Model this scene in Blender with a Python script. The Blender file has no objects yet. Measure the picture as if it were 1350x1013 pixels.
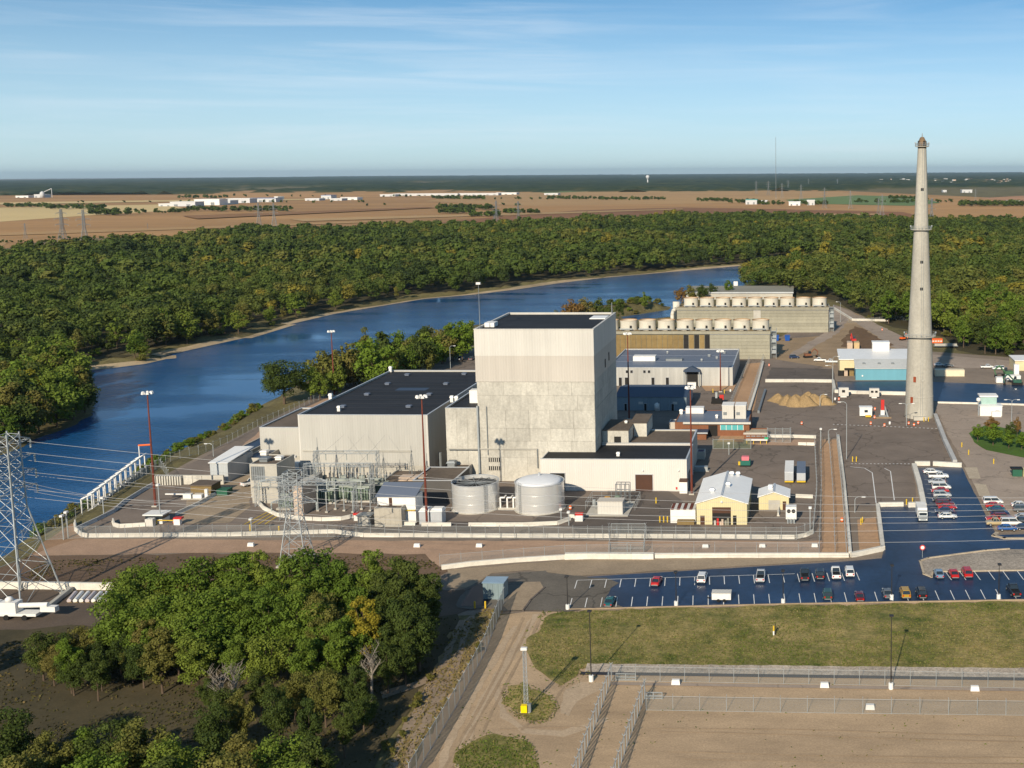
import bpy, math, random
import numpy as np
from mathutils import Vector, Matrix

# ------------------------------------------------------------------ camera, sky, sun, exposure
SC = bpy.context.scene
COL = SC.collection
R = math.radians
CAM_H = 87.0
cam_d = bpy.data.cameras.new('camera')
cam = bpy.data.objects.new('camera', cam_d); COL.objects.link(cam)
cam_d.sensor_width = 36.0; cam_d.lens = 40.0
cam_d.shift_x = (675 - 1000) / 1350; cam_d.shift_y = (412 - 506.5) / 1350
cam_d.clip_start = 1.0; cam_d.clip_end = 120000
CM = Matrix.Rotation(R(2.35), 3, 'Z') @ Matrix.Rotation(R(90 - 7.0), 3, 'X') @ Matrix.Rotation(R(-0.35), 3, 'Z')
cam.matrix_world = Matrix.Translation((0, 0, CAM_H)) @ CM.to_4x4()
SC.camera = cam

SUN_EL, SUN_AZ = R(27), R(11)            # azimuth: the way the shadows fall, clockwise from +Y
sun_d = bpy.data.lights.new('sun', 'SUN'); sun_d.energy = 4.6; sun_d.angle = R(0.55); sun_d.color = (1.0, 0.87, 0.68)
sun = bpy.data.objects.new('sun', sun_d); COL.objects.link(sun)
sdir = Vector((math.sin(SUN_AZ) * math.cos(SUN_EL), math.cos(SUN_AZ) * math.cos(SUN_EL), -math.sin(SUN_EL)))
sun.rotation_euler = sdir.to_track_quat('-Z', 'Y').to_euler()
sun.location = (-60, -200, 300)

W = bpy.data.worlds.new('World'); SC.world = W; W.use_nodes = True
nt = W.node_tree; nt.nodes.clear()
def wn(t, **k):
    n = nt.nodes.new(t)
    for a, b in k.items(): setattr(n, a, b)
    return n
tc = wn('ShaderNodeTexCoord')
mp = wn('ShaderNodeMapping'); mp.inputs['Scale'].default_value = (1, 1, 2.2); mp.inputs['Location'].default_value = (0, 0, 0.05); mp.vector_type = 'POINT'
nrm = wn('ShaderNodeVectorMath', operation='NORMALIZE')
sky = wn('ShaderNodeTexSky', sky_type='NISHITA')
sky.sun_disc = False; sky.sun_elevation = SUN_EL; sky.sun_rotation = R(180) + SUN_AZ
sky.air_density = 1.0; sky.dust_density = 0.0; sky.ozone_density = 3.0; sky.altitude = 200
bg = wn('ShaderNodeBackground'); bg.inputs[1].default_value = 0.115
outw = wn('ShaderNodeOutputWorld')
# thin cirrus streaks drawn out along the horizon, the same all round
mp2 = wn('ShaderNodeMapping'); mp2.inputs['Scale'].default_value = (2.2, 2.2, 42); mp2.inputs['Rotation'].default_value = (R(1.2), R(2.5), 0)
nz = wn('ShaderNodeTexNoise'); nz.inputs['Scale'].default_value = 1.6; nz.inputs['Detail'].default_value = 7; nz.inputs['Roughness'].default_value = 0.62; nz.inputs['Distortion'].default_value = 0.5
rp = wn('ShaderNodeValToRGB'); rp.color_ramp.elements[0].position = 0.44; rp.color_ramp.elements[1].position = 0.74
nz2 = wn('ShaderNodeTexNoise'); nz2.inputs['Scale'].default_value = 3.2; nz2.inputs['Detail'].default_value = 3
rp2 = wn('ShaderNodeValToRGB'); rp2.color_ramp.elements[0].position = 0.34; rp2.color_ramp.elements[1].position = 0.60
ml = wn('ShaderNodeMath', operation='MULTIPLY'); ml2 = wn('ShaderNodeMath', operation='MULTIPLY'); ml2.inputs[1].default_value = 0.34
mx = wn('ShaderNodeMix', data_type='RGBA')
mx.inputs['B'].default_value = (6.0, 6.5, 7.0, 1)
hs = wn('ShaderNodeHueSaturation'); hs.inputs['Saturation'].default_value = 1.08; hs.inputs['Hue'].default_value = 0.485; hs.inputs['Value'].default_value = 1.0
sxyz = wn('ShaderNodeSeparateXYZ'); hr = wn('ShaderNodeValToRGB'); hm = wn('ShaderNodeMix', data_type='RGBA')   # pale air low over the horizon
hr.color_ramp.elements[0].position = 0.0; hr.color_ramp.elements[0].color = (0.92,)*3 + (1,)
hr.color_ramp.elements[1].position = 0.14; hr.color_ramp.elements[1].color = (0,0,0,1)
e_ = hr.color_ramp.elements.new(0.055); e_.color = (0.55,)*3 + (1,)
hm.inputs['B'].default_value = (3.95, 5.05, 5.2, 1)
L = nt.links.new
L(tc.outputs['Generated'], mp.inputs[0]); L(mp.outputs[0], nrm.inputs[0]); L(nrm.outputs[0], sky.inputs[0])
L(tc.outputs['Generated'], mp2.inputs[0]); L(mp2.outputs[0], nz.inputs[0]); L(nz.outputs[0], rp.inputs[0])
L(tc.outputs['Generated'], nz2.inputs[0]); L(nz2.outputs[0], rp2.inputs[0])
L(rp.outputs[0], ml.inputs[0]); L(rp2.outputs[0], ml.inputs[1]); L(ml.outputs[0], ml2.inputs[0])
L(sky.outputs[0], hs.inputs['Color']); L(hs.outputs[0], hm.inputs['A']); L(tc.outputs['Generated'], sxyz.inputs[0]); L(sxyz.outputs[2], hr.inputs[0]); L(hr.outputs[0], hm.inputs['Factor']); L(hm.outputs['Result'], mx.inputs['A']); L(ml2.outputs[0], mx.inputs['Factor'])
L(mx.outputs['Result'], bg.inputs[0]); L(bg.outputs[0], outw.inputs[0])

SC.view_settings.view_transform = 'Standard'; SC.view_settings.look = 'None'
SC.view_settings.exposure = 0.35; SC.view_settings.gamma = 1.0
SC.view_settings.use_curve_mapping = False
SC.cycles.max_bounces = 6; SC.cycles.diffuse_bounces = 2; SC.cycles.glossy_bounces = 3; SC.cycles.transparent_max_bounces = 16
SC.cycles.volume_bounces = 0; SC.cycles.use_denoising = True

# ------------------------------------------------------------------ helpers
rng = random.Random(7)
def ray(px, py):
    return CM @ Vector(((px - 1000) / 1500, -(py - 412) / 1500, -1.0))
def F(px, py, z=0.0):
    """survey point: where the sight line meets the level z"""
    d = ray(px, py); t = (z - CAM_H) / d.z
    return Vector((d.x * t, d.y * t, z))
def topz(px, py, y):
    d = ray(px, py); return CAM_H + d.z * (y / d.y)
def hz(px, yb, yt):
    return topz(px, yt, F(px, yb).y)
def V3(p, z): return Vector((p.x, p.y, z))

class MB:
    def __init__(s): s.v = []; s.f = []
    def add(s, vs, fs):
        o = len(s.v); s.v += [tuple(v) for v in vs]; s.f += [tuple(i + o for i in f) for f in fs]; return s
    def box(s, x0, x1, y0, y1, z0, z1):
        vs = [(x0,y0,z0),(x1,y0,z0),(x1,y1,z0),(x0,y1,z0),(x0,y0,z1),(x1,y0,z1),(x1,y1,z1),(x0,y1,z1)]
        return s.add(vs, [(0,3,2,1),(4,5,6,7),(0,1,5,4),(1,2,6,5),(2,3,7,6),(3,0,4,7)])
    def frus(s, b, t, z0, z1):      # b,t = (x0,x1,y0,y1)
        vs = [(b[0],b[2],z0),(b[1],b[2],z0),(b[1],b[3],z0),(b[0],b[3],z0),(t[0],t[2],z1),(t[1],t[2],z1),(t[1],t[3],z1),(t[0],t[3],z1)]
        return s.add(vs, [(0,3,2,1),(4,5,6,7),(0,1,5,4),(1,2,6,5),(2,3,7,6),(3,0,4,7)])
    def prism(s, pts, z0, z1):
        n = len(pts)
        vs = [(p[0],p[1],z0) for p in pts] + [(p[0],p[1],z1) for p in pts]
        return s.add(vs, [tuple(range(n-1,-1,-1)), tuple(range(n,2*n))] + [(i,(i+1)%n,n+(i+1)%n,n+i) for i in range(n)])
    def xprism(s, prof, x0, x1):    # prof in (y,z)
        n = len(prof)
        vs = [(x0,p[0],p[1]) for p in prof] + [(x1,p[0],p[1]) for p in prof]
        return s.add(vs, [tuple(range(n-1,-1,-1)), tuple(range(n,2*n))] + [(i,(i+1)%n,n+(i+1)%n,n+i) for i in range(n)])
    def yprism(s, prof, y0, y1):    # prof in (x,z)
        n = len(prof)
        vs = [(p[0],y0,p[1]) for p in prof] + [(p[0],y1,p[1]) for p in prof]
        return s.add(vs, [tuple(range(n)), tuple(range(2*n-1,n-1,-1))] + [((i+1)%n,i,n+i,n+(i+1)%n) for i in range(n)])
    def tube(s, p0, p1, r0, r1=None, n=6, cap=True):
        p0 = Vector(p0); p1 = Vector(p1); r1 = r0 if r1 is None else r1
        d = (p1 - p0); 
        if d.length < 1e-6: return s
        d.normalize(); a = d.orthogonal().normalized(); b = d.cross(a)
        vs = []
        for p, r in ((p0, r0), (p1, r1)):
            for i in range(n):
                t = 2*math.pi*(i+.5)/n; vs.append(p + a*(r*math.cos(t)) + b*(r*math.sin(t)))
        fs = [(i,(i+1)%n,n+(i+1)%n,n+i) for i in range(n)]
        if cap: fs += [tuple(range(n-1,-1,-1)), tuple(range(n,2*n))]
        return s.add(vs, fs)
    def path(s, pts, r, n=5):
        for a, b in zip(pts[:-1], pts[1:]): s.tube(a, b, r, n=n)
        return s
    def lathe(s, prof, n=24, cx=0, cy=0, cap=True):
        vs = []
        for r, z in prof:
            for i in range(n):
                t = 2*math.pi*i/n; vs.append((cx + r*math.cos(t), cy + r*math.sin(t), z))
        m = len(prof)
        fs = [(k*n+i, k*n+(i+1)%n, (k+1)*n+(i+1)%n, (k+1)*n+i) for k in range(m-1) for i in range(n)]
        if cap: fs += [tuple(range(n-1,-1,-1)), tuple((m-1)*n+i for i in range(n))]
        return s.add(vs, fs)
    def mesh(s, name, smooth=False):
        me = bpy.data.meshes.new(name); me.from_pydata(s.v, [], s.f); me.update()
        if smooth: me.polygons.foreach_set('use_smooth', [True]*len(me.polygons))
        return me
    def build(s, name, mat, parent=None, smooth=False, loc=None, rz=None):
        return obj(name, s.mesh(name, smooth), mat, parent, loc, rz)

def obj(name, me, mat, parent=None, loc=None, rz=None):
    o = bpy.data.objects.new(name, me); COL.objects.link(o)
    if mat is not None and me is not None:
        if len(me.materials) == 0: me.materials.append(mat)
        elif me.materials[0] is not mat:
            o.material_slots[0].link = 'OBJECT'; o.material_slots[0].material = mat
    if parent is not None: o.parent = parent
    if loc is not None: o.location = loc
    if rz is not None: o.rotation_euler = (0, 0, rz)
    return o
def tag(o, label, cat=None, group=None, kind=None):
    o['label'] = label
    if cat: o['category'] = cat
    if group: o['group'] = group
    if kind: o['kind'] = kind
    return o
def thing(name, label, cat, loc=(0,0,0), rz=0, group=None):
    o = bpy.data.objects.new(name, None); COL.objects.link(o)
    o.empty_display_size = 0.5
    o.location = loc; o.rotation_euler = (0,0,rz)
    return tag(o, label, cat, group)
def copy_tree(root, loc, rz=None, label=None, group=None, scale=None, slotmat=None):
    def cp(o, par):
        c = o.copy(); COL.objects.link(c); c.parent = par
        for ch in o.children: cp(ch, c)
        return c
    r = cp(root, None)
    r.location = loc
    if rz is not None: r.rotation_euler = (0,0,rz)
    if scale is not None: r.scale = scale if hasattr(scale, '__len__') else (scale,)*3
    if label: r['label'] = label
    if group: r['group'] = group
    return r
def setmat(o, mat):
    o.material_slots[0].link = 'OBJECT'; o.material_slots[0].material = mat

# ------------------------------------------------------------------ materials
MATS = {}
def M(name, col, rough=0.8, var=0.12, scale=0.6, bump=0.0, metal=0.0, spec=0.3, objvar=0.0, col2=None, stretch=None, big=0.08, kind=None, fine=0.0, fscale=2.2, cracks=0.0):
    if name in MATS: return MATS[name]
    m = bpy.data.materials.new(name); m.use_nodes = True; MATS[name] = m
    t = m.node_tree; N = t.nodes; b = N['Principled BSDF']; l = t.links.new
    b.inputs['Roughness'].default_value = rough; b.inputs['Metallic'].default_value = metal
    b.inputs['Specular IOR Level'].default_value = spec
    c = N.new('ShaderNodeTexCoord')
    src = c.outputs['Object']
    if stretch:
        mpn = N.new('ShaderNodeMapping'); mpn.inputs['Scale'].default_value = stretch; l(src, mpn.inputs[0]); src2 = mpn.outputs[0]
    else: src2 = src
    n1 = N.new('ShaderNodeTexNoise'); n1.inputs['Scale'].default_value = scale; n1.inputs['Detail'].default_value = 8; n1.inputs['Roughness'].default_value = 0.65
    l(src2, n1.inputs[0])
    n2 = N.new('ShaderNodeTexNoise'); n2.inputs['Scale'].default_value = scale*big; n2.inputs['Detail'].default_value = 4
    l(src, n2.inputs[0])
    ad = N.new('ShaderNodeMath'); ad.operation = 'ADD'; l(n1.outputs[0], ad.inputs[0]); l(n2.outputs[0], ad.inputs[1])
    hl = N.new('ShaderNodeMapRange'); hl.inputs[1].default_value = 0.7; hl.inputs[2].default_value = 1.3; l(ad.outputs[0], hl.inputs[0])
    mxn = N.new('ShaderNodeMix'); mxn.data_type = 'RGBA'
    ca = tuple(max(0, x*(1-var)) for x in col) + (1,); cb = tuple(x*(1+var) for x in (col2 or col)) + (1,)
    mxn.inputs['A'].default_value = ca; mxn.inputs['B'].default_value = cb
    l(hl.outputs[0], mxn.inputs['Factor'])
    outc = mxn.outputs['Result']
    if objvar:
        oi = N.new('ShaderNodeObjectInfo'); mr = N.new('ShaderNodeMapRange'); mr.inputs[3].default_value = 1-objvar; mr.inputs[4].default_value = 1+objvar
        l(oi.outputs['Random'], mr.inputs[0])
        h = N.new('ShaderNodeHueSaturation'); l(outc, h.inputs['Color']); l(mr.outputs[0], h.inputs['Value'])
        outc = h.outputs[0]
    if fine:
        n3 = N.new('ShaderNodeTexNoise'); n3.inputs['Scale'].default_value = fscale; n3.inputs['Detail'].default_value = 4; n3.inputs['Roughness'].default_value = 0.7; l(src, n3.inputs[0])
        m3 = N.new('ShaderNodeMapRange'); m3.inputs[1].default_value = 0.32; m3.inputs[2].default_value = 0.68; m3.inputs[3].default_value = 1-fine; m3.inputs[4].default_value = 1+fine; l(n3.outputs[0], m3.inputs[0])
        h3 = N.new('ShaderNodeHueSaturation'); l(outc, h3.inputs['Color']); l(m3.outputs[0], h3.inputs['Value']); outc = h3.outputs[0]
    if cracks:
        vn = N.new('ShaderNodeTexVoronoi'); vn.feature = 'DISTANCE_TO_EDGE'; vn.inputs['Scale'].default_value = 0.06
        wv = N.new('ShaderNodeVectorMath'); wv.operation = 'ADD'; l(src, wv.inputs[0]); n4 = N.new('ShaderNodeTexNoise'); n4.inputs['Scale'].default_value = 0.25; l(src, n4.inputs[0])
        sc4 = N.new('ShaderNodeVectorMath'); sc4.operation = 'SCALE'; sc4.inputs['Scale'].default_value = 6.0; l(n4.outputs['Color'], sc4.inputs[0]); l(sc4.outputs[0], wv.inputs[1]); l(wv.outputs[0], vn.inputs[0])
        m4 = N.new('ShaderNodeMapRange'); m4.inputs[1].default_value = 0.006; m4.inputs[2].default_value = 0.02; m4.inputs[3].default_value = 1-cracks; m4.inputs[4].default_value = 1.0; l(vn.outputs['Distance'], m4.inputs[0])
        h4 = N.new('ShaderNodeHueSaturation'); l(outc, h4.inputs['Color']); l(m4.outputs[0], h4.inputs['Value']); outc = h4.outputs[0]
    l(outc, b.inputs['Base Color'])
    if bump:
        bn = N.new('ShaderNodeBump'); bn.inputs['Strength'].default_value = bump; bn.inputs['Distance'].default_value = 0.1
        l(n1.outputs[0], bn.inputs['Height']); l(bn.outputs[0], b.inputs['Normal'])
    return m
def siding(name, col, rib=0.6, var=0.06, axis='X'):
    """ribbed metal cladding: ribs in relief, slow weathering in the colour"""
    if name in MATS: return MATS[name]
    m = M(name, col, rough=0.55, var=var*1.7, scale=0.5, spec=0.35, stretch=(1,1,0.06))
    t = m.node_tree; N = t.nodes; l = t.links.new; b = N['Principled BSDF']
    c = N.new('ShaderNodeTexCoord'); 
    sx = N.new('ShaderNodeSeparateXYZ'); l(c.outputs['Object'], sx.inputs[0])
    a = N.new('ShaderNodeMath'); a.operation = 'ADD'; l(sx.outputs[0], a.inputs[0]); l(sx.outputs[1], a.inputs[1])
    s_ = N.new('ShaderNodeMath'); s_.operation = 'MULTIPLY'; s_.inputs[1].default_value = 2*math.pi/rib; l(a.outputs[0], s_.inputs[0])
    si = N.new('ShaderNodeMath'); si.operation = 'SINE'; l(s_.outputs[0], si.inputs[0])
    bn = N.new('ShaderNodeBump'); bn.inputs['Strength'].default_value = 0.35; bn.inputs['Distance'].default_value = 0.08
    l(si.outputs[0], bn.inputs['Height']); l(bn.outputs[0], b.inputs['Normal'])
    return m
def leafmat(name, cols, attr=False):
    m = bpy.data.materials.new(name); m.use_nodes = True; MATS[name] = m
    t = m.node_tree; N = t.nodes; l = t.links.new; b = N['Principled BSDF']; out = N['Material Output']
    b.inputs['Roughness'].default_value = 0.75; b.inputs['Specular IOR Level'].default_value = 0.15
    rampn = N.new('ShaderNodeValToRGB')
    els = rampn.color_ramp.elements
    while len(els) < len(cols): els.new(0.5)
    for i, c in enumerate(cols):
        els[i].position = i/(len(cols)-1); els[i].color = (*c, 1)
    if attr:
        at = N.new('ShaderNodeAttribute'); at.attribute_name = 'tint'; l(at.outputs['Fac'], rampn.inputs[0])
    else:
        oi = N.new('ShaderNodeObjectInfo'); l(oi.outputs['Random'], rampn.inputs[0])
    c = N.new('ShaderNodeTexCoord')
    nz = N.new('ShaderNodeTexNoise'); nz.inputs['Scale'].default_value = 0.55; nz.inputs['Detail'].default_value = 6; nz.inputs['Roughness'].default_value = 0.7
    l(c.outputs['Object'], nz.inputs[0])
    mr = N.new('ShaderNodeMapRange'); mr.inputs[1].default_value = 0.3; mr.inputs[2].default_value = 0.7; mr.inputs[3].default_value = 0.6; mr.inputs[4].default_value = 1.45
    l(nz.outputs[0], mr.inputs[0])
    h = N.new('ShaderNodeHueSaturation'); l(rampn.outputs[0], h.inputs['Color']); l(mr.outputs[0], h.inputs['Value'])
    l(h.outputs[0], b.inputs['Base Color'])
    tr = N.new('ShaderNodeBsdfTranslucent'); l(h.outputs[0], tr.inputs[0])
    mxs = N.new('ShaderNodeMixShader'); mxs.inputs[0].default_value = 0.28
    l(b.outputs[0], mxs.inputs[1]); l(tr.outputs[0], mxs.inputs[2]); l(mxs.outputs[0], out.inputs[0])
    return m
def meshwire(name, col, cover):
    m = bpy.data.materials.new(name); m.use_nodes = True
    t = m.node_tree; N = t.nodes; l = t.links.new; b = N['Principled BSDF']; out = N['Material Output']
    b.inputs['Base Color'].default_value = (*col, 1); b.inputs['Metallic'].default_value = 0.3; b.inputs['Roughness'].default_value = 0.5
    tr = N.new('ShaderNodeBsdfTransparent'); mx_ = N.new('ShaderNodeMixShader'); mx_.inputs[0].default_value = cover
    l(tr.outputs[0], mx_.inputs[1]); l(b.outputs[0], mx_.inputs[2]); l(mx_.outputs[0], out.inputs[0])
    return m

m_white = M('white_paint', (0.72,0.71,0.68), 0.6, 0.10, 0.8)
m_cream = siding('cream_cladding', (0.555,0.535,0.49), 0.75)
m_cream2 = siding('beige_cladding', (0.475,0.44,0.39), 0.75)
m_turb = siding('grey_cream_cladding', (0.43,0.42,0.385), 0.75)
m_annexw = siding('white_cladding', (0.62,0.585,0.54), 0.6, 0.04)
m_conc = M('weathered_concrete', (0.43,0.41,0.36), 0.9, 0.18, 0.9, 0.25, objvar=0.08, stretch=(1,1,0.3), fine=0.12, fscale=1.6, col2=(0.47,0.45,0.395))
m_conc2 = M('plain_concrete', (0.42,0.40,0.35), 0.9, 0.15, 0.5, 0.15)
m_stack = M('stack_concrete', (0.385,0.365,0.315), 0.9, 0.20, 0.35, 0.15, stretch=(1,1,0.2), fine=0.10, fscale=1.2)
m_roof = M('black_membrane', (0.020,0.021,0.025), 0.75, 0.5, 0.18, 0.1, stretch=(0.25,1,1), fine=0.2, fscale=0.7)
m_roofb = M('brown_gravel_roof', (0.125,0.098,0.075), 0.95, 0.3, 0.8, 0.3)
m_roofg = M('grey_metal_roof', (0.13,0.155,0.205), 0.5, 0.15, 0.15, stretch=(0.3,1,1))
m_roofn = M('navy_roof', (0.035,0.055,0.095), 0.5, 0.15, 0.15)
m_roofw = M('white_metal_roof', (0.80,0.79,0.76), 0.4, 0.07, 0.3, spec=0.5)
m_cop = M('coping_metal', (0.50,0.52,0.54), 0.4, 0.1, 0.5, metal=0.3)
m_dark = M('dark_opening', (0.012,0.011,0.010), 0.6, 0.2)
m_brown = M('brown_door', (0.075,0.034,0.020), 0.6, 0.12)
m_glass = M('window_glass', (0.02,0.03,0.04), 0.1, 0.1, spec=0.8)
m_rust = M('weathering_steel', (0.135,0.034,0.020), 0.8, 0.3, 2.0)
m_galv = M('galvanised_steel', (0.38,0.41,0.42), 0.5, 0.12, 1.2, metal=0.35)
m_galvd = M('dull_steel', (0.22,0.24,0.25), 0.5, 0.15, 1.2, metal=0.35)
m_alu = M('tank_aluminium', (0.78,0.78,0.76), 0.30, 0.03, 0.25, metal=0.55, stretch=(1,1,0.05))
m_tankroof = M('tank_roof_white', (0.62,0.64,0.67), 0.5, 0.06, 0.3)
m_yel = siding('yellow_cladding', (0.60,0.53,0.31), 0.5, 0.05)
m_barrier = M('barrier_concrete', (0.62,0.59,0.52), 0.85, 0.18, 1.0, 0.1, objvar=0.12)
m_barrier2 = M('grey_barrier', (0.46,0.46,0.45), 0.85, 0.18, 1.0, 0.1, objvar=0.10)
m_yellowp = M('yellow_paint', (0.62,0.42,0.03), 0.6, 0.15)
m_orange = M('orange_plastic', (0.75,0.13,0.02), 0.5, 0.1)
m_red = M('red_paint', (0.50,0.03,0.025), 0.5, 0.1)
m_black = M('black_rubber', (0.012,0.012,0.012), 0.8, 0.2)
m_green = M('equipment_green', (0.16,0.21,0.16), 0.6, 0.15, 1.0)
m_trans = M('transformer_grey', (0.27,0.30,0.27), 0.6, 0.15, 1.0)
m_porc = M('insulator_grey', (0.36,0.39,0.37), 0.4, 0.1)
m_blue = M('blue_skip', (0.01,0.075,0.33), 0.5, 0.15)
m_cyan = siding('turquoise_cladding', (0.13,0.33,0.41), 0.5, 0.05)
m_teal = M('teal_glass', (0.10,0.40,0.42), 0.25, 0.1, spec=0.6)
m_brick = M('brown_brick', (0.20,0.085,0.045), 0.9, 0.2, 1.2, 0.1)
m_pink = M('pinkish_concrete', (0.50,0.39,0.30), 0.9, 0.15, 0.6, 0.1)
m_tower = M('cooling_cladding', (0.275,0.26,0.20), 0.8, 0.16, 0.5, objvar=0.10, stretch=(1,1,0.3), fine=0.12)
m_towerb = M('timber_slats', (0.22,0.155,0.065), 0.9, 0.2, 0.5, 0.1, objvar=0.12)
m_fan = M('fan_stack_cream', (0.56,0.53,0.45), 0.7, 0.10, 0.5, stretch=(1,1,0.3))
m_fanrim = M('rusty_rim', (0.40,0.25,0.13), 0.8, 0.2)
m_wire = M('conductor', (0.42,0.42,0.42), 0.5, 0.05)
m_sand = M('sand_pile', (0.30,0.205,0.10), 0.95, 0.2, 0.7, 0.5, fine=0.25)
m_line = M('paint_line', (0.70,0.70,0.68), 0.7, 0.15, 2.0)
m_pole = M('dark_pole', (0.03,0.028,0.027), 0.5, 0.1)
m_lampw = M('lamp_housing', (0.72,0.71,0.68), 0.4, 0.08)
m_fence = meshwire('chain_link', (0.34,0.37,0.37), 0.17)
m_fenced = meshwire('privacy_chain_link', (0.24,0.29,0.30), 0.62)
m_bark = M('bark', (0.105,0.075,0.052), 0.95, 0.25, 2.0, 0.3, stretch=(1,1,0.2))
m_barkg = M('grey_bark', (0.24,0.21,0.175), 0.95, 0.25, 2.0, 0.3, stretch=(1,1,0.2))
# ground
def gm(n, c, **k):
    a = dict(rough=0.95, var=0.2, scale=0.16, bump=0.25, big=0.12, fine=0.16); a.update(k); return M(n, c, **a)
g_base = gm('bank_soil_and_weeds', (0.110,0.090,0.040), var=0.45, scale=0.12, col2=(0.135,0.115,0.045), fine=0.4, fscale=1.2)
g_apron = gm('yard_gravel', (0.22,0.175,0.135), var=0.2)
g_asph = gm('worn_asphalt', (0.185,0.148,0.120), var=0.26, scale=0.10, fine=0.10, cracks=0.35)
g_asphd = gm('patched_asphalt', (0.115,0.096,0.083), var=0.28, scale=0.10, fine=0.10, cracks=0.3)
g_seal = M('sealed_asphalt', (0.011,0.027,0.070), 0.38, 0.50, 0.07, 0.04, spec=0.32, big=0.3, fine=0.18, fscale=0.9, cracks=0.25, col2=(0.016,0.036,0.080))
g_old = gm('faded_asphalt', (0.135,0.120,0.100), var=0.3, scale=0.12, cracks=0.4)
g_pinkg = gm('pink_gravel', (0.37,0.245,0.165), var=0.18, scale=0.25)
g_oran = gm('orange_gravel', (0.40,0.25,0.145), var=0.15, scale=0.30)
g_soil = gm('soil_cloud_shade', (0.135,0.088,0.056), var=0.42, scale=0.10, stretch=(0.25,1,1), fine=0.3)  # soil tone lowered so the colour carries the cloud shade at lower left
g_tanr = gm('tan_verge', (0.31,0.24,0.165), var=0.2, scale=0.16)
g_sand = gm('sandy_gravel', (0.41,0.295,0.185), var=0.26, scale=0.22, stretch=(0.4,1,1), fine=0.18, fscale=3.0, big=0.06)
g_grass = gm('dry_lawn', (0.090,0.122,0.018), var=0.30, scale=0.30, col2=(0.25,0.19,0.075), bump=0.7, big=0.25, fine=0.35, fscale=1.6)
g_grassg = gm('green_lawn', (0.06,0.12,0.014), var=0.25, scale=0.3, bump=0.5)
g_riprap = gm('grey_riprap', (0.30,0.26,0.215), var=0.3, scale=0.9, bump=0.8, fine=0.35, fscale=2.5)
g_conc = gm('concrete_apron', (0.31,0.25,0.20), var=0.18, scale=0.15, fine=0.10, cracks=0.25)
g_conc3 = gm('pale_gravel', (0.42,0.35,0.26), var=0.14, scale=0.3)
g_dirt = gm('dirt_yard', (0.30,0.215,0.13), var=0.25, scale=0.08, fine=0.2)
g_dirtd = gm('turned_earth', (0.14,0.085,0.045), var=0.3, scale=0.15, bump=0.8, fine=0.4)
g_field = gm('harvested_field', (0.37,0.208,0.082), var=0.30, scale=0.004, stretch=(0.15,1,1), bump=0, fine=0.06, fscale=0.02)
g_field2 = gm('tan_field', (0.40,0.245,0.105), var=0.14, scale=0.004, bump=0)
g_wheat = gm('stubble_field', (0.60,0.45,0.21), var=0.10, scale=0.004, bump=0)
g_greenf = gm('green_crop', (0.12,0.18,0.06), var=0.15, scale=0.004, bump=0)
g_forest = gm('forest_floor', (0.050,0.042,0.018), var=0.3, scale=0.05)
g_shore = gm('sandy_shore', (0.36,0.28,0.175), var=0.3, scale=0.15, fine=0.25)
g_track = gm('wheel_track', (0.27,0.205,0.145), var=0.2, scale=0.2)
g_trackp = gm('pale_wheel_track', (0.43,0.325,0.22), var=0.15, scale=0.2)

# ------------------------------------------------------------------ terrain, river
WZ = -5.0
far_bank = [(-420,760),(-150,672),(0,604),(40,584),(100,560),(124,546),(126,520),(118,500),(112,489),(150,485),(190,480),(216,474),(214,470),(225,467),(270,457),(320,446),(380,428),(440,414),(500,404),(560,394),(620,389),(680,382),(740,373),(800,366),(870,360),(940,354),(1000,348.5),(1090,342),(1250,333)]
near_bank = [(1250,341),(1090,352),(1005,366),(985,377),(950,388),(900,398),(886,424),(830,430),(818,418),(880,409),(884,404),(830,404),(760,413),(700,424),(640,432),(560,446),(500,462),(430,488),(372,520),(338,540),(300,560),(262,584),(220,602),(186,620),(122,662),(62,697),(10,728),(-200,850),(-520,1010)]
fb = [F(x, y, WZ) for x, y in far_bank]; nb = [F(x, y, WZ) for x, y in near_bank]
river = np.array([(p.x, p.y) for p in fb + nb]); NF = len(fb)
def sdf(P):
    n = len(river); best = np.full(len(P), 1e12); who = np.zeros(len(P), int); inside = np.zeros(len(P), bool)
    for i in range(n):
        a = river[i]; b = river[(i+1) % n]; ab = b - a
        t = np.clip(((P - a) @ ab) / max(ab @ ab, 1e-9), 0, 1)
        q = a + t[:, None]*ab; d = ((P - q)**2).sum(1)
        m = d < best; best[m] = d[m]; who[m] = i
        c = ((a[1] > P[:,1]) != (b[1] > P[:,1]))
        xx = (b[0]-a[0]) * (P[:,1]-a[1]) / (b[1]-a[1] + 1e-12) + a[0]
        inside ^= c & (P[:,0] < xx)
    return np.where(inside, -np.sqrt(best), np.sqrt(best)), who < NF - 1
def sstep(t): t = np.clip(t, 0, 1); return t*t*(3-2*t)
def wob(P, s, k=0):
    x, y = P[:,0]/s + k*7.3, P[:,1]/s + k*3.1
    return (np.sin(x*1.3 + 1.7*np.sin(y*.9)) + np.sin(y*1.7 + 1.3*np.sin(x*1.1+2)) + .5*np.sin(x*3.1+y*2.3))/2.5
def height(P):
    d, far = sdf(P); 
    w = wob(P, 9)
    out_near = WZ + (0 - WZ) * sstep((d + 1.2*w) / 13.0)
    out_far = WZ + 2.2*sstep((d + 2*w)/16.0) + 2.8*sstep((d-60)/300.0)
    ins = WZ - 3.0*sstep(-d/12.0)
    return np.where(d < 0, ins, np.where(far, out_far, out_near))
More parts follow.
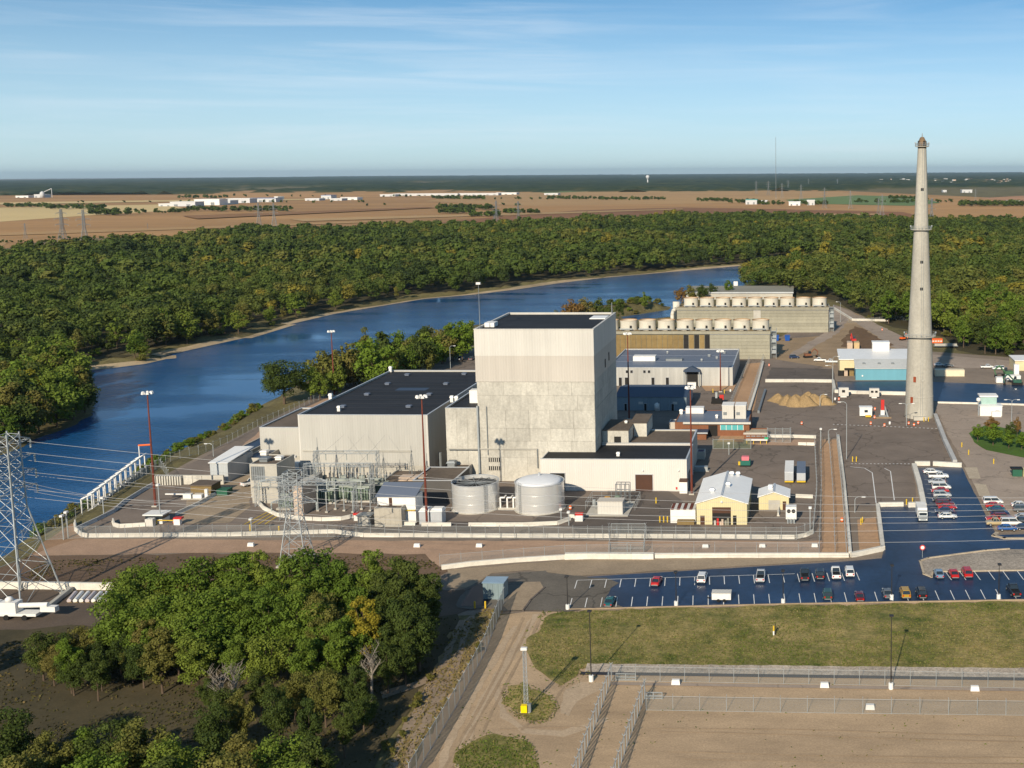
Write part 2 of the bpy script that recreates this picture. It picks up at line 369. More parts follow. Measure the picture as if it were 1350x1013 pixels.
def axis(lo, a, b, hi, step, k=1.16):
    m = list(np.arange(a, b + .1, step)); s = step; x = m[-1]
    while x < hi: s *= k; x += s; m.append(x)
    s = step; x = m[0]; pre = []
    while x > lo: s *= k; x -= s; pre.append(x)
    return np.array(pre[::-1] + m)
xs = axis(-40000, -440, 420, 40000, 4.0); ys = axis(-3000, 110, 880, 60000, 4.0)
GX, GY = np.meshgrid(xs, ys); PP = np.stack([GX.ravel(), GY.ravel()], 1)
hh = height(PP)
def grid_mesh(name, X, Y, Z, keep=None):
    ny, nx = X.shape
    idx = np.arange(nx*ny).reshape(ny, nx)
    q = np.stack([idx[:-1,:-1], idx[:-1,1:], idx[1:,1:], idx[1:,:-1]], -1).reshape(-1, 4)
    if keep is not None: q = q[keep.ravel()]
    me = bpy.data.meshes.new(name)
    co = np.stack([X.ravel(), Y.ravel(), Z.ravel()], 1).astype(np.float32)
    return np_mesh(name, co, q)
def np_mesh(name, co, q, smooth=False):
    me = bpy.data.meshes.new(name); k = q.shape[1]
    me.vertices.add(len(co)); me.vertices.foreach_set('co', np.ascontiguousarray(co, np.float32).ravel())
    me.loops.add(q.size); me.loops.foreach_set('vertex_index', np.ascontiguousarray(q, np.int32).ravel())
    me.polygons.add(len(q)); me.polygons.foreach_set('loop_start', np.arange(0, q.size, k, dtype=np.int32))
    try: me.polygons.foreach_set('loop_total', np.full(len(q), k, np.int32))
    except Exception: pass
    if smooth: me.polygons.foreach_set('use_smooth', np.ones(len(q), bool))
    me.update(calc_edges=True); me.validate()
    return me
ter = grid_mesh('ground', GX, GY, hh.reshape(GX.shape))
ter.polygons.foreach_set('use_smooth', [True]*len(ter.polygons))
tag(obj('ground', ter, g_base), 'weedy brown ground running out to the horizon', kind='structure')

# river surface with ripples in relief
mw = bpy.data.materials.new('river_water'); mw.use_nodes = True
t = mw.node_tree; N = t.nodes; l = t.links.new; b = N['Principled BSDF']
b.inputs['Base Color'].default_value = (0.010,0.078,0.215,1); b.inputs['Roughness'].default_value = 0.09; b.inputs['IOR'].default_value = 1.33
c = N.new('ShaderNodeTexCoord'); mpn = N.new('ShaderNodeMapping'); mpn.inputs['Scale'].default_value = (0.7,1.0,1); mpn.inputs['Rotation'].default_value = (0,0,R(35))
n1 = N.new('ShaderNodeTexNoise'); n1.inputs['Scale'].default_value = 0.55; n1.inputs['Detail'].default_value = 5; n1.inputs['Roughness'].default_value = 0.6
n2 = N.new('ShaderNodeTexNoise'); n2.inputs['Scale'].default_value = 0.022; n2.inputs['Detail'].default_value = 4
mpn2 = N.new('ShaderNodeMapping'); mpn2.inputs['Scale'].default_value = (0.35,1.4,1); mpn2.inputs['Rotation'].default_value = (0,0,R(-20))
mm = N.new('ShaderNodeMapRange'); mm.inputs[1].default_value = 0.35; mm.inputs[2].default_value = 0.65; mm.inputs[3].default_value = 0.06; mm.inputs[4].default_value = 1.2
bn = N.new('ShaderNodeBump'); bn.inputs['Distance'].default_value = 0.55
l(c.outputs['Object'], mpn.inputs[0]); l(mpn.outputs[0], n1.inputs[0]); l(c.outputs['Object'], mpn2.inputs[0]); l(mpn2.outputs[0], n2.inputs[0])
l(n2.outputs[0], mm.inputs[0]); l(mm.outputs[0], bn.inputs['Strength']); l(n1.outputs[0], bn.inputs['Height']); l(bn.outputs[0], b.inputs['Normal'])
rx0, rx1, ry0, ry1 = river[:,0].min()-60, river[:,0].max()+60, river[:,1].min()-60, river[:,1].max()+60
wx, wy = np.meshgrid(np.arange(rx0, rx1+10, 10), np.arange(ry0, ry1+10, 10))
wp = np.stack([(wx[:-1,:-1]+5).ravel(), (wy[:-1,:-1]+5).ravel()], 1)
dd, _ = sdf(wp)
tag(obj('river', grid_mesh('river', wx, wy, np.full(wx.shape, WZ), keep=(dd < 13)), mw), 'wide blue rippled river curving past the plant', kind='structure')

# ------------------------------------------------------------------ ground sheets
def sheet(name, pts, k, mat, label, jit=0.5, z=None, step=5.0, pix=True, parent=None):
    P = [F(x, y) for x, y in pts] if pix else [Vector((x, y, 0)) for x, y in pts]
    r = random.Random(name + str(k)); vs = []
    for a, b_ in zip(P, P[1:] + P[:1]):
        d = (b_ - a).length; n = max(1, min(60, int(d / step)))
        for i in range(n):
            p = a.lerp(b_, i / n)
            if jit: p = p + Vector((r.uniform(-jit, jit), r.uniform(-jit, jit), 0))
            vs.append((p.x, p.y, 0.03*k if z is None else z))
    ar = sum(a[0]*b_[1]-b_[0]*a[1] for a, b_ in zip(vs, vs[1:]+vs[:1]))
    if ar < 0: vs = vs[::-1]
    me = bpy.data.meshes.new(name); me.from_pydata(vs, [], [tuple(range(len(vs)))]); me.update()
    o = obj(name, me, mat, parent)
    if parent is None: tag(o, label, kind='structure')
    return o

# fields far off
FZ = 0.5
def field(name, pts, k, mat, label): return sheet(name, pts, 0, mat, label, jit=0, z=FZ + 0.25*k, step=1e9)
field('harvested_field', [(-700,352),(0,338),(320,312),(700,300),(1200,292),(1300,300),(1900,310),(1900,262),(1350,263),(1000,247),(500,250),(100,254),(-700,266)], 0, g_field, 'wide brown harvested field beyond the woods')
field('stubble_field', [(-500,300),(0,293),(140,283),(250,277),(220,270),(60,273),(-500,284)], 1, g_wheat, 'pale golden stubble field by far farm')
field('tan_field', [(560,266),(620,256),(900,250),(1110,254),(1180,262),(1000,268),(830,270),(700,272)], 1, g_field2, 'tan field strip in front of far woods')
field('tan_field', [(-200,322),(0,313),(12,320),(0,327),(-200,340)], 1, g_field2, 'tan corner of field at far edge of woods')
field('fallow_field', [(-300,342),(0,330),(60,318),(140,314),(190,318),(260,320),(330,310),(200,335),(0,346)], 1, gm('fallow', (0.22,0.155,0.085), scale=0.01, bump=0), 'dull fallow strip with tiny shrubs')
field('ploughed_field', [(560,296),(640,288),(760,278),(900,274),(1010,276),(1190,280),(1240,292),(1200,300),(900,300),(700,302)], 1, gm('ploughed', (0.22,0.105,0.045), scale=0.01, bump=0), 'reddish ploughed field beyond the woods')
field('green_field', [(1035,264),(1130,258),(1210,260),(1240,268),(1200,272),(1050,269)], 2, g_greenf, 'green crop strip behind the far pylons')
field('green_field', [(690,252),(830,246),(905,248),(830,251),(720,255)], 2, g_greenf, 'thin green crop strip below the far woods')
field('tan_field', [(1290,262),(1360,258),(1700,262),(1700,268),(1360,268)], 2, gm('pinkish', (0.40,0.21,0.11), scale=0.01, bump=0), 'pinkish field near the far village')
# forest floor
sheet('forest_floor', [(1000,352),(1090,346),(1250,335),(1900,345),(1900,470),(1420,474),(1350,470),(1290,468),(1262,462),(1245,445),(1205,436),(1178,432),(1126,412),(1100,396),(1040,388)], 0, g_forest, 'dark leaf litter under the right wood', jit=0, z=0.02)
# (the far bank's forest floor is laid under the trees below)
# the plant
sheet('plant_apron', [(60,716),(104,700),(150,668),(200,636),(262,602),(340,562),(430,516),(540,476),(640,452),(800,450),(1030,444),(1100,402),(1130,412),(1206,462),(1420,478),(1500,700),(1440,790),(700,808),(600,812),(560,780),(40,735)], 0, g_apron, 'grey brown gravel ground of the plant site', jit=0, z=0.012)
sheet('plant_yard', [(104,703),(150,672),(200,640),(262,606),(340,566),(430,520),(540,478),(640,455),(800,452),(1030,446),(1100,410),(1112,412),(1105,450),(1075,500),(1080,560),(1079,712),(600,713)], 1, g_asph, 'worn grey asphalt yard around the plant buildings')
sheet('east_yard', [(1012,478),(1100,500),(1105,516),(1198,524),(1236,548),(1266,614),(1208,616),(1206,668),(1156,668),(1116,668),(1104,578),(1000,572)], 2, g_asph, 'worn asphalt yard beside the tall stack')
sheet('patched_lane', [(820,600),(900,660),(930,700),(760,704),(745,690),(620,700),(500,704),(470,690),(590,688),(700,688),(745,660),(800,652)], 2, g_asphd, 'darker patched asphalt in front of the tanks')
sheet('dark_lane', [(1016,485),(1098,487),(1103,503),(1198,502),(1198,503),(1104,504),(1096,501),(1010,503)], 3, g_asphd, 'dark patched asphalt lane by the turquoise building')
sheet('dirt_yard', [(1022,474),(1020,448),(1100,442),(1100,410),(1130,414),(1180,452),(1206,468),(1196,472),(1108,470),(1098,486)], 2, g_dirt, 'bare dirt yard behind the cooling towers')
sheet('turned_earth', [(1112,446),(1128,430),(1150,440),(1176,456),(1150,462),(1112,458)], 4, g_dirtd, 'dark turned earth in the dirt yard', jit=1.5)
sheet('dirt_road', [(1095,404),(1106,405),(1140,420),(1190,444),(1230,468),(1330,476),(1420,478),(1420,488),(1270,486),(1230,480),(1196,470),(1150,440),(1120,420),(1105,440),(1050,470),(1040,468),(1098,432)], 3, g_conc, 'pale dirt road curving behind the stack', jit=0.8)
sheet('river_path', [(300,604),(346,566),(420,530),(500,492),(505,496),(424,536),(352,574),(318,606)], 2, g_pinkg, 'pale gravel path along the riverside fence')
sheet('gravel_strip', [(40,733),(100,711),(600,713.5),(1080,714),(1120,714),(1122,731),(860,733.5),(745,736),(580,748),(560,731),(300,729)], 2, g_pinkg, 'pinkish gravel strip outside the front fence')
sheet('soil_patch', [(30,738),(58,716),(98,690),(104,702),(112,711),(100,712)], 1, gm('rusty_soil', (0.27,0.165,0.095)), 'rusty bare soil by the fence corner near the big tower', jit=0.6)
sheet('orange_gravel_strip', [(1083,580),(1103,580),(1120,731),(1084,731)], 3, g_oran, 'orange gravel strip between the side fences', jit=0.1)
sheet('orange_gravel_strip', [(1130,686),(1154,682),(1160,720),(1133,727)], 3, g_oran, 'small orange gravel patch inside low concrete wall', jit=0.05)
sheet('orange_gravel_strip', [(957,552),(985,480),(1008,478),(994,540),(985,553)], 3, g_oran, 'orange gravel strip leading to the cooling tower', jit=0.1)
sheet('orange_gravel_strip', [(924,508),(970,508),(966,516),(930,516)], 3, g_oran, 'orange gravel patch in front of the grey workshop', jit=0.1)
sheet('orange_gravel_strip', [(945,583),(955,566),(982,566),(980,583)], 3, g_oran, 'orange gravel court before the teal windows', jit=0.1)
sheet('orange_gravel_strip', [(986,580),(1075,580),(1076,587),(1050,588),(985,587)], 3, g_pinkg, 'gravel strip behind the small gate', jit=0.1)
sheet('pump_court', [(262,640),(320,606),(340,640),(330,668),(300,690),(230,690)], 2, g_tanr, 'brown worn dirt lane by the pump house', jit=1.0)
sheet('soil_slope', [(-300,800),(-60,775),(40,733),(300,730),(560,732),(590,750),(570,775),(160,780),(0,778)], 1, g_soil, 'dark bare soil between the gravel and the low wall', jit=1.5)  # the darkness is cloud shade put into the soil colour
sheet('equipment_lane', [(-300,860),(-300,800),(0,777),(160,778),(560,778),(640,775),(625,800),(600,812),(300,835),(90,826),(0,832)], 2, gm('dull_dirt', (0.105,0.078,0.058), scale=0.15), 'dull brown lane behind the grove', jit=1.0)
sheet('verge', [(590,752),(745,739),(860,737),(1122,735),(1130,736),(960,748),(860,754),(760,760),(700,752),(650,757),(616,776),(590,776)], 3, g_tanr, 'tan verge between wall and parking lot', jit=0.4)
sheet('parking_lot', [(700,757),(765,762),(860,756),(960,750),(1100,742),(1163,737),(1166,724),(1160,669),(1208,669),(1217,684),(1222,684),(1209,617),(1268,617),(1313,706),(1420,704),(1420,800),(1350,791),(1030,797),(745,805),(690,806)], 4, g_seal, 'freshly sealed blue-black asphalt parking lot', jit=0.15)
sheet('old_parking_lane', [(598,803),(616,776),(650,758),(700,753),(770,759),(812,768),(800,790),(822,801),(745,805.5),(700,807),(664,806),(640,802)], 5, g_old, 'faded asphalt lane at the end of the parking lot', jit=1.0, step=2.5)
sheet('gravel_island', [(664,800),(676,782),(692,768),(712,768),(718,776),(700,792),(690,806),(668,806)], 6, g_tanr, 'gravel island by the blue-grey hut', jit=0.2)
sheet('sealed_lane', [(604,801),(622,775),(650,765),(690,764),(660,774),(640,800)], 6, M('dark_seal', (0.025,0.028,0.036), 0.5, 0.3, 0.1), 'dark sealed lane behind the blue-grey hut', jit=0.3)
sheet('gravel_island', [(1213,741),(1224,737),(1300,727),(1330,725),(1440,725),(1440,752),(1230,755),(1228,762),(1218,758)], 5, g_riprap, 'grey gravel island in the parking lot', jit=0.1)
sheet('parking_lot', [(1104,504),(1199,503),(1420,511),(1420,536),(1235,530),(1196,521),(1110,519),(1104,516)], 4, g_seal, 'freshly sealed blue-black lane behind the stack', jit=0.1)
sheet('concrete_apron', [(1236,546),(1234,531),(1420,536),(1420,704),(1314,700),(1272,614),(1256,586)], 3, g_conc, 'grey brown gravel apron beside the car park', jit=0.3)
sheet('pavement_slab', [(1271,617),(1288,617),(1293,632),(1278,632)], 5, g_conc3, 'pale concrete slab at the edge of the car park', jit=0)
sheet('pavement_slab', [(1284,638),(1300,640),(1306,655),(1291,655)], 5, g_conc3, 'pale concrete step slab by parked white van', jit=0)
sheet('lawn', [(1278,572),(1300,560),(1420,585),(1420,616),(1350,604),(1300,594),(1284,584)], 5, g_grassg, 'short green lawn under the round trees', jit=0.3)
sheet('gravel_yard', [(600,818),(690,806),(745,806),(1420,790),(1500,1080),(500,1100),(545,1013)], 1, g_sand, 'sandy gravel yard inside the lower fences', jit=0.6)
sheet('lawn', [(722,810),(745,806.5),(1035,799),(1350,793),(1440,792),(1440,889),(1100,883),(772,880),(762,893),(745,902),(712,888),(698,866),(698,845)], 3, g_grass, 'dry green and tan lawn below the parking lot', jit=0.9, step=2.5)
sheet('lawn', [(664,905),(690,903),(724,917),(733,934),(722,948),(704,953),(680,945),(666,930)], 3, g_grass, 'round weedy patch under the lattice mast', jit=1.0, step=2)
sheet('lawn', [(606,985),(640,968),(690,975),(706,992),(704,1050),(596,1050)], 3, g_grass, 'rough weedy patch at the bottom of the gravel yard', jit=1.0, step=2)
sheet('grove_floor', [(-500,900),(-300,862),(0,832),(90,826),(300,834),(600,812),(612,830),(575,880),(520,960),(470,1100),(-700,1100)], 3, gm('grove_soil_shade', (0.056,0.050,0.024), var=0.4, scale=0.12, col2=(0.07,0.055,0.028)), 'dark weedy soil under the foreground grove', jit=0.8)  # soil colour darkened in place of a cloud's shade on the clearing
sheet('dry_verge', [(600,830),(640,804),(664,806),(600,905),(540,1010),(500,1090),(478,1090),(505,1010),(560,905)], 4, gm('dry_weeds', (0.20,0.15,0.075), var=0.45, scale=0.3, bump=0.8), 'dry brown weeds along the long fence', jit=0.9, step=2)
for pts, lb in (([(604,818),(612,818),(590,880),(560,935),(530,985),(508,1090),(494,1090),(522,980),(548,930),(580,875)], 'left'), ([(618,812),(625,812),(607,875),(577,935),(546,990),(526,1090),(516,1090),(540,980),(568,928),(598,870)], 'right')):
    sheet('wheel_track', pts, 5, g_track, 'pale wheel rut of the dirt track beside the fence, %s one' % lb, jit=0.35, step=2)
sheet('wheel_track', [(500,912),(545,900),(578,885),(572,898),(540,912),(505,922)], 5, g_track, 'faint rut turning off into the grove', jit=0.4, step=2)
for pts in ([(702,810),(711,810),(690,850),(655,905),(625,960),(600,1040),(590,1040),(612,960),(643,903),(678,850)], [(676,826),(683,826),(655,872),(622,930),(592,990),(578,1040),(569,1040),(584,985),(614,925),(646,870)], [(655,905),(662,912),(668,940),(690,960),(740,965),(800,945),(805,950),(745,972),(688,968),(660,946),(652,918)], [(745,910),(765,900),(800,902),(790,912),(760,925),(748,945),(738,940)]):
    sheet('wheel_track', pts, 2, g_trackp, 'pale wheel track worn into the sandy gravel yard', jit=0.3, step=2)
g_rut = gm('damp_rut', (0.345,0.25,0.158), var=0.2, scale=0.2)
for k, (x0_, y0_, x1_, y1_) in enumerate(((690,815,575,1030),(697,815,590,1030),(708,815,612,1030),(860,960,1440,972),(870,966,1440,979),(880,992,1440,1000),(900,1000,1440,1010),(740,905,690,965),(660,960,800,960))):
    n_ = 14; top_, bot_ = [], []; rk_ = random.Random(k)
    for q in range(n_+1):
        f_ = q/n_; x = x0_+(x1_-x0_)*f_ + math.sin(f_*3.1+k)*5*(abs(y1_-y0_)>50); y = y0_+(y1_-y0_)*f_ + math.sin(f_*5+k)*1.5; hw = .9+rk_.uniform(0,.8)
        top_.append((x-hw*(abs(y1_-y0_)>50), y-hw*.6)); bot_.append((x+hw*(abs(y1_-y0_)>50), y+hw*.6))
    sheet('wheel_rut', top_+bot_[::-1], 2.3+k*.02, g_rut, 'darker wheel rut pressed into the gravel yard, run %s' % 'one two three four five six seven eight nine'.split()[k], jit=0.12, step=2.5)
# stone bank along the lower edge of the lawn: a low sloping berm
P0 = F(772,884); P1 = F(1440,891)
mb = MB()
for i in range(60):
    a = P0.lerp(P1, i/60); b_ = P0.lerp(P1, (i+1)/60)
    rz_ = random.Random(i); za = .55 + rz_.uniform(-.08,.08); zb = .55 + random.Random(i+1).uniform(-.08,.08)
    mb.add([(a.x,a.y+2.3,.08),(a.x,a.y+1.6,za),(a.x,a.y-1.3,.03),(b_.x,b_.y+2.3,.08),(b_.x,b_.y+1.6,zb),(b_.x,b_.y-1.3,.03)], [(0,1,4,3),(1,2,5,4)])
tag(mb.build('stone_bank', g_riprap), 'grey stone bank along the lower edge of the lawn', kind='structure')
sheet('dark_strip', [(766,886.5),(1440,895.5),(1440,899.5),(764,890.5)], 4, M('dark_ground_strip', (0.030,0.030,0.036), 0.6, 0.3, 0.2), 'dark drain strip at the foot of the stone bank', jit=0)  # flat near-black sheet along the foot of the bank, no drain modelled
for k, pts in enumerate(([(806,900),(1440,910),(1440,914),(806,904)],)):
    sheet('concrete_path', pts, 4, g_conc, 'narrow concrete path between the lower fences', jit=0.05)
# rough shore line of sand on the far bank
sh = MB()
for i in range(6, NF-2):
    a, b_ = fb[i], fb[i+1]; d = (b_-a); n = Vector((-d.y, d.x, 0)).normalized()
    if n.y < 0: n = -n
    m_ = max(1, int(d.length/6))
    for j in range(m_):
        p, q = a.lerp(b_, j/m_), a.lerp(b_, (j+1)/m_)
        kk = .2 if i < 8 else 1.0; w0 = kk*(4.2 + 3*math.sin(p.x*.05)) ; w1 = kk*(4.2 + 3*math.sin(q.x*.05))
        vs = [p - n*.8, q - n*.8, q + n*w1*.5, p + n*w0*.5, q + n*w1, p + n*w0]
        hs_ = height(np.array([(v.x, v.y) for v in vs])) + 0.25
        hs_[:2] = WZ + 0.06
        sh.add([(v.x, v.y, max(z_, WZ+0.06)) for v, z_ in zip(vs, hs_)], [(0,1,2,3),(3,2,4,5)])
tag(sh.build('shore', g_shore), 'thin sandy shore along the far river bank', kind='structure')
for i, pts in enumerate(([(-300,318),(260,300),(500,292),(520,293),(260,303),(-300,322)], [(380,290),(760,280),(900,276),(900,277),(760,282),(400,293)], [(-300,272),(0,268),(200,265),(420,263),(420,264),(200,267),(-300,276)], [(720,292),(900,284),(1160,283),(1160,285),(900,287)], [(240,286),(560,274),(575,275),(260,290)])):
    field('crop_strip', pts, 3 + i, [g_field2, gm('track_dust', (0.40,0.26,0.12), scale=.01, bump=0), g_wheat, g_field2, gm('dark_crop', (0.24,0.125,0.05), scale=.01, bump=0)][i], ['pale strip across the brown field at left','thin dusty track crossing the brown field','straw strip before the depot','tan strip before the pylons','dark strip below the depot copse'][i])
# painted stall lines of the car park, each a piece of its own
pl = bpy.data.objects['parking_lot']
def strip(parent, a, b_, w, mat, z, name='stall_line'):
    a = F(*a); b_ = F(*b_); d = (b_-a).normalized(); n = Vector((-d.y, d.x, 0))*w/2
    vs = [a-n, a+n, b_+n, b_-n]
    me = bpy.data.meshes.new(name); me.from_pydata([(v.x,v.y,z) for v in vs[::-1]], [], [(0,1,2,3)]); me.update()
    return obj(name, me, mat, parent)
lz = 0.03*6 + 0.012
def topline(x): return 766.3 - (x-761)*0.0295
for i in range(20):
    x = 761 + i*19.35
    if x > 1135: break
    yt = topline(x); lean = -3.4 + i*0.42
    strip(pl, (x, yt), (x+lean, yt+11.0), 0.16, m_line, lz)
strip(pl, (761,766.3), (1048,757.8), 0.16, m_line, lz)
for i in range(32):
    x = 753 + i*20.3
    yb = 802.5 - (x-750)*0.0205; lean = 3.2 - i*0.36
    if x > 1420: break
    strip(pl, (x-2, yb), (x+lean-2, yb-12.5), 0.16, m_line, lz)
for i in range(8):
    x = 1246 + i*19.0; strip(pl, (x, 754.5 - i*.1), (x+8.5, 766 - i*.1), 0.16, m_line, lz)
for i in range(11):
    y = 621 + i*6.2; strip(pl, (1216+i*1.3, y), (1244+i*1.6, y+0.3), 0.14, m_line, lz)
ey = bpy.data.objects['east_yard']
for i in range(26): 
    x0 = 1098 + i*5.4; strip(ey, (x0, 560+ i*0.22), (x0+2.4, 560.1+i*.22), 0.5, m_line, 0.11, 'lane_dash')
for i in range(18):
    x0 = 1122 + i*5.0; strip(ey, (x0, 612), (x0+2.2, 612.2), 0.45, m_line, 0.11, 'lane_dash')
for pts in ([(1121,616),(1140,618),(1150,624),(1155,664)], [(1166,618),(1174,622),(1179,660)]):
    for a, b_ in zip(pts[:-1], pts[1:]): strip(ey, a, b_, 0.25, m_line, 0.112, 'lane_line')
py_ = bpy.data.objects['plant_yard']
for k in range(4): strip(py_, (322+k*9, 692), (352+k*7, 676), 0.3, m_yellowp, 0.10, 'yellow_line')
# kerbs
def kerb(name, pts, label, w=0.3, h=0.14, mat=None, z0=0.0):
    mb = MB(); P = [F(*p) for p in pts]
    for a, b_ in zip(P[:-1], P[1:]):
        d = (b_-a); n = Vector((-d.y, d.x, 0)).normalized()*w/2; e = d.normalized()*w*.4
        mb.prism([(v.x, v.y) for v in (a-n-e, b_-n+e, b_+n+e, a+n-e)], z0, h+z0)
    return tag(mb.build(name, mat or m_conc2), label, kind='structure')
kerb('kerb', [(1330,725),(1300,727),(1224,737),(1213,741),(1218,758),(1228,762),(1230,755),(1420,752)], 'pale concrete kerb round the gravel island', w=0.45, h=0.35, mat=g_conc3)
kerb('kerb', [(1314,704),(1310,707.5),(1324,711),(1420,711)], 'pale kerbed nose at end of the car rows', w=0.9, h=0.35, mat=g_conc3)
kerb('kerb', [(750,804.5),(1035,797.5),(1350,792),(1430,790.5)], 'low concrete kerb between lawn and stalls', w=0.22, h=0.30, mat=g_tanr)
kerb('kerb', [(718,776),(700,792),(690,806)], 'dark kerb of the gravel island by the hut', w=0.4, h=0.3, mat=g_asphd)

# ------------------------------------------------------------------ buildings
def foot(pl, pr, yb):
    A, B = F(pl, yb), F(pr, yb); return A.x, B.x, (A.y + B.y)/2
def shell(root, x0, x1, y0, y1, h, wall, roof, parapet=0.5, cop=None, z0=-0.3, name='wall'):
    """four walls, a sunk roof deck and a metal coping"""
    t_ = 0.35
    mb = MB(); mb.box(x0,x1,y0,y0+t_,z0,h); mb.box(x0,x1,y1-t_,y1,z0,h); mb.box(x0,x0+t_,y0+t_,y1-t_,z0,h); mb.box(x1-t_,x1,y0+t_,y1-t_,z0,h)
    w = mb.build(name, wall, root)
    MB().box(x0+t_-.02,x1-t_+.02,y0+t_-.02,y1-t_+.02,h-parapet-.2,h-parapet).build('roof', roof, root)
    if cop:
        c = MB(); e = .06
        c.box(x0-e,x1+e,y0-e,y0+t_+e,h+.002,h+.14); c.box(x0-e,x1+e,y1-t_-e,y1+e,h+.002,h+.14); c.box(x0-e,x0+t_+e,y0+t_+e,y1-t_-e,h+.002,h+.14); c.box(x1-t_-e,x1+e,y0+t_+e,y1-t_-e,h+.002,h+.14)
        c.build('coping', cop, root)
    return w
def part(root, name, mat, x0, x1, y0, y1, z0, z1): return MB().box(x0,x1,y0,y1,z0,z1).build(name, mat, root)
def vent(root, x, y, z, s=1.0, h=0.7, mat=None, name='roof_vent'):
    mb = MB(); mb.box(x-s*.42,x+s*.42,y-s*.42,y+s*.42,z,z+h*.7); mb.frus((x-s*.55,x+s*.55,y-s*.55,y+s*.55),(x-s*.4,x+s*.4,y-s*.4,y+s*.4),z+h*.7,z+h)
    return mb.build(name, mat or m_cop, root)
def door(root, x0, x1, y, z1, mat=None, z0=0.0, name='door', frame=m_cop):
    d = part(root, name, mat or m_brown, x0, x1, y-.10, y+.05, z0, z1)
    f = MB(); f.box(x0-.15,x0,y-.14,y+.04,z0,z1+.15); f.box(x1,x1+.15,y-.14,y+.04,z0,z1+.15); f.box(x0,x1,y-.14,y+.04,z1,z1+.15)
    f.build('frame', frame, d); return d
def window(root, x0, x1, y, z0, z1, mat=None):
    w = part(root, 'window', mat or m_glass, x0, x1, y-.06, y+.05, z0, z1)
    f = MB(); t_ = .1
    f.box(x0-t_,x0,y-.1,y+.04,z0-t_,z1+t_); f.box(x1,x1+t_,y-.1,y+.04,z0-t_,z1+t_); f.box(x0,x1,y-.1,y+.04,z1,z1+t_); f.box(x0,x1,y-.14,y+.04,z0-t_,z0)
    f.build('frame', m_cop, w); return w
def rail(root, x0, x1, y0, y1, z, h=1.05, step=2.5, name='railing', mat=None, r=.04):
    mb = MB(); cs = [(x0,y0),(x1,y0),(x1,y1),(x0,y1),(x0,y0)]
    for (a,b_),(c_,d_) in zip(cs[:-1], cs[1:]):
        L_ = math.hypot(c_-a, d_-b_); n = max(1, int(L_/step))
        for i in range(n): 
            x = a+(c_-a)*i/n; y = b_+(d_-b_)*i/n; mb.tube((x,y,z),(x,y,z+h),r,n=4)
        for k in (.5, 1.0): mb.tube((a,b_,z+h*k),(c_,d_,z+h*k),r,n=4)
    return mb.build(name, mat or m_galv, root)

# ---- white annex in front of the reactor block
ax0, ax1, ay = foot(713, 906, 647.5)
ah = topz(800, 606, ay)
ry = F(787, 597, ah - .4).y                      # front of the reactor block
rx0 = F(632, 636).x * ry / F(632, 636).y; rx1 = F(787, 636).x * ry / F(787, 636).y
rh = topz(700, 435, ry); ry1 = F(816, 413, rh).y
ay1 = F(880, 586, ah).y
an = thing('annex', 'long white annex with black roof in front of the tall block', 'building', ((ax0+ax1)/2, ay, 0))
def loc_root(o):      # parts are written in plant coordinates
    o.location = (0,0,0); return o
loc_root(an)
mb = MB(); t_ = .3
mb.box(ax0,ax1,ay,ay+t_,-.2,ah); mb.box(ax1-t_,ax1,ay+t_,ay1,-.2,ah); mb.box(ax0,ax0+t_,ay+t_,ry-.05,-.2,ah); mb.box(rx1+.1,ax1-t_,ay1-t_,ay1,-.2,ah); mb.build('wall', m_annexw, an)
mb = MB(); mb.box(ax0+t_,rx1+.05,ay+t_,ry-.05,ah-.5,ah-.25); mb.box(rx1+.05,ax1-t_,ay+t_,ay1-t_,ah-.5,ah-.25); mb.build('roof', m_roof, an)
mb = MB(); mb.box(ax0-.06,ax1+.06,ay-.06,ay+.36,ah+.003,ah+.16); mb.box(ax1-.36,ax1+.06,ay+.36,ay1,ah+.003,ah+.16); mb.build('coping', m_cop, an)
xd = lambda px, y, py=640: F(px, py).x * y / F(px, py).y
door(an, xd(838,ay), xd(860.5,ay), ay, topz(850,626,ay))
door(an, xd(726,ay), xd(745,ay), ay, topz(735,624,ay), mat=m_dark)
vent(an, xd(815,ay+5,600), ay+5, ah-.25, 1.0, 1.1, m_lampw)
part(an, 'service_box', m_white, xd(897,ay), xd(907,ay), ay-2.2, ay-.02, 0, topz(900,634,ay-1)) ; part(an, 'box_roof', m_brown, xd(896.5,ay), xd(907.5,ay), ay-2.4, ay-.02, topz(900,634,ay-1), topz(900,632,ay-1))
part(an, 'red_hydrant_sign', m_red, xd(891,ay), xd(893,ay), ay-.25, ay-.02, 0.6, 1.2)
for px_ in (848, 895): part(an, 'wall_lamp', m_lampw, xd(px_,ay)-.2, xd(px_,ay)+.2, ay-.5, ay-.02, topz(px_,621,ay), topz(px_,621,ay)+.25)
door(an, ax1-.05, ax1+.02, ay+6, 3.5, mat=m_dark)
part(an, 'side_door', m_dark, ax1-.05, ax1+.06, ay+4, ay+8, 0, 4.2)

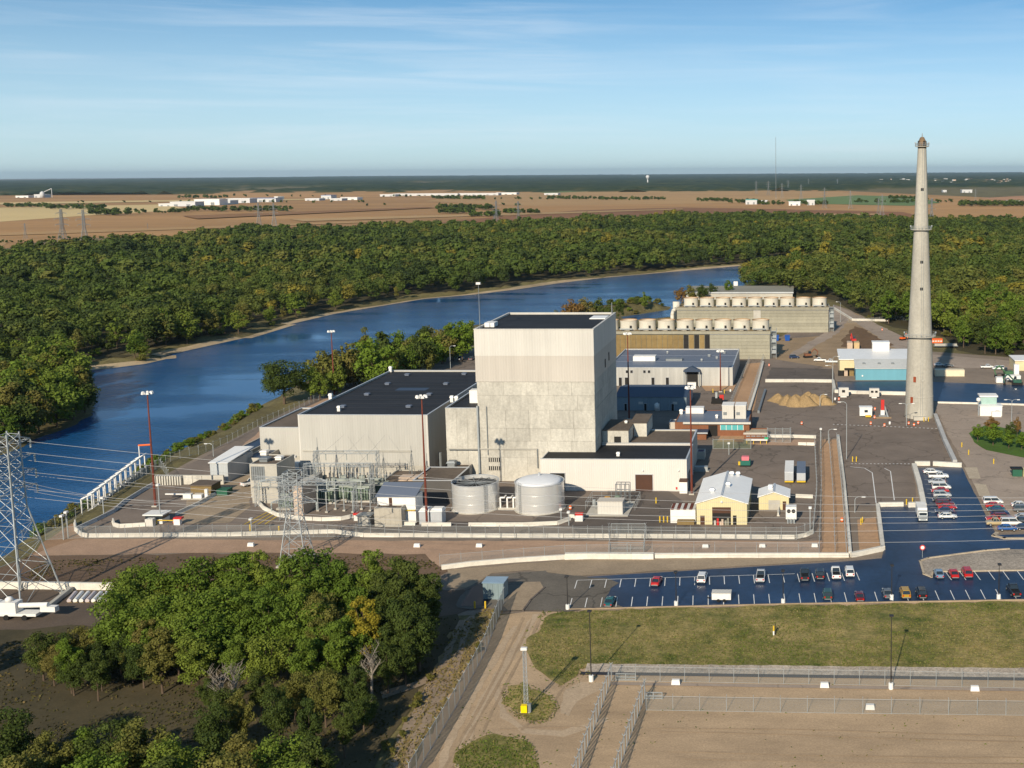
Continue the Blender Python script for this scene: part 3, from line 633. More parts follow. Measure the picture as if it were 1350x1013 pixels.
# ---- tall reactor block
rb = loc_root(thing('tall_block', 'tall cream and concrete windowless block with black roof', 'building'))
zb1 = topz(700, 469.5, ry); zb0 = topz(700, 503, ry)
mb = MB(); t_ = .4
def walls(x0,x1,y0,y1,z0,z1):
    m_ = MB(); m_.box(x0,x1,y0,y0+t_,z0,z1); m_.box(x0,x1,y1-t_,y1,z0,z1); m_.box(x0,x0+t_,y0+t_,y1-t_,z0,z1); m_.box(x1-t_,x1,y0+t_,y1-t_,z0,z1); return m_
walls(rx0,rx1,ry,ry1,zb1,rh).build('upper_cladding', m_cream, rb)
walls(rx0+.04,rx1-.04,ry+.04,ry1-.04,zb0,zb1).build('lower_cladding', m_cream2, rb)
walls(rx0+.25,rx1-.25,ry+.25,ry1-.25,-.5,zb0-.01).build('concrete_wall', m_conc, rb)
part(rb, 'cladding_drip', m_cream2, rx0-.02, rx1+.02, ry-.05, ry+.35, zb0-.12, zb0)
part(rb, 'roof', m_roof, rx0+.4, rx1-.4, ry+.4, ry1-.4, rh-.6, rh-.35)
mb = MB(); e=.1; mb.box(rx0-e,rx1+e,ry-e,ry+.5,rh+.003,rh+.25); mb.box(rx0-e,rx1+e,ry1-.5,ry1+e,rh+.003,rh+.25); mb.box(rx0-e,rx0+.5,ry+.5,ry1-.5,rh+.003,rh+.25); mb.box(rx1-.5,rx1+e,ry+.5,ry1-.5,rh+.003,rh+.25); mb.build('coping', m_cream, rb)
# cast panels of the concrete, front and east side; each a slab
rr = random.Random(3)
zc = [0.0]
rows = [topz(700,y,ry) for y in (636,604,582,565,541,522,503.4)]
cols = [0,.24,.44,.62,.82,1.0]
pm = {}
def slab(x0,x1,y0,y1,z0,z1,name='concrete_panel'):
    return part(rb, name, m_conc, x0,x1,y0,y1,z0,z1)
for k in range(len(rows)-1):
    z0_, z1_ = max(rows[k],0)+.04, rows[k+1]-.04
    off = rr.uniform(-.05,.05)
    for c0, c1 in zip(cols[:-1], cols[1:]):
        a = rx0+.25 + (rx1-rx0-.5)*(c0 + (off if c0>0 else 0)); b_ = rx0+.25 + (rx1-rx0-.5)*(c1+(off if c1<1 else 0))
        slab(a+.03, b_-.03, ry+.25-rr.uniform(.05,.13), ry+.249, z0_, z1_)
    for c0, c1 in ((0,.33),(.33,.66),(.66,1)):
        a = ry+.25 + (ry1-ry-.5)*c0; b_ = ry+.25 + (ry1-ry-.5)*c1
        slab(rx1-.249, rx1-.25+rr.uniform(.05,.12), a+.03, b_-.03, z0_, z1_)
for py_ in (606.5, 617.5):    # two louvred openings
    lv = part(rb, 'louvre', m_dark, xd(645,ry), xd(661,ry), ry-.02, ry+.2, topz(650,py_+2.5,ry), topz(650,py_-2.5,ry))
    for i in range(7):
        x = xd(645+i*16/6, ry); part(lv, 'louvre_blade', m_conc2, x-.12, x+.12, ry-.12, ry-.021, topz(650,py_+2.5,ry), topz(650,py_-2.5,ry))
part(rb, 'pipe_ledge', m_conc2, xd(592,ry), xd(710,ry), ry-.35, ry-.02, topz(650,592.5,ry), topz(650,591.3,ry))
MB().tube((xd(633.5,ry), ry-.4, 0), (xd(633.5,ry), ry-.4, topz(633,535,ry)), .28, n=8).build('downpipe', m_galv, rb)
MB().tube((xd(645,ry), ry-.12, topz(645,600,ry)), (xd(645,ry), ry-.12, topz(645,536,ry)), .12, n=6).build('cable_duct', m_galvd, rb)
MB().tube((xd(710,ry), ry-.2, 4), (xd(710,ry), ry-.2, topz(710,592,ry)), .15, n=6).build('downpipe', m_galvd, rb)
# windows high on the shaded side
for (q, z0_, z1_) in ((.45, zb0+1, zb0+3.5), (.62, zb0+2.0, zb0+4.5)):
    y = ry + (ry1-ry)*q; part(rb, 'side_louvre', m_dark, rx1-.03, rx1+.06, y, y+1.2, z0_, z1_)
mb = MB(); mb.box(rx1-6, rx1-1.2, ry1-12, ry1-5, rh-.35, rh-.1); mb.build('roof_patch', m_roofw, rb)
part(rb, 'roof_hatch', m_white, rx0+.8, rx0+3.6, ry+8, ry+12, rh-.34, rh+.9)
MB().tube((rx0+1.2, ry+2, rh-.3), (rx0+1.2, ry+2, rh+13.0), .14, .06, n=6).build('mast', m_galvd, rb)
MB().box(rx0+.6, rx0+1.8, ry+1.6, ry+2.4, rh+12.6, rh+13.2).build('mast_lamp', m_lampw, rb)
MB().tube((rx1-1, ry1-1, rh-.3), (rx1-1, ry1-1, rh+3.5), .2, .1, n=6).build('vent_pipe', m_galvd, rb)

# ---- concrete link block between hall and tall block
ly = ry + 1.2
lx0 = xd(591, ly); lh = topz(610, 538.5, ly); lx1 = rx0 - .03
lk = loc_root(thing('link_block', 'lower concrete block between dark-roofed hall and tall block', 'building'))
shell(lk, lx0, lx1, ly, ly+26, lh, m_conc, m_roof, .4, m_cop)
for i in range(3):
    part(lk, 'concrete_panel', m_conc, lx0+.05+i*(lx1-lx0)/3, lx0-.05+(i+1)*(lx1-lx0)/3, ly-.10, ly-.001, .2, topz(610,593,ly)-.05)
    part(lk, 'concrete_panel', m_conc, lx0+.05+i*(lx1-lx0)/3, lx0-.05+(i+1)*(lx1-lx0)/3, ly-.08, ly-.001, topz(610,592,ly), lh-.1)
part(lk, 'ledge', m_conc2, lx0, lx1, ly-.3, ly-.101, topz(610,593,ly), topz(610,591.5,ly))
part(lk, 'roof_box', m_white, lx1-5, lx1-.1, ly+9, ly+12, lh-.35, topz(625,515,ly+9))
part(lk, 'roof_box', m_cream, lx1-3.2, lx1-.1, ly+13, ly+16, lh-.35, topz(630,498,ly+13))
# small plant rooms at its foot
sh_ = loc_root(thing('plant_room', 'small cream plant room with brown roof beside hall corner', 'building'))
sy = ly-5; sx0, sx1 = xd(589,sy), xd(617,sy)
shell(sh_, sx0, sx1, sy, ly-.4, topz(600,617,sy), m_cream2, m_roofb, .2)
part(sh_, 'opening', m_dark, xd(592,sy), xd(601,sy), sy-.05, sy+.02, topz(596,627,sy), topz(596,621,sy)); door(sh_, xd(613,sy), xd(615,sy), sy, 2.6, m_brown)
vent(sh_, xd(597,sy+2), sy+2, topz(600,617,sy)-.2, 2.4, 1.8, m_galvd, 'cooling_unit')

# ---- turbine hall
ty = F(568, 630).y
tx1 = xd(567.5, ty); tx0 = xd(397.5, ty); th = topz(480, 547.5, ty); ty1 = F(515, 488.5, th).y
tb = loc_root(thing('turbine_hall', 'large pale ribbed hall with wide flat black roof', 'building'))
shell(tb, tx0, tx1, ty, ty1, th, m_turb, m_roof, .45, m_cop)
part(tb, 'base_course', m_conc2, tx0-.06, tx1+.06, ty-.08, ty-.002, -.2, topz(480,614,ty))
for a, b_ in ((402,455),(470,545)): part(tb, 'wall_ledge', m_conc2, xd(a,ty), xd(b_,ty), ty-.35, ty-.01, topz(480,595.5,ty), topz(480,593.8,ty))
part(tb, 'wall_ledge', m_cream2, xd(480,ty), xd(545,ty), ty-.25, ty-.01, topz(480,614.5,ty), topz(480,613.2,ty))
for c in (tx0+.1, tx1-.5): part(tb, 'corner_trim', m_cream, c, c+.4, ty-.05, ty-.003, .1, th-.02)
for px_, py_ in ((452,537),(484,521),(511,507),(537,495),(539,537),(566,521),(588,507),(612,494)):
    p = F(px_, py_, th-.4); vent(tb, p.x, p.y, th-.45, 1.6, .7, m_roofg)
for px_, py_ in ((436,526),(515,489.5),(602,529.5),(596,529)):
    p = F(px_, py_, th); vent(tb, p.x, p.y, th-.3, 1.1, 2.0, m_lampw, 'exhaust_hood')
for px_, py_ in ((447,542),): p = F(px_, py_, th-.4); vent(tb, p.x, p.y, th-.45, 1.0, 1.6, m_lampw, 'exhaust_hood')
p = F(540,513,th-.45); part(tb, 'roof_patch', m_roofn, p.x-4, p.x+6, p.y-2.5, p.y+2, th-.449, th-.43)
for i in range(1, 12): part(tb, 'roof_seam', M('seam_tar', (0.032,0.033,0.037), .7), tx0+.4, tx1-.4, ty+(ty1-ty)*i/12, ty+(ty1-ty)*i/12+.16, th-.449, th-.44+.02)
for i in range(1, 6): part(rb, 'roof_seam', M('seam_tar', (0.04,0.041,0.046), .6), rx0+.5, rx1-.5, ry+(ry1-ry)*i/6, ry+(ry1-ry)*i/6+.16, rh-.349, rh-.33)
part(tb, 'side_door', m_dark, tx1-.02, tx1+.06, ty+8, ty+11, 0, 3.5)
MB().tube((tx1+1.2, ty+6, 0), (tx1+1.2, ty+6, 6), .5, n=8).build('side_duct', m_galvd, tb)
# ---- west wing
wy = F(372, 610).y; wx0 = xd(346.5, wy); wx1 = tx0 - .05; wh = topz(370, 564, wy)
wg = loc_root(thing('west_wing', 'low pale wing with brown roof on river side of hall', 'building'))
shell(wg, wx0, wx1, wy, F(403,538,wh).y, wh, m_turb, m_roofb, .3, m_cop)
part(wg, 'wall_lamp', m_white, wx1-3.2, wx1-.4, wy-.9, wy-.01, wh-2.2, wh-1.2)
part(wg, 'roof_hatch', m_white, wx1-4, wx1-2, wy+20, wy+23, wh-.3, wh+.6)
part(wg, 'base_course', m_conc2, wx0-.05, wx1, wy-.08, wy-.002, -.2, 2.0)
# ---- low blocks behind the switchyard, west side
def block(name, label, pl, pr, yb, yt, depth, wall, roof, cop=None, cat='building', parapet=.25, z0=-.2):
    x0, x1, y = foot(pl, pr, yb); h = topz((pl+pr)/2, yt, y)
    r_ = loc_root(thing(name, label, cat)); shell(r_, x0, x1, y, y+depth, h, wall, roof, parapet, cop, z0)
    return r_, x0, x1, y, h
b1, x0, x1, y, h = block('pump_house', 'grey metal pump house with white sloping roof', 278, 301.5, 636, 611, 15, siding('grey_cladding', (0.40,0.42,0.43), 0.5), m_roofw)
MB().add([(x0-.3,y-.4,h+.05),(x1+.3,y-.4,h+.05),(x1+.3,y+15.3,h+1.1),(x0-.3,y+15.3,h+1.1),(x0-.3,y-.4,h+.25),(x1+.3,y-.4,h+.25),(x1+.3,y+15.3,h+1.3),(x0-.3,y+15.3,h+1.3)],[(0,3,2,1),(4,5,6,7),(0,1,5,4),(1,2,6,5),(2,3,7,6),(3,0,4,7)]).build('sloped_roof', m_roofw, b1)
b2, x0, x1, y, h = block('valve_house', 'low beige block on the riverside behind the pump house', 304, 328, 612, 596, 22, m_conc2, m_roofn)
part(b2, 'parapet_wall', m_cream2, x0, x0+6, y-.15, y-.002, h-1.8, h)
b3, x0, x1, y, h = block('screen_house', 'low dark roofed screen house left of the hall wing', 322, 347, 622, 604, 18, m_conc2, m_roofn)
vent(b3, x0+4, y+5, h-.25, 2.2, 1.4, m_white, 'roof_unit')
b4, x0, x1, y, h = block('louvre_block', 'concrete block with grey louvre beside switchyard', 331, 367, 652, 612, 11, m_conc2, m_roofb)
lv = part(b4, 'louvre', m_galvd, x0+.4, x0+4.2, y-.06, y+.02, h-4.6, h-.7)
for i in range(6): part(lv, 'louvre_blade', m_dark, x0+.4+i*.62, x0+.48+i*.62, y-.1, y-.061, h-4.6, h-.7)
vent(b4, x0+2.5, y+4, h-.25, 2.6, 1.2, m_galvd, 'cooling_unit'); vent(b4, x0+5.6, y+6, h-.25, 2.0, 1.0, m_white, 'cooling_unit')
b5, x0, x1, y, h = block('breaker_room', 'low pinkish breaker room against the hall', 368, 396, 632, 621, 7, m_pink, m_roofb)
part(b5, 'roof_unit', m_white, x0+2.5, x0+5, y+2, y+5, h-.25, h+1.8); MB().tube((x0+1.2,y+1,h-.25),(x0+1.2,y+1,h+4.2),.45,n=8).build('white_duct', m_lampw, b5)
part(b5, 'roof_unit', m_white, x0-3, x0+3, y+4.5, y+5.5, h+2.6, h+3.2)
# dark low building right of switchyard and sheds in front
b6, x0, x1, y, h = block('switchgear_building', 'long dark low building with two skylights by switchyard', 545, 600, 664, 634, 14, M('dark_cladding', (0.09,0.085,0.08), 0.7), m_roofb, m_cop)
for q in (.1, .42):
    p = x0-6+ (x1-x0)*q; part(b6, 'skylight', m_pink, p, p+3.2, y+3, y+6.5, h-.24, h-.02)
b6b, x0, x1, y, h = block('roofed_annex', 'flat brown-roofed block behind the blue-roofed shed', 500, 546, 652, 637, 14, m_conc2, m_roofb)
for q in (.42, .72): part(b6b, 'skylight', m_pink, x0+(x1-x0)*q, x0+(x1-x0)*q+2.6, y+3, y+7, h-.24, h-.02)
def gable_shed(name, label, pl, pr, yb, ye, rise, depth, wall, roof, over=.35):
    x0, x1, y = foot(pl, pr, yb); h = topz((pl+pr)/2, ye, y); xm = (x0+x1)/2; y1 = y+depth
    r_ = loc_root(thing(name, label, 'building'))
    MB().yprism([(x0,-.2),(x1,-.2),(x1,h),(xm,h+rise),(x0,h)], y, y1).build('wall', wall, r_)
    for s in (-1, 1):
        xe = (x0-over) if s < 0 else (x1+over); sl = rise/((x1-x0)/2)
        ze = h - over*sl
        MB().yprism([(xe,ze+.02),(xm,h+rise+.02),(xm,h+rise+.2),(xe,ze+.2)] if s<0 else [(xm,h+rise+.02),(xe,ze+.02),(xe,ze+.2),(xm,h+rise+.2)], y-over, y1+over).build('roof_slope', roof, r_)
    part(r_, 'ridge_cap', m_cop, xm-.25, xm+.25, y-over-.02, y1+over+.02, h+rise+.14, h+rise+.3)
    return r_, x0, x1, xm, y, y1, h
# shed with blue-grey roof: pitched toward us
b7, x0, x1, y, h = block('equipment_shed', 'white shed with blue-grey metal roof among switchyard gear', 498.5, 549, 690, 655, 5.5, m_white, m_roofg)
MB().add([(x0-.3,y-.4,h),(x1+.3,y-.4,h),(x1+.3,y+6,h+1.9),(x0-.3,y+6,h+1.9),(x0-.3,y-.4,h+.2),(x1+.3,y-.4,h+.2),(x1+.3,y+6,h+2.1),(x0-.3,y+6,h+2.1)],[(0,3,2,1),(4,5,6,7),(0,1,5,4),(1,2,6,5),(2,3,7,6),(3,0,4,7)]).build('sloped_roof', m_roofg, b7)
part(b7, 'door', m_brown, x0+3.0, x0+3.8, y-.08, y+.02, h-3.2, h-.3); part(b7, 'ledge', m_yellowp, x0+6.4, x1, y-.5, y-.01, h-3.5, h-3.38)
b8, x0, x1, y, h = block('equipment_shed', 'grey-beige metal cabinet shed with flat dark roof', 494, 530, 695, 670, 4, M('shed_beige', (0.40,0.37,0.31), 0.7), m_roofb)
for i in range(5): part(b8, 'door_panel', M('shed_beige', (1,1,1)), x0+.3+i*1.25, x0+1.45+i*1.25, y-.05, y-.003, .3, h-.3)
for k, (a, b_) in enumerate(((553,566),(568,583))):
    cb = loc_root(thing('control_cabinet', ('left' if k == 0 else 'right') + ' one of the twin pale blue-grey cabinets by the mast', 'cabinet', group='twin cabinets by mast'))
    x0, x1, y = foot(a, b_, 692); h = topz(a, 675, y); mc = M('cabinet_grey', (0.42,0.46,0.49), 0.5)
    part(cb, 'body', mc, x0, x1, y, y+3, 0, h); MB().add([(x0-.15,y-.2,h),(x1+.15,y-.2,h),(x1+.15,y+3.2,h),(x0-.15,y+3.2,h),(x0+.3,y+.6,h+.7),(x1-.1,y+.6,h+.7),(x1-.1,y+2.6,h+.7),(x0+.3,y+2.6,h+.7)],[(4,5,6,7),(0,1,5,4),(1,2,6,5),(2,3,7,6),(3,0,4,7)]).build('lid', m_white, cb)
    part(cb, 'door', m_cop, x0+.2, x1-.2, y-.05, y-.002, .3, h-.3)

# ---- storage tanks
for k, (pl_, pr_, yb, yt, dome) in enumerate(((597.5,658,678.5,642.5,0),(680,743.5,680,643,1))):
    A, B = F(pl_, yb-9), F(pr_, yb-9); r_ = (B.x-A.x)/2; cx = (A.x+B.x)/2; yf = F((pl_+pr_)/2, yb).y; cy = yf + r_
    h = topz((pl_+pr_)/2, yt, yf)
    tk = thing('storage_tank', 'silver round tank with ' + ('white domed roof' if dome else 'sunken dark roof') + (' beside white annex' if dome else ' left of its twin'), 'tank', (cx, cy, 0), group='silver storage tanks')
    MB().lathe([(r_+.35,0),(r_+.35,.25),(r_+.01,.26)], 48).build('foundation', m_conc2, tk)
    n = 24
    MB().lathe([(r_,.2),(r_,h)], 64, cap=False).build('shell', m_alu, tk, smooth=True)
    for zz in (h*.33, h*.66): MB().lathe([(r_+.005,zz),(r_+.05,zz+.02),(r_+.05,zz+.08),(r_+.005,zz+.1)], 64, cap=False).build('hoop', m_alu, tk, smooth=True)
    MB().lathe([(r_-.1,h-.05),(r_+.12,h-.05),(r_+.12,h+.12),(r_-.1,h+.12),(r_-.1,h-.05)], 64, cap=False).build('rim', m_cop, tk)
    if dome: 
        MB().lathe([(r_-.08,h+.02),(r_*.8,h+.62),(r_*.5,h+1.15),(r_*.2,h+1.42),(.05,h+1.48)], 48).build('roof', m_tankroof, tk, smooth=True)
        MB().tube((0,0,h+1.4),(0,0,h+2.2),.35,n=10).build('roof_vent', m_cop, tk)
    else:
        MB().lathe([(r_-.08,h-.9),(.05,h-.75)], 48).build('roof', M('tank_dark_roof', (0.035,0.034,0.033), 0.8, 0.4, 0.4, 0.5), tk)
        g = MB()
        for i in range(8):
            a = math.pi*i/8; g.tube((math.cos(a)*(r_-.2),math.sin(a)*(r_-.2),h-.55),(-math.cos(a)*(r_-.2),-math.sin(a)*(r_-.2),h-.55),.09,n=4)
        g.build('roof_ribs', m_galvd, tk)
    ld = MB(); a = -.9 if not dome else -2.2; dx, dy = math.cos(a), math.sin(a)
    for s in (-.3,.3): ld.tube((dx*(r_+.35)-dy*s,dy*(r_+.35)+dx*s,0),(dx*(r_+.35)-dy*s,dy*(r_+.35)+dx*s,h+1),.05,n=4)
    for i in range(int(h/.5)): ld.tube((dx*(r_+.35)-dy*-.3,dy*(r_+.35)+dx*-.3,.4+i*.5),(dx*(r_+.35)-dy*.3,dy*(r_+.35)+dx*.3,.4+i*.5),.035,n=4)
    ld.build('ladder', m_galvd, tk)
    if k == 1: TK = (cx, cy, r_, h)
# pipes between the tanks
pt = loc_root(thing('pipe_stand', 'white valve pipes between the two silver tanks', 'pipes'))
p = F(668, 672)
for s in (-1.6, 0.2, 1.8): MB().path([(p.x+s,p.y,0),(p.x+s,p.y,3.2),(p.x+s+1.0,p.y,3.2),(p.x+s+1.0,p.y+2,3.2)], .22, 8).build('pipe', m_lampw, pt)
MB().box(p.x-2.2,p.x+3.2,p.y-.3,p.y+.3,0,.5).build('plinth', m_conc2, pt)
# tall white vessel with a small green mark
vs_ = F(691, 628); vh = hz(691, 628, 595); vt = thing('gas_vessel', 'upright white vessel standing behind the domed silver tank', 'vessel', vs_)
MB().lathe([(.1,vh),(.9,vh-.15),(1.55,vh-.6),(1.62,vh-1.2),(1.62,1.1),(1.45,.5),(.2,.4)], 28).build('shell', m_lampw, vt, smooth=True)
for i in range(4):
    a = math.pi/4 + i*math.pi/2; MB().tube((math.cos(a)*1.3,math.sin(a)*1.3,0),(math.cos(a)*1.3,math.sin(a)*1.3,1.2),.14,n=6).build('leg', m_galv, vt)
ring = MB()
for i in range(12):
    a0 = math.radians(-125 + i*5.5); a1 = math.radians(-125+(i+.7)*5.5); z0_ = vh-2.6; z1_ = z0_+(.35 if i%3 else .5)
    ring.add([(1.64*math.cos(a0),1.64*math.sin(a0),z0_),(1.64*math.cos(a1),1.64*math.sin(a1),z0_),(1.64*math.cos(a1),1.64*math.sin(a1),z1_),(1.64*math.cos(a0),1.64*math.sin(a0),z1_)],[(0,1,2,3)])
ring.build('green_lettering', M('sign_green', (0.05,0.35,0.16), 0.6), vt)
ft = loc_root(thing('filter_unit', 'dark filter unit with hooded top beside the white vessel', 'filter'))
p = F(677, 634); part(ft, 'body', m_galvd, p.x-2.2, p.x+2, p.y, p.y+3, 0, 4.2); MB().frus((p.x-2.6,p.x+2.4,p.y-.3,p.y+3.3),(p.x-1.4,p.x+1.2,p.y+.6,p.y+2.4),4.2,5.4).build('hood', m_dark, ft)
part(ft, 'cap', m_conc2, p.x-.9, p.x+1.0, p.y+1, p.y+2.2, 5.4, 7.0)

# ---- stepped brown-roofed rooms on the shaded side
e1 = loc_root(thing('side_rooms', 'stepped concrete rooms with brown gravel roofs beside tall block', 'building'))
ey0 = ay1 + .1; 
h1 = ah + .2; ex0, ex1 = rx1 + .05, xd(912, ey0, 610)
ey1 = F(905, 567, h1).y
shell(e1, ex0, ex1, ey0, ey1, h1, m_conc2, m_roofb, .3, m_cop)
h2 = topz(815, 568, ey0+1); x_ = xd(829, ey0+1, 600)
y2 = ey0+1; part(e1, 'penthouse', m_conc, ex0+.02, x_, y2, F(830,554,h2).y, h1-.3, h2); part(e1, 'penthouse_roof', m_roofb, ex0+.1, x_+.15, y2-.15, F(830,554,h2).y+.1, h2+.003, h2+.18)
part(e1, 'louvre', m_dark, xd(811,y2), xd(820,y2), y2-.06, y2+.02, h1, h1+1.8)
y3 = y2 + 9; h3 = topz(840, 558.5, y3); xa, xb = xd(831,y3,590), xd(853,y3,590)
part(e1, 'penthouse', m_conc, xa, xb, y3, y3+13, h1-.3, h3); part(e1, 'penthouse_roof', m_roofb, xa-.1, xb+.1, y3-.1, y3+13.1, h3+.003, h3+.18)
part(e1, 'door', m_brick, xd(834,y3), xd(837,y3), y3-.08, y3+.02, h1-.25, h1+2.2); part(e1, 'roof_unit', m_lampw, xa-2.6, xa-.4, y3-3, y3-1.6, h1-.3, h1+.8)
vent(e1, xa-1.2, y3+.5, h2, .9, .9, m_lampw)

# ---- tall ventilation stack
sb = F(1213.5, 553.5)
ss = thing('ventilation_stack', 'very tall tapering concrete stack with three ringed platforms', 'chimney', (sb.x, sb.y+5, 0))
syc = sb.y + 5
def srad(pl_, pr_, py_): 
    z = topz(1213, py_, syc); k = syc/ray(1213,py_).y/1500; return (pr_-pl_)/2*k, z
prof = [(srad(1194.5,1232.5,553)[0], -.3)]
for a, b_, c_ in ((1195.8,1232,520),(1198.8,1230.6,445),(1201.6,1229.4,400),(1205,1228,345),(1207.6,1226.9,303),(1209.8,1225.9,260),(1211.4,1225,225),(1212.2,1223.6,196)): prof.append(srad(a,b_,c_))
pr2 = []
for (r0,z0_),(r1,z1_) in zip(prof[:-1], prof[1:]):
    for i in range(6): pr2.append((r0+(r1-r0)*i/6, z0_+(z1_-z0_)*i/6))
pr2.append(prof[-1]); MB().lathe(pr2, 48, cap=False).build('shaft', m_stack, ss, smooth=True)
zt = prof[-1][1]; rt = prof[-1][0]; ztip = topz(1217,181,syc)
MB().lathe([(rt,zt),(rt*.98,zt+(ztip-zt)*.45),(rt*.78,zt+(ztip-zt)*.72),(rt*.42,ztip)], 24).build('cap', M('stained_concrete', (0.17,0.115,0.07), 0.9, 0.3), ss, smooth=True)
MB().tube((0,0,ztip),(0,0,ztip+1.4),.25,.08,n=8).build('tip', m_galvd, ss)
for i in range(4):
    a = i*math.pi/2+.4; MB().box(math.cos(a)*rt*.9-.3,math.cos(a)*rt*.9+.3,math.sin(a)*rt*.9-.3,math.sin(a)*rt*.9+.3,zt+.8,zt+2.6).build('cap_opening', m_dark, ss)
def rad_at(z): return float(np.interp(z, [q[1] for q in prof], [q[0] for q in prof]))
def ringplat(py_, rr_, big):
    z = topz(1213, py_, syc); rc = rad_at(z)
    ro = rc + rr_
    g = MB().lathe([(rc-.05,z-.25),(ro,z-.05),(ro,z+.12),(rc-.05,z+.12)], 40, cap=False).build('platform', m_conc2, ss)
    q = MB()
    for i in range(20):
        a = i*2*math.pi/20; b_ = (i+1)*2*math.pi/20
        q.tube((ro*math.cos(a),ro*math.sin(a),z+.1),(ro*math.cos(a),ro*math.sin(a),z+1.2),.05,n=4)
        for k in (.65,1.2): q.tube((ro*math.cos(a),ro*math.sin(a),z+k),(ro*math.cos(b_),ro*math.sin(b_),z+k),.05,n=4)
    q.build('railing', m_galv, g)
    for s in (-1,1): MB().box(s*ro-.18,s*ro+.18,-.2,.2,z+1.0,z+1.5).build('warning_light', m_galv, g)
ringplat(443,1.3,1); ringplat(303,1.1,1); ringplat(193.5,.9,0)
for py_ in (521.5, 380, 250, 345): 
    z = topz(1213,py_,syc); rc = rad_at(z)
    if py_ == 521.5: MB().lathe([(rc,z-.12),(rc+.1,z),(rc,z+.12)],48,cap=False).build('band', m_stack, ss)
    else: MB().box(-.5,.5,-rc-.05,-rc+.3,z-.5,z+.5).build('shaft_window', m_dark, ss)
lad = MB(); 
for s in (-.35,.35): lad.path([(s+.3, -(r_a+.25), z_a) for r_a, z_a in prof[0:]], .05, 4)
lad.build('ladder', m_galv, ss)
def sfix(name, mat, px_, pt_, pb_, w):
    z0_, z1_ = topz(px_,pb_,sb.y), topz(px_,pt_,sb.y); dx = (px_-1213.5)*syc/ray(1213,500).y/1500
    rc = prof[0][0]*.955; dy = -math.sqrt(max(.1, rc*rc-dx*dx))
    o = MB().box(-w/2,w/2,-.12,.6,0,z1_-z0_).build(name, mat, ss, loc=(dx,dy,z0_)); o.rotation_euler = (0,0,math.atan2(dx,-dy)); return o
mo = M('red_oxide', (0.26,0.055,0.02), 0.7, 0.15)
sfix('door', mo, 1202.3, 524.5, 533, 1.0); sfix('window', mo, 1205.5, 497.5, 504.5, .9); sfix('plaque', m_conc2, 1216, 501, 503.5, 1.0); sfix('hatch', m_dark, 1224.8, 544, 547, .8)
MB().box(-2.5,2.0,-prof[0][0]-1.6,-prof[0][0]+1.0,0,1.3).build('plinth', m_conc2, ss)

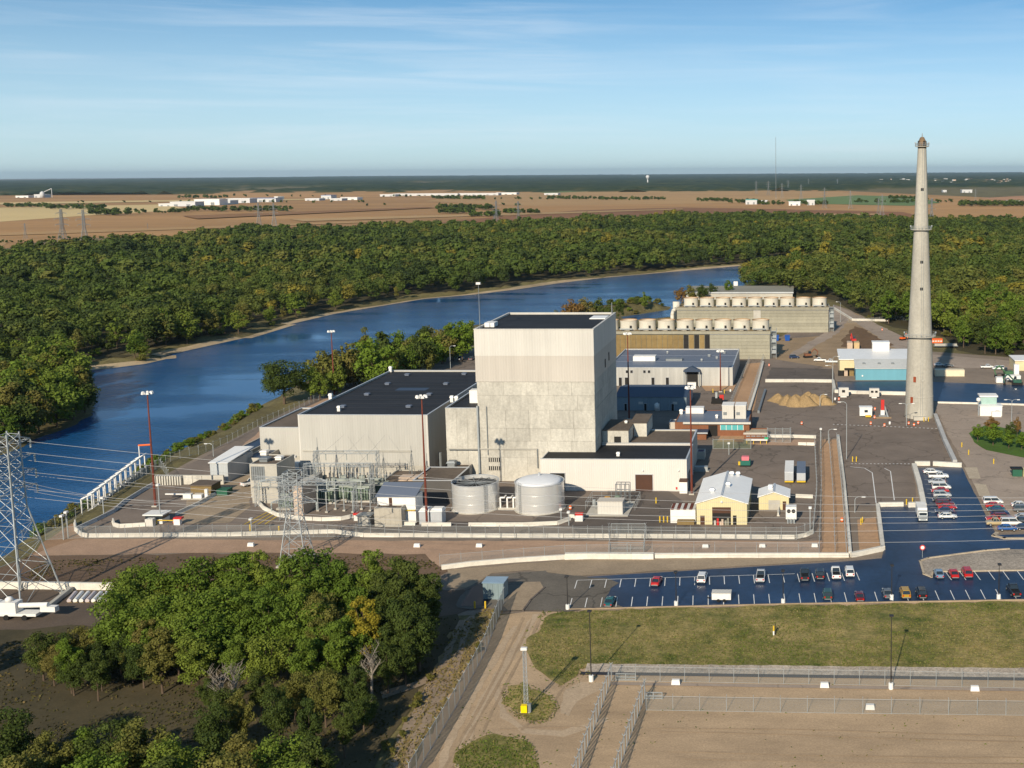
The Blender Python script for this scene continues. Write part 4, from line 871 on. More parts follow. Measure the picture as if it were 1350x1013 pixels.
# ---- cooling towers
def cooling(name, label, pl_, pr_, yb, yd, depth, nfan, fx0, fsp, yfan, dark_to, wall_l, wall_r):
    x0, x1, y = foot(pl_, pr_, yb); h = topz(pr_-5, yd, y)
    c_ = loc_root(thing(name, label, 'cooling tower', group='cooling towers'))
    kx = y/ray(pr_,yb).y/1500
    xs_ = x1 - (pr_-dark_to)*kx if dark_to else x0
    def boards(xa, xb, mat, n, nm):
        zz = h-1.6
        for i in range(n):
            MB().add([(xa,y-.02,i*zz/n),(xb,y-.02,i*zz/n),(xb,y-.28,i*zz/n),(xa,y-.28,i*zz/n),(xa,y-.02,(i+1)*zz/n),(xb,y-.02,(i+1)*zz/n),(xb,y-.1,(i+1)*zz/n-.06),(xa,y-.1,(i+1)*zz/n-.06)],[(0,1,2,3),(4,7,6,5),(3,2,6,7),(1,5,6,2),(0,3,7,4)]).build(nm, mat, c_)
    part(c_, 'core', m_tower, x0, x1, y, y+depth, -.3, h-1.4)
    if dark_to:
        n = 24; w = (xs_-x0)/n
        for i in range(n):
            dk = i in (n-5, n-3, n-1)
            part(c_, 'timber_bay', m_dark if dk else m_towerb, x0+i*w+.1, x0+(i+1)*w-.1, y-(.08 if dk else .3), y-.002, .2, h-1.7)
        for i in range(3): part(c_, 'bay_rail', m_towerb, x0, xs_-w*5, y-.42, y-.301, 1.5+i*4, 1.7+i*4)
    boards(xs_, x1, wall_r, 7, 'cladding_board')
    part(c_, 'fascia', m_cop, xs_, x1+.1, y-.45, y-.01, h-1.5, h-1.25)
    part(c_, 'deck', m_towerb, x0-.3, x1+.3, y-.6, y+depth+.6, h-1.2, h-.3)
    part(c_, 'deck_edge', wall_l, x0-.35, x1+.35, y-.75, y-.601, h-1.25, h+.1)
    rail(c_, x0-.2, x1+.2, y-.5, y+depth+.5, h-.3, 1.1, 2.6, mat=m_galvd)
    fr = fsp*kx*.455; fh = (topz(fx0, yfan, y+depth/2) - h)*.88
    for i in range(nfan):
        cx = x1 - (pr_-fx0)*kx + i*fsp*kx; cy = y+depth/2
        f = MB().lathe([(fr*1.0,h-.3),(fr*.97,h+fh*.35),(fr*.97,h+fh*.7),(fr*1.01,h+fh)], 32, cx, cy, cap=False).build('fan_stack', m_fan, c_, smooth=True)
        MB().lathe([(fr*1.01,h+fh-.01),(fr*1.03,h+fh),(fr*1.03,h+fh+.16),(fr*.99,h+fh+.16),(fr*.99,h+fh-.3)], 32, cx, cy, cap=False).build('rim', m_fanrim, f)
        MB().lathe([(fr*.9,h+.9),(.1,h+.9)], 20, cx, cy).build('fan_disc', m_dark, f)
        part(c_, 'motor_door', m_dark, cx+fr*.25, cx+fr*.25+.9, cy-fr*.97-.12, cy-fr*.9, h-.2, h+2.1)
        MB().tube((cx-fr*.9,cy-fr*1.1,h+.5),(cx+fr*.6,cy-fr*1.1,h+.5),.35,n=6).build('drive_pipe', m_galvd, c_)
    # stair tower at the east end
    st = MB()
    for sx in (x1+.5, x1+3.0):
        for sy_ in (y+.5, y+4): st.tube((sx,sy_,0),(sx,sy_,h+1),.12,n=4)
    for k in range(5):
        z0_ = k*h/5
        st.box(x1+.5,x1+3.0,y+.4,y+1.4,z0_+h/5-.1,z0_+h/5); st.add([(x1+.6,y+1.4 if k%2 else y+4,z0_),(x1+2.9,y+1.4 if k%2 else y+4,z0_),(x1+2.9,y+4 if k%2 else y+1.4,z0_+h/5),(x1+.6,y+4 if k%2 else y+1.4,z0_+h/5)],[(0,1,2,3)])
        st.tube((x1+3,y+.4,z0_+h/5+1),(x1+3,y+4,z0_+h/5+1),.05,n=4)
    st.build('stair_tower', m_galv, c_)
    return c_, x0, x1, y, h, kx
c1, cx0, cx1, cyy, ch, ck = cooling('cooling_tower', 'nearer long cooling tower with row of cream fan stacks, timber bays', 770, 1015, 473.5, 437, 17, 10, 774.5, 25.3, 420.5, 936, m_tower, m_tower)
c2, dx0, dx1, dyy, dh, dk_ = cooling('cooling_tower', 'farther cooling tower with nine cream fan stacks above the dirt yard', 893, 1092, 438.5, 405.5, 17, 9, 909, 21.45, 391.5, None, m_tower, m_tower)
part(c2, 'gate_panel', m_conc2, dx0+42, dx0+46, dyy-.5, dyy-.29, dh-8, dh-1.6)
MB().lathe([(1.9,dh-9),(1.9,dh+2.5)],16,dx0-1.2,dyy+7).build('riser', m_fan, c2, smooth=True)
MB().path([(dx0-2.6,dyy-1,2),(dx0-2.6,dyy-1,dh-4),(dx0-2.3,dyy+.5,dh-2),(dx0-1,dyy+3,dh-1)], 1.0, 10).build('header_pipe', m_fan, c2, smooth=True)
lo = loc_root(thing('discharge_house', 'low grey-roofed basin house behind farther cooling tower', 'building'))
p = F(990,395); x0, x1 = F(905,395).x, F(1045,395).x
part(lo, 'wall', m_conc2, x0, x1, p.y, p.y+45, -1, 4.5)
part(lo, 'roof', M('basin_gravel', (0.24,0.23,0.19), .9), x0-.5, x1+.5, p.y-.5, p.y+45.5, 4.52, 5.0); part(lo, 'roof_edge', m_cop, x0-.6, x1+.6, p.y-.7, p.y-.501, 4.3, 5.2)
part(lo, 'stair_head', m_white, x0+30, x0+33, p.y+46, p.y+49, -1, 8)

# ---- grey workshop behind the tall block
gy = F(900, 509).y; gx0, gx1 = xd(800,gy,509), xd(966,gy,509); gh = topz(900, 485, gy); gy1 = F(975, 460.5, gh).y
gw = loc_root(thing('grey_workshop', 'long grey workshop with low metal roof and gabled entrance', 'building'))
shell(gw, gx0, gx1, gy, gy1, gh, siding('workshop_wall', (0.40,0.395,0.37), 1.5, 0.15), m_roofg, .25, m_cop)
for px_ in (827,833,850,856): window(gw, xd(px_-1.6,gy,509), xd(px_+1.6,gy,509), gy, topz(900,492,gy), topz(900,488.5,gy), m_dark)
for px_ in (818,826,861,880): door(gw, xd(px_-2,gy,509), xd(px_+2,gy,509), gy, topz(900,498,gy), m_dark)
exa, exb = xd(902,gy,509), xd(924,gy,509); zz = topz(910,489,gy)
part(gw, 'entrance', m_dark, exa+1.2, exb-1.2, gy-.1, gy+.02, 0, zz)
MB().yprism([(exa,zz),(exb,zz),(exb,zz+.5),((exa+exb)/2,zz+2.2),(exa,zz+.5)], gy-3, gy-.11).build('entrance_gable', m_roofn, gw)
for x in (exa+.3, exb-.3): MB().tube((x,gy-2.8,0),(x,gy-2.8,zz),.2,n=6).build('entrance_post', m_galv, gw)
part(gw, 'white_crates', m_white, exa+1.6, exb-1.8, gy-2.2, gy-.8, 0, 1.8)
p = F(851, 475, gh-.2); u = part(gw, 'roof_unit', m_white, p.x-5, p.x+4.5, p.y-2.5, p.y+2.5, gh-.24, gh+1.8); part(gw, 'roof_unit', m_galvd, p.x+9, p.x+16, p.y-2, p.y+2, gh-.24, gh+.6)
for px_, py_, w in ((935,470,.9),(945,473,.7),(955,466,.9),(880,466,.6),(925,476,.6)): p = F(px_,py_,gh-.2); vent(gw, p.x, p.y, gh-.25, w*1.4, 1.0, m_galvd)
for q in (.33, .66): part(gw, 'roof_seam', m_roofg, gx0+.4, gx1-.4, gy+(gy1-gy)*q, gy+(gy1-gy)*q+.25, gh-.25, gh-.12)
# ---- navy-roofed building
ny = F(860, 541.5).y; nx0, nx1 = xd(812,ny,541), xd(905,ny,541); nh = topz(860,523.5,ny); ny1 = F(900,506,nh+.5).y
nv = loc_root(thing('navy_roof_building', 'low grey building with navy roof shaded by tall block', 'building'))
shell(nv, nx0, nx1, ny, ny1, nh, siding('slate_wall', (0.22,0.28,0.32), 0.8), m_roofn, .12)
MB().add([(nx0-.3,ny-.4,nh),(nx1+.3,ny-.4,nh),(nx1+.3,(ny+ny1)/2,nh+1.6),(nx0-.3,(ny+ny1)/2,nh+1.6),(nx1+.3,ny1+.4,nh),(nx0-.3,ny1+.4,nh)],[(0,1,2,3),(3,2,4,5)]).build('pitched_roof', m_roofn, nv)
for px_ in (825,851,868,887): 
    d_ = door(nv, xd(px_-1.6,ny,541), xd(px_+1.6,ny,541), ny, 2.6, m_dark if px_ != 868 else m_white)
for px_ in (845, 890): part(nv, 'wall_sign', m_cream, xd(px_-3,ny,541), xd(px_+3,ny,541), ny-.12, ny-.002, 2.4, 3.3)
p = F(867, 540); MB().lathe([(.9,0),(.95,2.4),(.3,3.0)],14,p.x,p.y-2).build('bin', m_lampw, nv, smooth=True)
# ---- access building with cream fascia and rooftop units
by = F(930, 575).y; bx0, bx1 = xd(890,by,575), xd(988,by,575); bh = topz(940, 557, by); by1 = F(985, 541, bh).y
ab = loc_root(thing('access_building', 'flat-roofed access building with cream fascia and teal windows', 'building'))
shell(ab, bx0, bx1, by, by1, bh, m_brick, m_roofg, .15)
part(ab, 'fascia', m_cream, xd(901,by,575), bx1+.5, by-.9, by-.1, bh-.45, bh+.25); part(ab, 'canopy', m_roofg, xd(901,by,575), bx1+.5, by-.88, by+.35, bh+.253, bh+.35)
tw = part(ab, 'teal_window', m_teal, xd(950,by,575), xd(980,by,575), by-.06, by+.02, bh-2.6, bh-.9)
for i in range(5): x = xd(950+i*7.5,by,575); part(tw, 'mullion', m_lampw, x-.08, x+.08, by-.1, by-.061, bh-2.6, bh-.9)
part(ab, 'lower_wing', m_roofn, xd(898,by-6,580), xd(933,by-6,580), by-6, by-.95, bh-2.4, bh-2.1); part(ab, 'wing_wall', m_brick, xd(900,by-6,580), xd(931,by-6,580), by-5.5, by-.96, 0, bh-2.42); part(ab, 'wing_edge', m_cop, xd(898,by-6,580), xd(933,by-6,580), by-6.2, by-6.01, bh-2.5, bh-2.05)
part(ab, 'dark_entry', m_dark, xd(934,by,575), xd(946,by,575), by-.05, by+.02, 0, bh-1.0)
for a, b_ in ((953,968),(970,984)):
    ua, ub = xd(a,by+9,556), xd(b_,by+9,556); u = part(ab, 'rooftop_unit', m_cream, ua, ub, by+6, by+12, bh-.1, topz(960,535.5,by+6)); part(u, 'grille', m_galvd, ua+.4, ua+1.6, by+5.9, by+5.999, bh+1.2, bh+2.2); part(u, 'unit_cap', m_white, ua-.1, ub+.1, by+5.9, by+12.1, topz(960,535.5,by+6)+.002, topz(960,535.5,by+6)+.2)
p = F(916, 544, bh); part(ab, 'rooftop_unit', m_lampw, p.x-3, p.x+3.2, p.y-1.5, p.y+2, bh-.1, bh+1.9); vent(ab, p.x-4.5, p.y-2, bh-.1, 1.2, 1.6, m_lampw); p = F(945,551,bh); vent(ab, p.x, p.y, bh-.1, .9, 1.2, m_lampw)
# ---- guard house of brick
gu, x0, x1, y, h = block('brick_gatehouse', 'small dark brick gatehouse with beige roof edge', 981, 1012, 579, 571, 7, m_brick, M('beige_roof', (0.40,0.34,0.25), 0.9))
part(gu, 'fascia', m_cream2, x0-.2, x1+.2, y-.2, y-.002, h-.5, h+.12)
for i in range(5): window(gu, x0+.8+i*1.7, x0+1.9+i*1.7, y, .9, h-1.0, m_glass)
for pl_, pr_, yb, yt, dpt, lb in ((882,910,566,557,5,'low cream-fronted passage roof beside access building'),): 
    q_, *_r = block('covered_walk', lb, pl_, pr_, yb, yt, dpt, m_cream2, m_roofg)
bt, x0, x1, y, h = block('purple_kiosk', 'small kiosk with dark purple roof beside white annex', 918, 929, 606, 596, 4, m_conc2, M('plum', (0.10,0.05,0.10), 0.6))

# ---- yellow garage and shed
yg, x0, x1, xm, y, y1, h = gable_shed('yellow_garage', 'yellow metal garage with white gabled roof and brown doorway', 918.5, 985, 692, 664, 1.9, F(960,622,7.5).y - F(951,692).y, m_yel, m_roofw)
da, db = x0+(x1-x0)*.31, x0+(x1-x0)*.68; dzz = topz(950,669,y)
part(yg, 'doorway', m_dark, da, db, y-.06, y+.02, 0, dzz); part(yg, 'roller_door', m_brown, da, db, y-.10, y-.061, dzz-1.5, dzz); part(yg, 'door', m_brown, x0+.9, x0+2.0, y-.06, y+.02, 0, 2.3); part(yg, 'door', m_dark, db+.5, db+1.4, y-.06, y+.02, 0, 2.4)
for q, z_ in ((.15,1.2),(.3,1.7),(.45,.9),(.55,1.5),(.72,1.2),(.85,1.8)): 
    x = da+(db-da)*q; part(yg, 'stored_goods', [m_white,m_conc2,m_red,m_pink,m_cop,m_tower][int(q*7)%6], x-.25, x+.25, y-.5, y-.11, 0, z_)
for px_, py_ in ((939,650),(960,645),(965,630),(973,628)): 
    p = F(px_,py_,h+1); sl = abs(p.x-xm); vent(yg, p.x, p.y, h+1.9-sl*1.9/((x1-x0)/2)-.1, 1.1, 1.3, m_cop)
part(yg, 'gable_lamp', m_lampw, xm-.25, xm+.25, y-.5, y-.02, h+.3, h+.7)
ys_, x0, x1, xm, y, y1, h = gable_shed('yellow_shed', 'small yellow shed with white gabled roof beside garage', 1000.5, 1040, 672.5, 655.5, 1.3, F(1020,635,5.5).y - F(1020,672).y, m_yel, m_roofw)
part(ys_, 'roller_door', m_conc2, xm-1.4, xm+1.6, y-.06, y+.02, 0, 2.6); part(ys_, 'door', m_brown, x1-1.6, x1-.7, y-.06, y+.02, 0, 2.3); vent(ys_, xm-1, y+4, h+1, 1.2, 1.2, m_lampw)
# red-topped low store left of garage
st_, x0, x1, y, h = block('store_shelter', 'low white shelter with rust striped roof left of garage', 884, 917, 690, 672, 5, m_white, m_rust)
for i in range(8): part(st_, 'roof_batten', m_cream if i%2 else m_rust, x0+.1+i*.78, x0+.8+i*.78, y-.2, y+5.1, h+.002, h+.12)
part(st_, 'timber_pile', m_towerb, x0+1.8, x1-.2, y-1.5, y-.1, 0, 1.1)
# vehicle-like trailers and tank skid
def trailer(label, pl_, pr_, yb, yt, dpt, top, cab=True):
    x0, x1, y = foot(pl_, pr_, yb); h = topz((pl_+pr_)/2, yt, y)
    r_ = loc_root(thing('trailer', label, 'trailer'))
    part(r_, 'box', M('trailer_side', (0.42,0.45,0.50), 0.5), x0, x1, y, y+dpt, .9, h); part(r_, 'roof', top, x0-.03, x1+.03, y-.03, y+dpt+.03, h+.002, h+.1)
    part(r_, 'door', m_cop, x0+.15, (x0+x1)/2-.05, y-.06, y-.002, 1.0, h-.15); part(r_, 'door', m_cop, (x0+x1)/2+.05, x1-.15, y-.06, y-.002, 1.0, h-.15)
    part(r_, 'bumper', m_yellowp, x0, x1, y-.2, y-.05, .45, .85)
    for yy in (y+.8, y+2.0):
        for x in (x0+.25, x1-.25): MB().tube((x-.15,yy,.5),(x+.15,yy,.5),.5,n=14).build('wheel', m_black, r_)
    part(r_, 'chassis', m_dark, x0+.4, x1-.4, y+.2, y+dpt-.3, .6, .9)
trailer('grey trailer with white roof parked behind the yellow shed, left of two', 1034.5, 1046, 638, 623, 13, m_white)
trailer('blue-grey trailer parked behind the yellow shed, right of two', 1050.5, 1062, 638, 624, 13, m_roofg)
sk = loc_root(thing('white_chiller', 'white upright chiller unit by the fence corner', 'machine')); x0, x1, y = foot(1036, 1050, 690); h = topz(1043, 669, y)
part(sk, 'cabinet', m_white, x0, x1, y, y+2.4, 1.0, h); part(sk, 'stand', m_galvd, x0+.3, x1-.3, y+.2, y+2.2, 0, 1.0)
for s in (.28,.72): MB().tube((x0+(x1-x0)*s,y-.06,h-1.0),(x0+(x1-x0)*s,y+.02,h-1.0),.5,n=14).build('fan', m_dark, sk)
for s in (.2,.5,.8): MB().tube((x0+(x1-x0)*s,y-.6,.1),(x0+(x1-x0)*s,y-.6,1.3),.18,n=8).build('pipe', m_galv, sk)

# ---- skid compound in front of the annex
cp = loc_root(thing('chemical_skid', 'cream cabinet on concrete pad with yellow drum behind', 'machine')); x0, x1, y = foot(788, 821, 680); h = topz(805, 662, y)
part(cp, 'cabinet', m_cream, x0, x1, y, y+3.5, .3, h); part(cp, 'lid', m_cream2, x0-.1, x1+.1, y-.1, y+3.6, h+.002, h+.15); part(cp, 'pad', m_conc2, x0-3, x1+1.5, y-1, y+12, .1, .3)
MB().lathe([(1.0,.3),(1.1,2.6),(.7,3.2)],16,x0+1.5,y+6).build('drum', M('orange_yellow', (0.70,0.33,0.02), 0.5), cp, smooth=True)
MB().lathe([(.9,.3),(.95,2.8),(.5,3.3)],14,x0+4,y+7).build('drum', m_green, cp, smooth=True)
for i in range(5): MB().tube((x0-2.4+i*1.3,y+8,.3),(x0-2.4+i*1.3,y+8,1.8),.5,n=10).build('cylinder', m_galv, cp)
rk = MB()
for i in range(4):
    for j in range(2): rk.tube((x0+3+i*1.2,y+10+j*2,.3),(x0+3+i*1.2,y+10+j*2,5.5),.1,n=4)
for z_ in (3.5,5.5): rk.tube((x0+3,y+10,z_),(x0+6.6,y+10,z_),.12,n=4); rk.tube((x0+3,y+12,z_),(x0+6.6,y+12,z_),.12,n=4)
rk.build('pipe_rack', m_galvd, cp)
rail(cp, x0-4, x1+2.5, y+4.5, y+14, .1, 2.2, 2.2, 'compound_fence', m_galv, .05)
# ---- buildings by the stack
tq = loc_root(thing('turquoise_building', 'turquoise-walled temporary building beside the stack', 'building'))
qy = F(1160, 501.5).y; qx0, qx1 = xd(1128,qy,500), xd(1203,qy,500); qh = topz(1160,486.5,qy); qy1 = F(1160,475.5,qh+1.5).y
part(tq, 'wall', m_cyan, qx0, qx1, qy, qy1, 0, qh)
MB().xprism([(qy-.4,qh+.02),(qy1,qh+2.0),(qy1,qh+2.2),(qy-.4,qh+.22)], qx0-.3, qx1+.3).build('roof', M('pale_roof', (0.52,0.53,0.51), 0.6), tq)
for px_ in (1139,1159,1177): p = F(px_,480.5,qh+1); vent(tq, p.x, p.y, qh+.9, 1.2, .8, m_galvd)
part(tq, 'wall_lamp', m_lampw, xd(1137,qy,500)-.3, xd(1137,qy,500)+.3, qy-.4, qy-.02, 1.6, 2.2)
wq = loc_root(thing('white_warehouse', 'white-roofed warehouse with cream gable end by the dirt yard', 'building'))
wy0 = qy1 + .6; wx0_, wx1_ = xd(1107,wy0,490), xd(1204,wy0,490); whh = topz(1150,474.5,wy0); wy1 = F(1150,463,whh).y
part(wq, 'wall', M('pale_yellow_wall', (0.62,0.53,0.32), 0.7), wx0_, wx1_, wy0, wy1+4, 0, whh); part(wq, 'roof', m_roofw, wx0_-.4, wx1_+.4, wy0-.6, wy1+4.4, whh+.02, whh+.35)
part(wq, 'loading_door', m_dark, wx0_+2, wx0_+8, wy0-.05, wy0+.02, 0, whh*.45)
part(wq, 'roof_house', m_white, xd(1150,wy1,470), xd(1172,wy1,470), wy1-2, wy1+3.9, whh+.352, topz(1160,452,wy1)); part(wq, 'roof_house_top', m_roofw, xd(1150,wy1,470)-.2, xd(1172,wy1,470)+.2, wy1-2.2, wy1+4.1, topz(1160,452,wy1)+.002, topz(1160,451.5,wy1)+.2)
for i, px_ in enumerate((1110,1117,1123)):
    x = xd(px_, qy-1, 500); part(wq, 'stored_pallet', [m_dark,m_pink,m_towerb][i], x-1.3, x+1.3, wy0-3, wy0-.5, 0, 2.0)
def container(label, pl_, pr_, yb, yt, dpt, mat, group=None, mark=False):
    x0, x1, y = foot(pl_, pr_, yb); h = topz((pl_+pr_)/2, yt, y); r_ = loc_root(thing('container', label, 'container', group=group))
    part(r_, 'box', mat, x0, x1, y, y+dpt, .15, h)
    n = max(3, int((x1-x0)/1.0))
    for i in range(n): part(r_, 'rib', mat, x0+(i+.25)*(x1-x0)/n, x0+(i+.75)*(x1-x0)/n, y-.08, y-.002, .4, h-.25)
    part(r_, 'base_frame', m_dark, x0+.1, x1-.1, y+.05, y+dpt-.05, 0, .15); part(r_, 'top_rail', mat, x0-.03, x1+.03, y-.1, y+.05, h-.2, h+.03)
    if mark:
        for i in range(4): part(r_, 'white_letter', m_white, x0+.5+i*1.3, x0+1.4+i*1.3, y-.12, y-.081, h*.4, h*.62)
    return r_
container('long cream trailer container right of the stack', 1233, 1271.5, 497, 488, 3.5, M('container_cream', (0.66,0.58,0.42), 0.6))
container('orange container with white lettering at the wood edge', 1228, 1242.5, 453, 447, 3, M('container_orange', (0.75,0.13,0.035), 0.6), mark=True)
container('pinkish container in the dirt yard, left of a pair', 1117, 1124, 461, 452, 6, m_pink)
container('beige container in the dirt yard, right of a pair', 1126, 1133, 461, 452, 6, M('container_tan', (0.5,0.37,0.2), 0.6))
for k, (a, b_) in enumerate(((1020.5,1027),(1034.5,1041.5))):
    x0, x1, y = foot(a, b_, 450); r_ = loc_root(thing('skip', 'blue waste skip by the cooling tower stair, %s one' % ('left','right')[k], 'skip', group='blue skips'))
    h = topz(a, 443, y); MB().frus((x0+.3,x1-.3,y,y+4),(x0,x1,y-.3,y+4.3),.2,h).build('bin', m_blue, r_); part(r_, 'skid', m_dark, x0+.5, x1-.5, y+.2, y+3.8, 0, .2); part(r_, 'rim', m_blue, x0-.08, x1+.08, y-.4, y-.25, h-.2, h+.05)
# security booth at right
bo = loc_root(thing('guard_booth', 'white guard booth with pale green canopy roof by lane', 'building')); x0, x1, y = foot(1292, 1321, 549); h = topz(1300, 536, y)
part(bo, 'wall', m_white, x0, x1, y, y+5, 0, h); part(bo, 'roof', m_roofw, x0-.2, x1+.2, y-.2, y+5.2, h+.002, h+.2)
part(bo, 'canopy', m_white, x0+.2, x0+6.8, y+3, y+8, topz(1300,522,y+3)-.5, topz(1300,522,y+3)); part(bo, 'upper_glazing', M('pale_green_glass', (0.32,0.46,0.42), 0.3), x0+.5, x0+6.4, y+3.3, y+7.6, h+.2, topz(1300,522,y+3)-.52)
part(bo, 'window', m_glass, x1-2.4, x1-1.0, y-.05, y+.01, 1.1, 2.1); part(bo, 'porch', m_white, x0+4, x1-.5, y-1.6, y-.02, 0, 2.0)
for x in (x0-.6,): MB().tube((x,y,0),(x,y,h+2),.15,n=6).build('post', m_galv, bo)
MB().lathe([(.2,h+1.6),(.9,h+2.2),(.7,h+3.0),(.1,h+3.2)],12,x0-.6,y).build('dish', m_lampw, bo, smooth=True)
# corner at the far right: cream house, concrete mixer gear
rh_, x0, x1, y, h = block('cream_house', 'cream shed with bright white roof at right edge behind the lane', 1338, 1380, 489, 476, 14, M('pale_yellow_wall', (1,1,1)), m_roofw)
part(rh_, 'roof_slope', m_roofw, x0-.3, x1+.3, y-.5, y+14.4, h+.01, h+.3)
hut, x0, x1, y, h = block('hut', 'blue-grey metal hut beside end of parking lot', 637, 664.5, 791.5, 769, 3.4, siding('hut_cladding', (0.19,0.25,0.27), 0.4), m_roofg)
part(hut, 'roof_sheet', M('hut_roof', (0.22,0.33,0.44), 0.4, spec=.5), x0-.15, x1+.15, y-.2, y+3.6, h+.002, h+.12)
for i in range(4): part(hut, 'wall_panel', siding('hut_cladding', (1,1,1)), x0+.08+i*(x1-x0)/4, x0-.08+(i+1)*(x1-x0)/4, y-.07, y-.002, .2, h-.15)

# ------------------------------------------------------------------ walls, barriers, fences
def resample(pts, step):
    out = [pts[0]]; acc = 0
    for a, b_ in zip(pts[:-1], pts[1:]):
        d = (b_-a).length; n = max(1, round(d/step))
        for i in range(1, n+1): out.append(a.lerp(b_, i/n))
    return out
bar_meshes = {}
def barrier_mesh(L_, h, w):
    key = (round(L_*4), h, w)
    if key not in bar_meshes:
        prof = [(-w/2,0),(w/2,0),(w/2,h*.1),(w*.28,h*.42),(w*.2,h),(-w*.2,h),(-w*.28,h*.42),(-w/2,h*.1)]
        bar_meshes[key] = MB().xprism(prof, -key[0]/8+.03, key[0]/8-.03).mesh('concrete_barrier')
    return bar_meshes[key]
def barriers(pix, label, group, step=3.7, h=0.95, w=0.7, mat=None, gap=()):
    P = resample([F(*p) for p in pix], step)
    for i, (a, b_) in enumerate(zip(P[:-1], P[1:])):
        if i in gap: continue
        d = b_-a; m_ = (a+b_)/2
        o = obj('concrete_barrier', barrier_mesh(d.length, h, w), mat or m_barrier, None, (m_.x, m_.y, 0.02), math.atan2(d.y, d.x))
        tag(o, label, 'barrier', group)
def wallrun(name, pix, label, h=1.1, w=0.9, mat=None, seg=9.0):
    """cast wall: a run of long wall segments with open joints"""
    P = resample([F(*p) for p in pix], seg); r_ = thing(name, label, 'wall', (0,0,0))
    for i, (a, b_) in enumerate(zip(P[:-1], P[1:])):
        d = b_-a; m_ = (a+b_)/2; L_ = d.length/2-.015
        me = MB().xprism([(-w/2,-.1),(w/2,-.1),(w/2,h-.08),(w/2-.08,h),(-w/2+.08,h),(-w/2,h-.08)], -L_, L_).mesh('wall_segment')
        obj('wall_segment', me, mat or m_barrier, r_, (m_.x, m_.y, 0), math.atan2(d.y, d.x))
    return r_
post_me = {}
def fence(pix, label, h=2.5, step=3.0, mesh=None, pm=None, arms=True, name='chain_link_fence', r=.05, world=None, zf=None):
    P = resample(world or [F(*p) for p in pix], step); r_ = thing(name, label, 'fence', (0,0,0))
    key = (h, arms, r)
    if key not in post_me:
        mb = MB().tube((0,0,-.3),(0,0,h),r,n=5)
        if arms: mb.tube((0,0,h),(0,-.28,h+.35),r*.7,n=4); mb.tube((0,0,h),(0,.28,h+.35),r*.7,n=4)
        post_me[key] = mb.mesh('post')
    panel = MB(); wires = MB(); lows = MB()
    zs = [0.0 if zf is None else zf(p) for p in P]
    for i, p in enumerate(P):
        d = (P[min(i+1,len(P)-1)] - P[max(i-1,0)]); obj('post', post_me[key], pm or m_galv, r_, (p.x,p.y,zs[i]), math.atan2(d.y,d.x))
    for i, (a, b_) in enumerate(zip(P[:-1], P[1:])):
        za, zb = zs[i], zs[i+1]
        panel.add([(a.x,a.y,za+.04),(b_.x,b_.y,zb+.04),(b_.x,b_.y,zb+h),(a.x,a.y,za+h)],[(0,1,2,3)])
        wires.tube((a.x,a.y,za+h),(b_.x,b_.y,zb+h),r*.6,n=4); lows.tube((a.x,a.y,za+.1),(b_.x,b_.y,zb+.1),r*.5,n=4)
    panel.build('wire_mesh', mesh or m_fence, r_); wires.build('top_rail', pm or m_galv, r_); lows.build('bottom_rail', pm or m_galv, r_)
    return r_
wallrun('perimeter_wall', [(582,751),(620,746),(680,741),(745,737)], 'low pale concrete wall bending toward the parking lot', 1.0, .8)
wallrun('perimeter_wall', [(745,737.2),(775,736.5),(862,737.0)], 'thick pale block wall section before the wire gate', 1.35, 1.3, seg=6)
wallrun('perimeter_wall', [(863,735.6),(960,735.2),(1040,735.0),(1119,735.0)], 'straight pale concrete wall above the tan verge', 1.05, .8)
wallrun('perimeter_wall', [(1122,735),(1164,726),(1157,669)], 'pale concrete wall round the small orange gravel patch', 1.1, 1.0)
wallrun('perimeter_wall', [(1158,668),(1191,667.5)], 'pinkish topped wall at the head of the car park', 1.1, .9, m_barrier)
wallrun('perimeter_wall', [(1197,669),(1219,668.5)], 'short white barrier wall beside the grey truck', 1.3, 1.2)
wallrun('perimeter_wall', [(1218,670),(1212,640),(1205,616)], 'long white wall behind the parked white cars', 1.2, 1.4)
wallrun('perimeter_wall', [(1206,614),(1226,614)], 'white wall at the top of car rows, left of gap', 1.3, 1.1)
wallrun('perimeter_wall', [(1230,614),(1268,616)], 'white wall at the top of car rows, right of gap', 1.3, 1.1)
wallrun('perimeter_wall', [(1259,612),(1246,584),(1233,550)], 'long slanting grey wall beside the stack', 1.3, 1.3, m_barrier2)
wallrun('perimeter_wall', [(-120,775),(0,776),(60,776.5),(156,778)], 'long pale wall behind the big lattice tower', 1.5, .9)
wallrun('perimeter_wall', [(60,806),(75,794),(94,779)], 'dark low wall running from tower to pale wall', .9, .9, m_conc2)
wallrun('perimeter_wall', [(1009,504),(1060,504),(1098,504.5),(1101,518),(1130,519.5),(1195,521)], 'white wall round the blue-black lane by the stack', 1.3, 1.1)
wallrun('perimeter_wall', [(1105,577),(1113,640),(1121,733)], 'pale wall along right side of orange gravel strip', 1.0, .8)
wallrun('perimeter_wall', [(1006,479),(998,510),(985,552)], 'pale wall along the far orange gravel strip', 1.0, 1.0)
wallrun('perimeter_wall', [(1009,516),(1000,545)], 'short grey wall beside the far gravel strip', 1.0, .8, m_galvd)
wallrun('perimeter_wall', [(1000,576.5),(1040,577),(1076,578)], 'pale wall at the top of the front yard', 1.0, .9)
wallrun('perimeter_wall', [(1100,408),(1124,423),(1172,424)], 'white wall at the wood edge by cooling tower', 1.3, .9)
wallrun('perimeter_wall', [(1236,532),(1300,533.5),(1420,537)], 'pale kerb wall along right lane below booth', .7, .7)
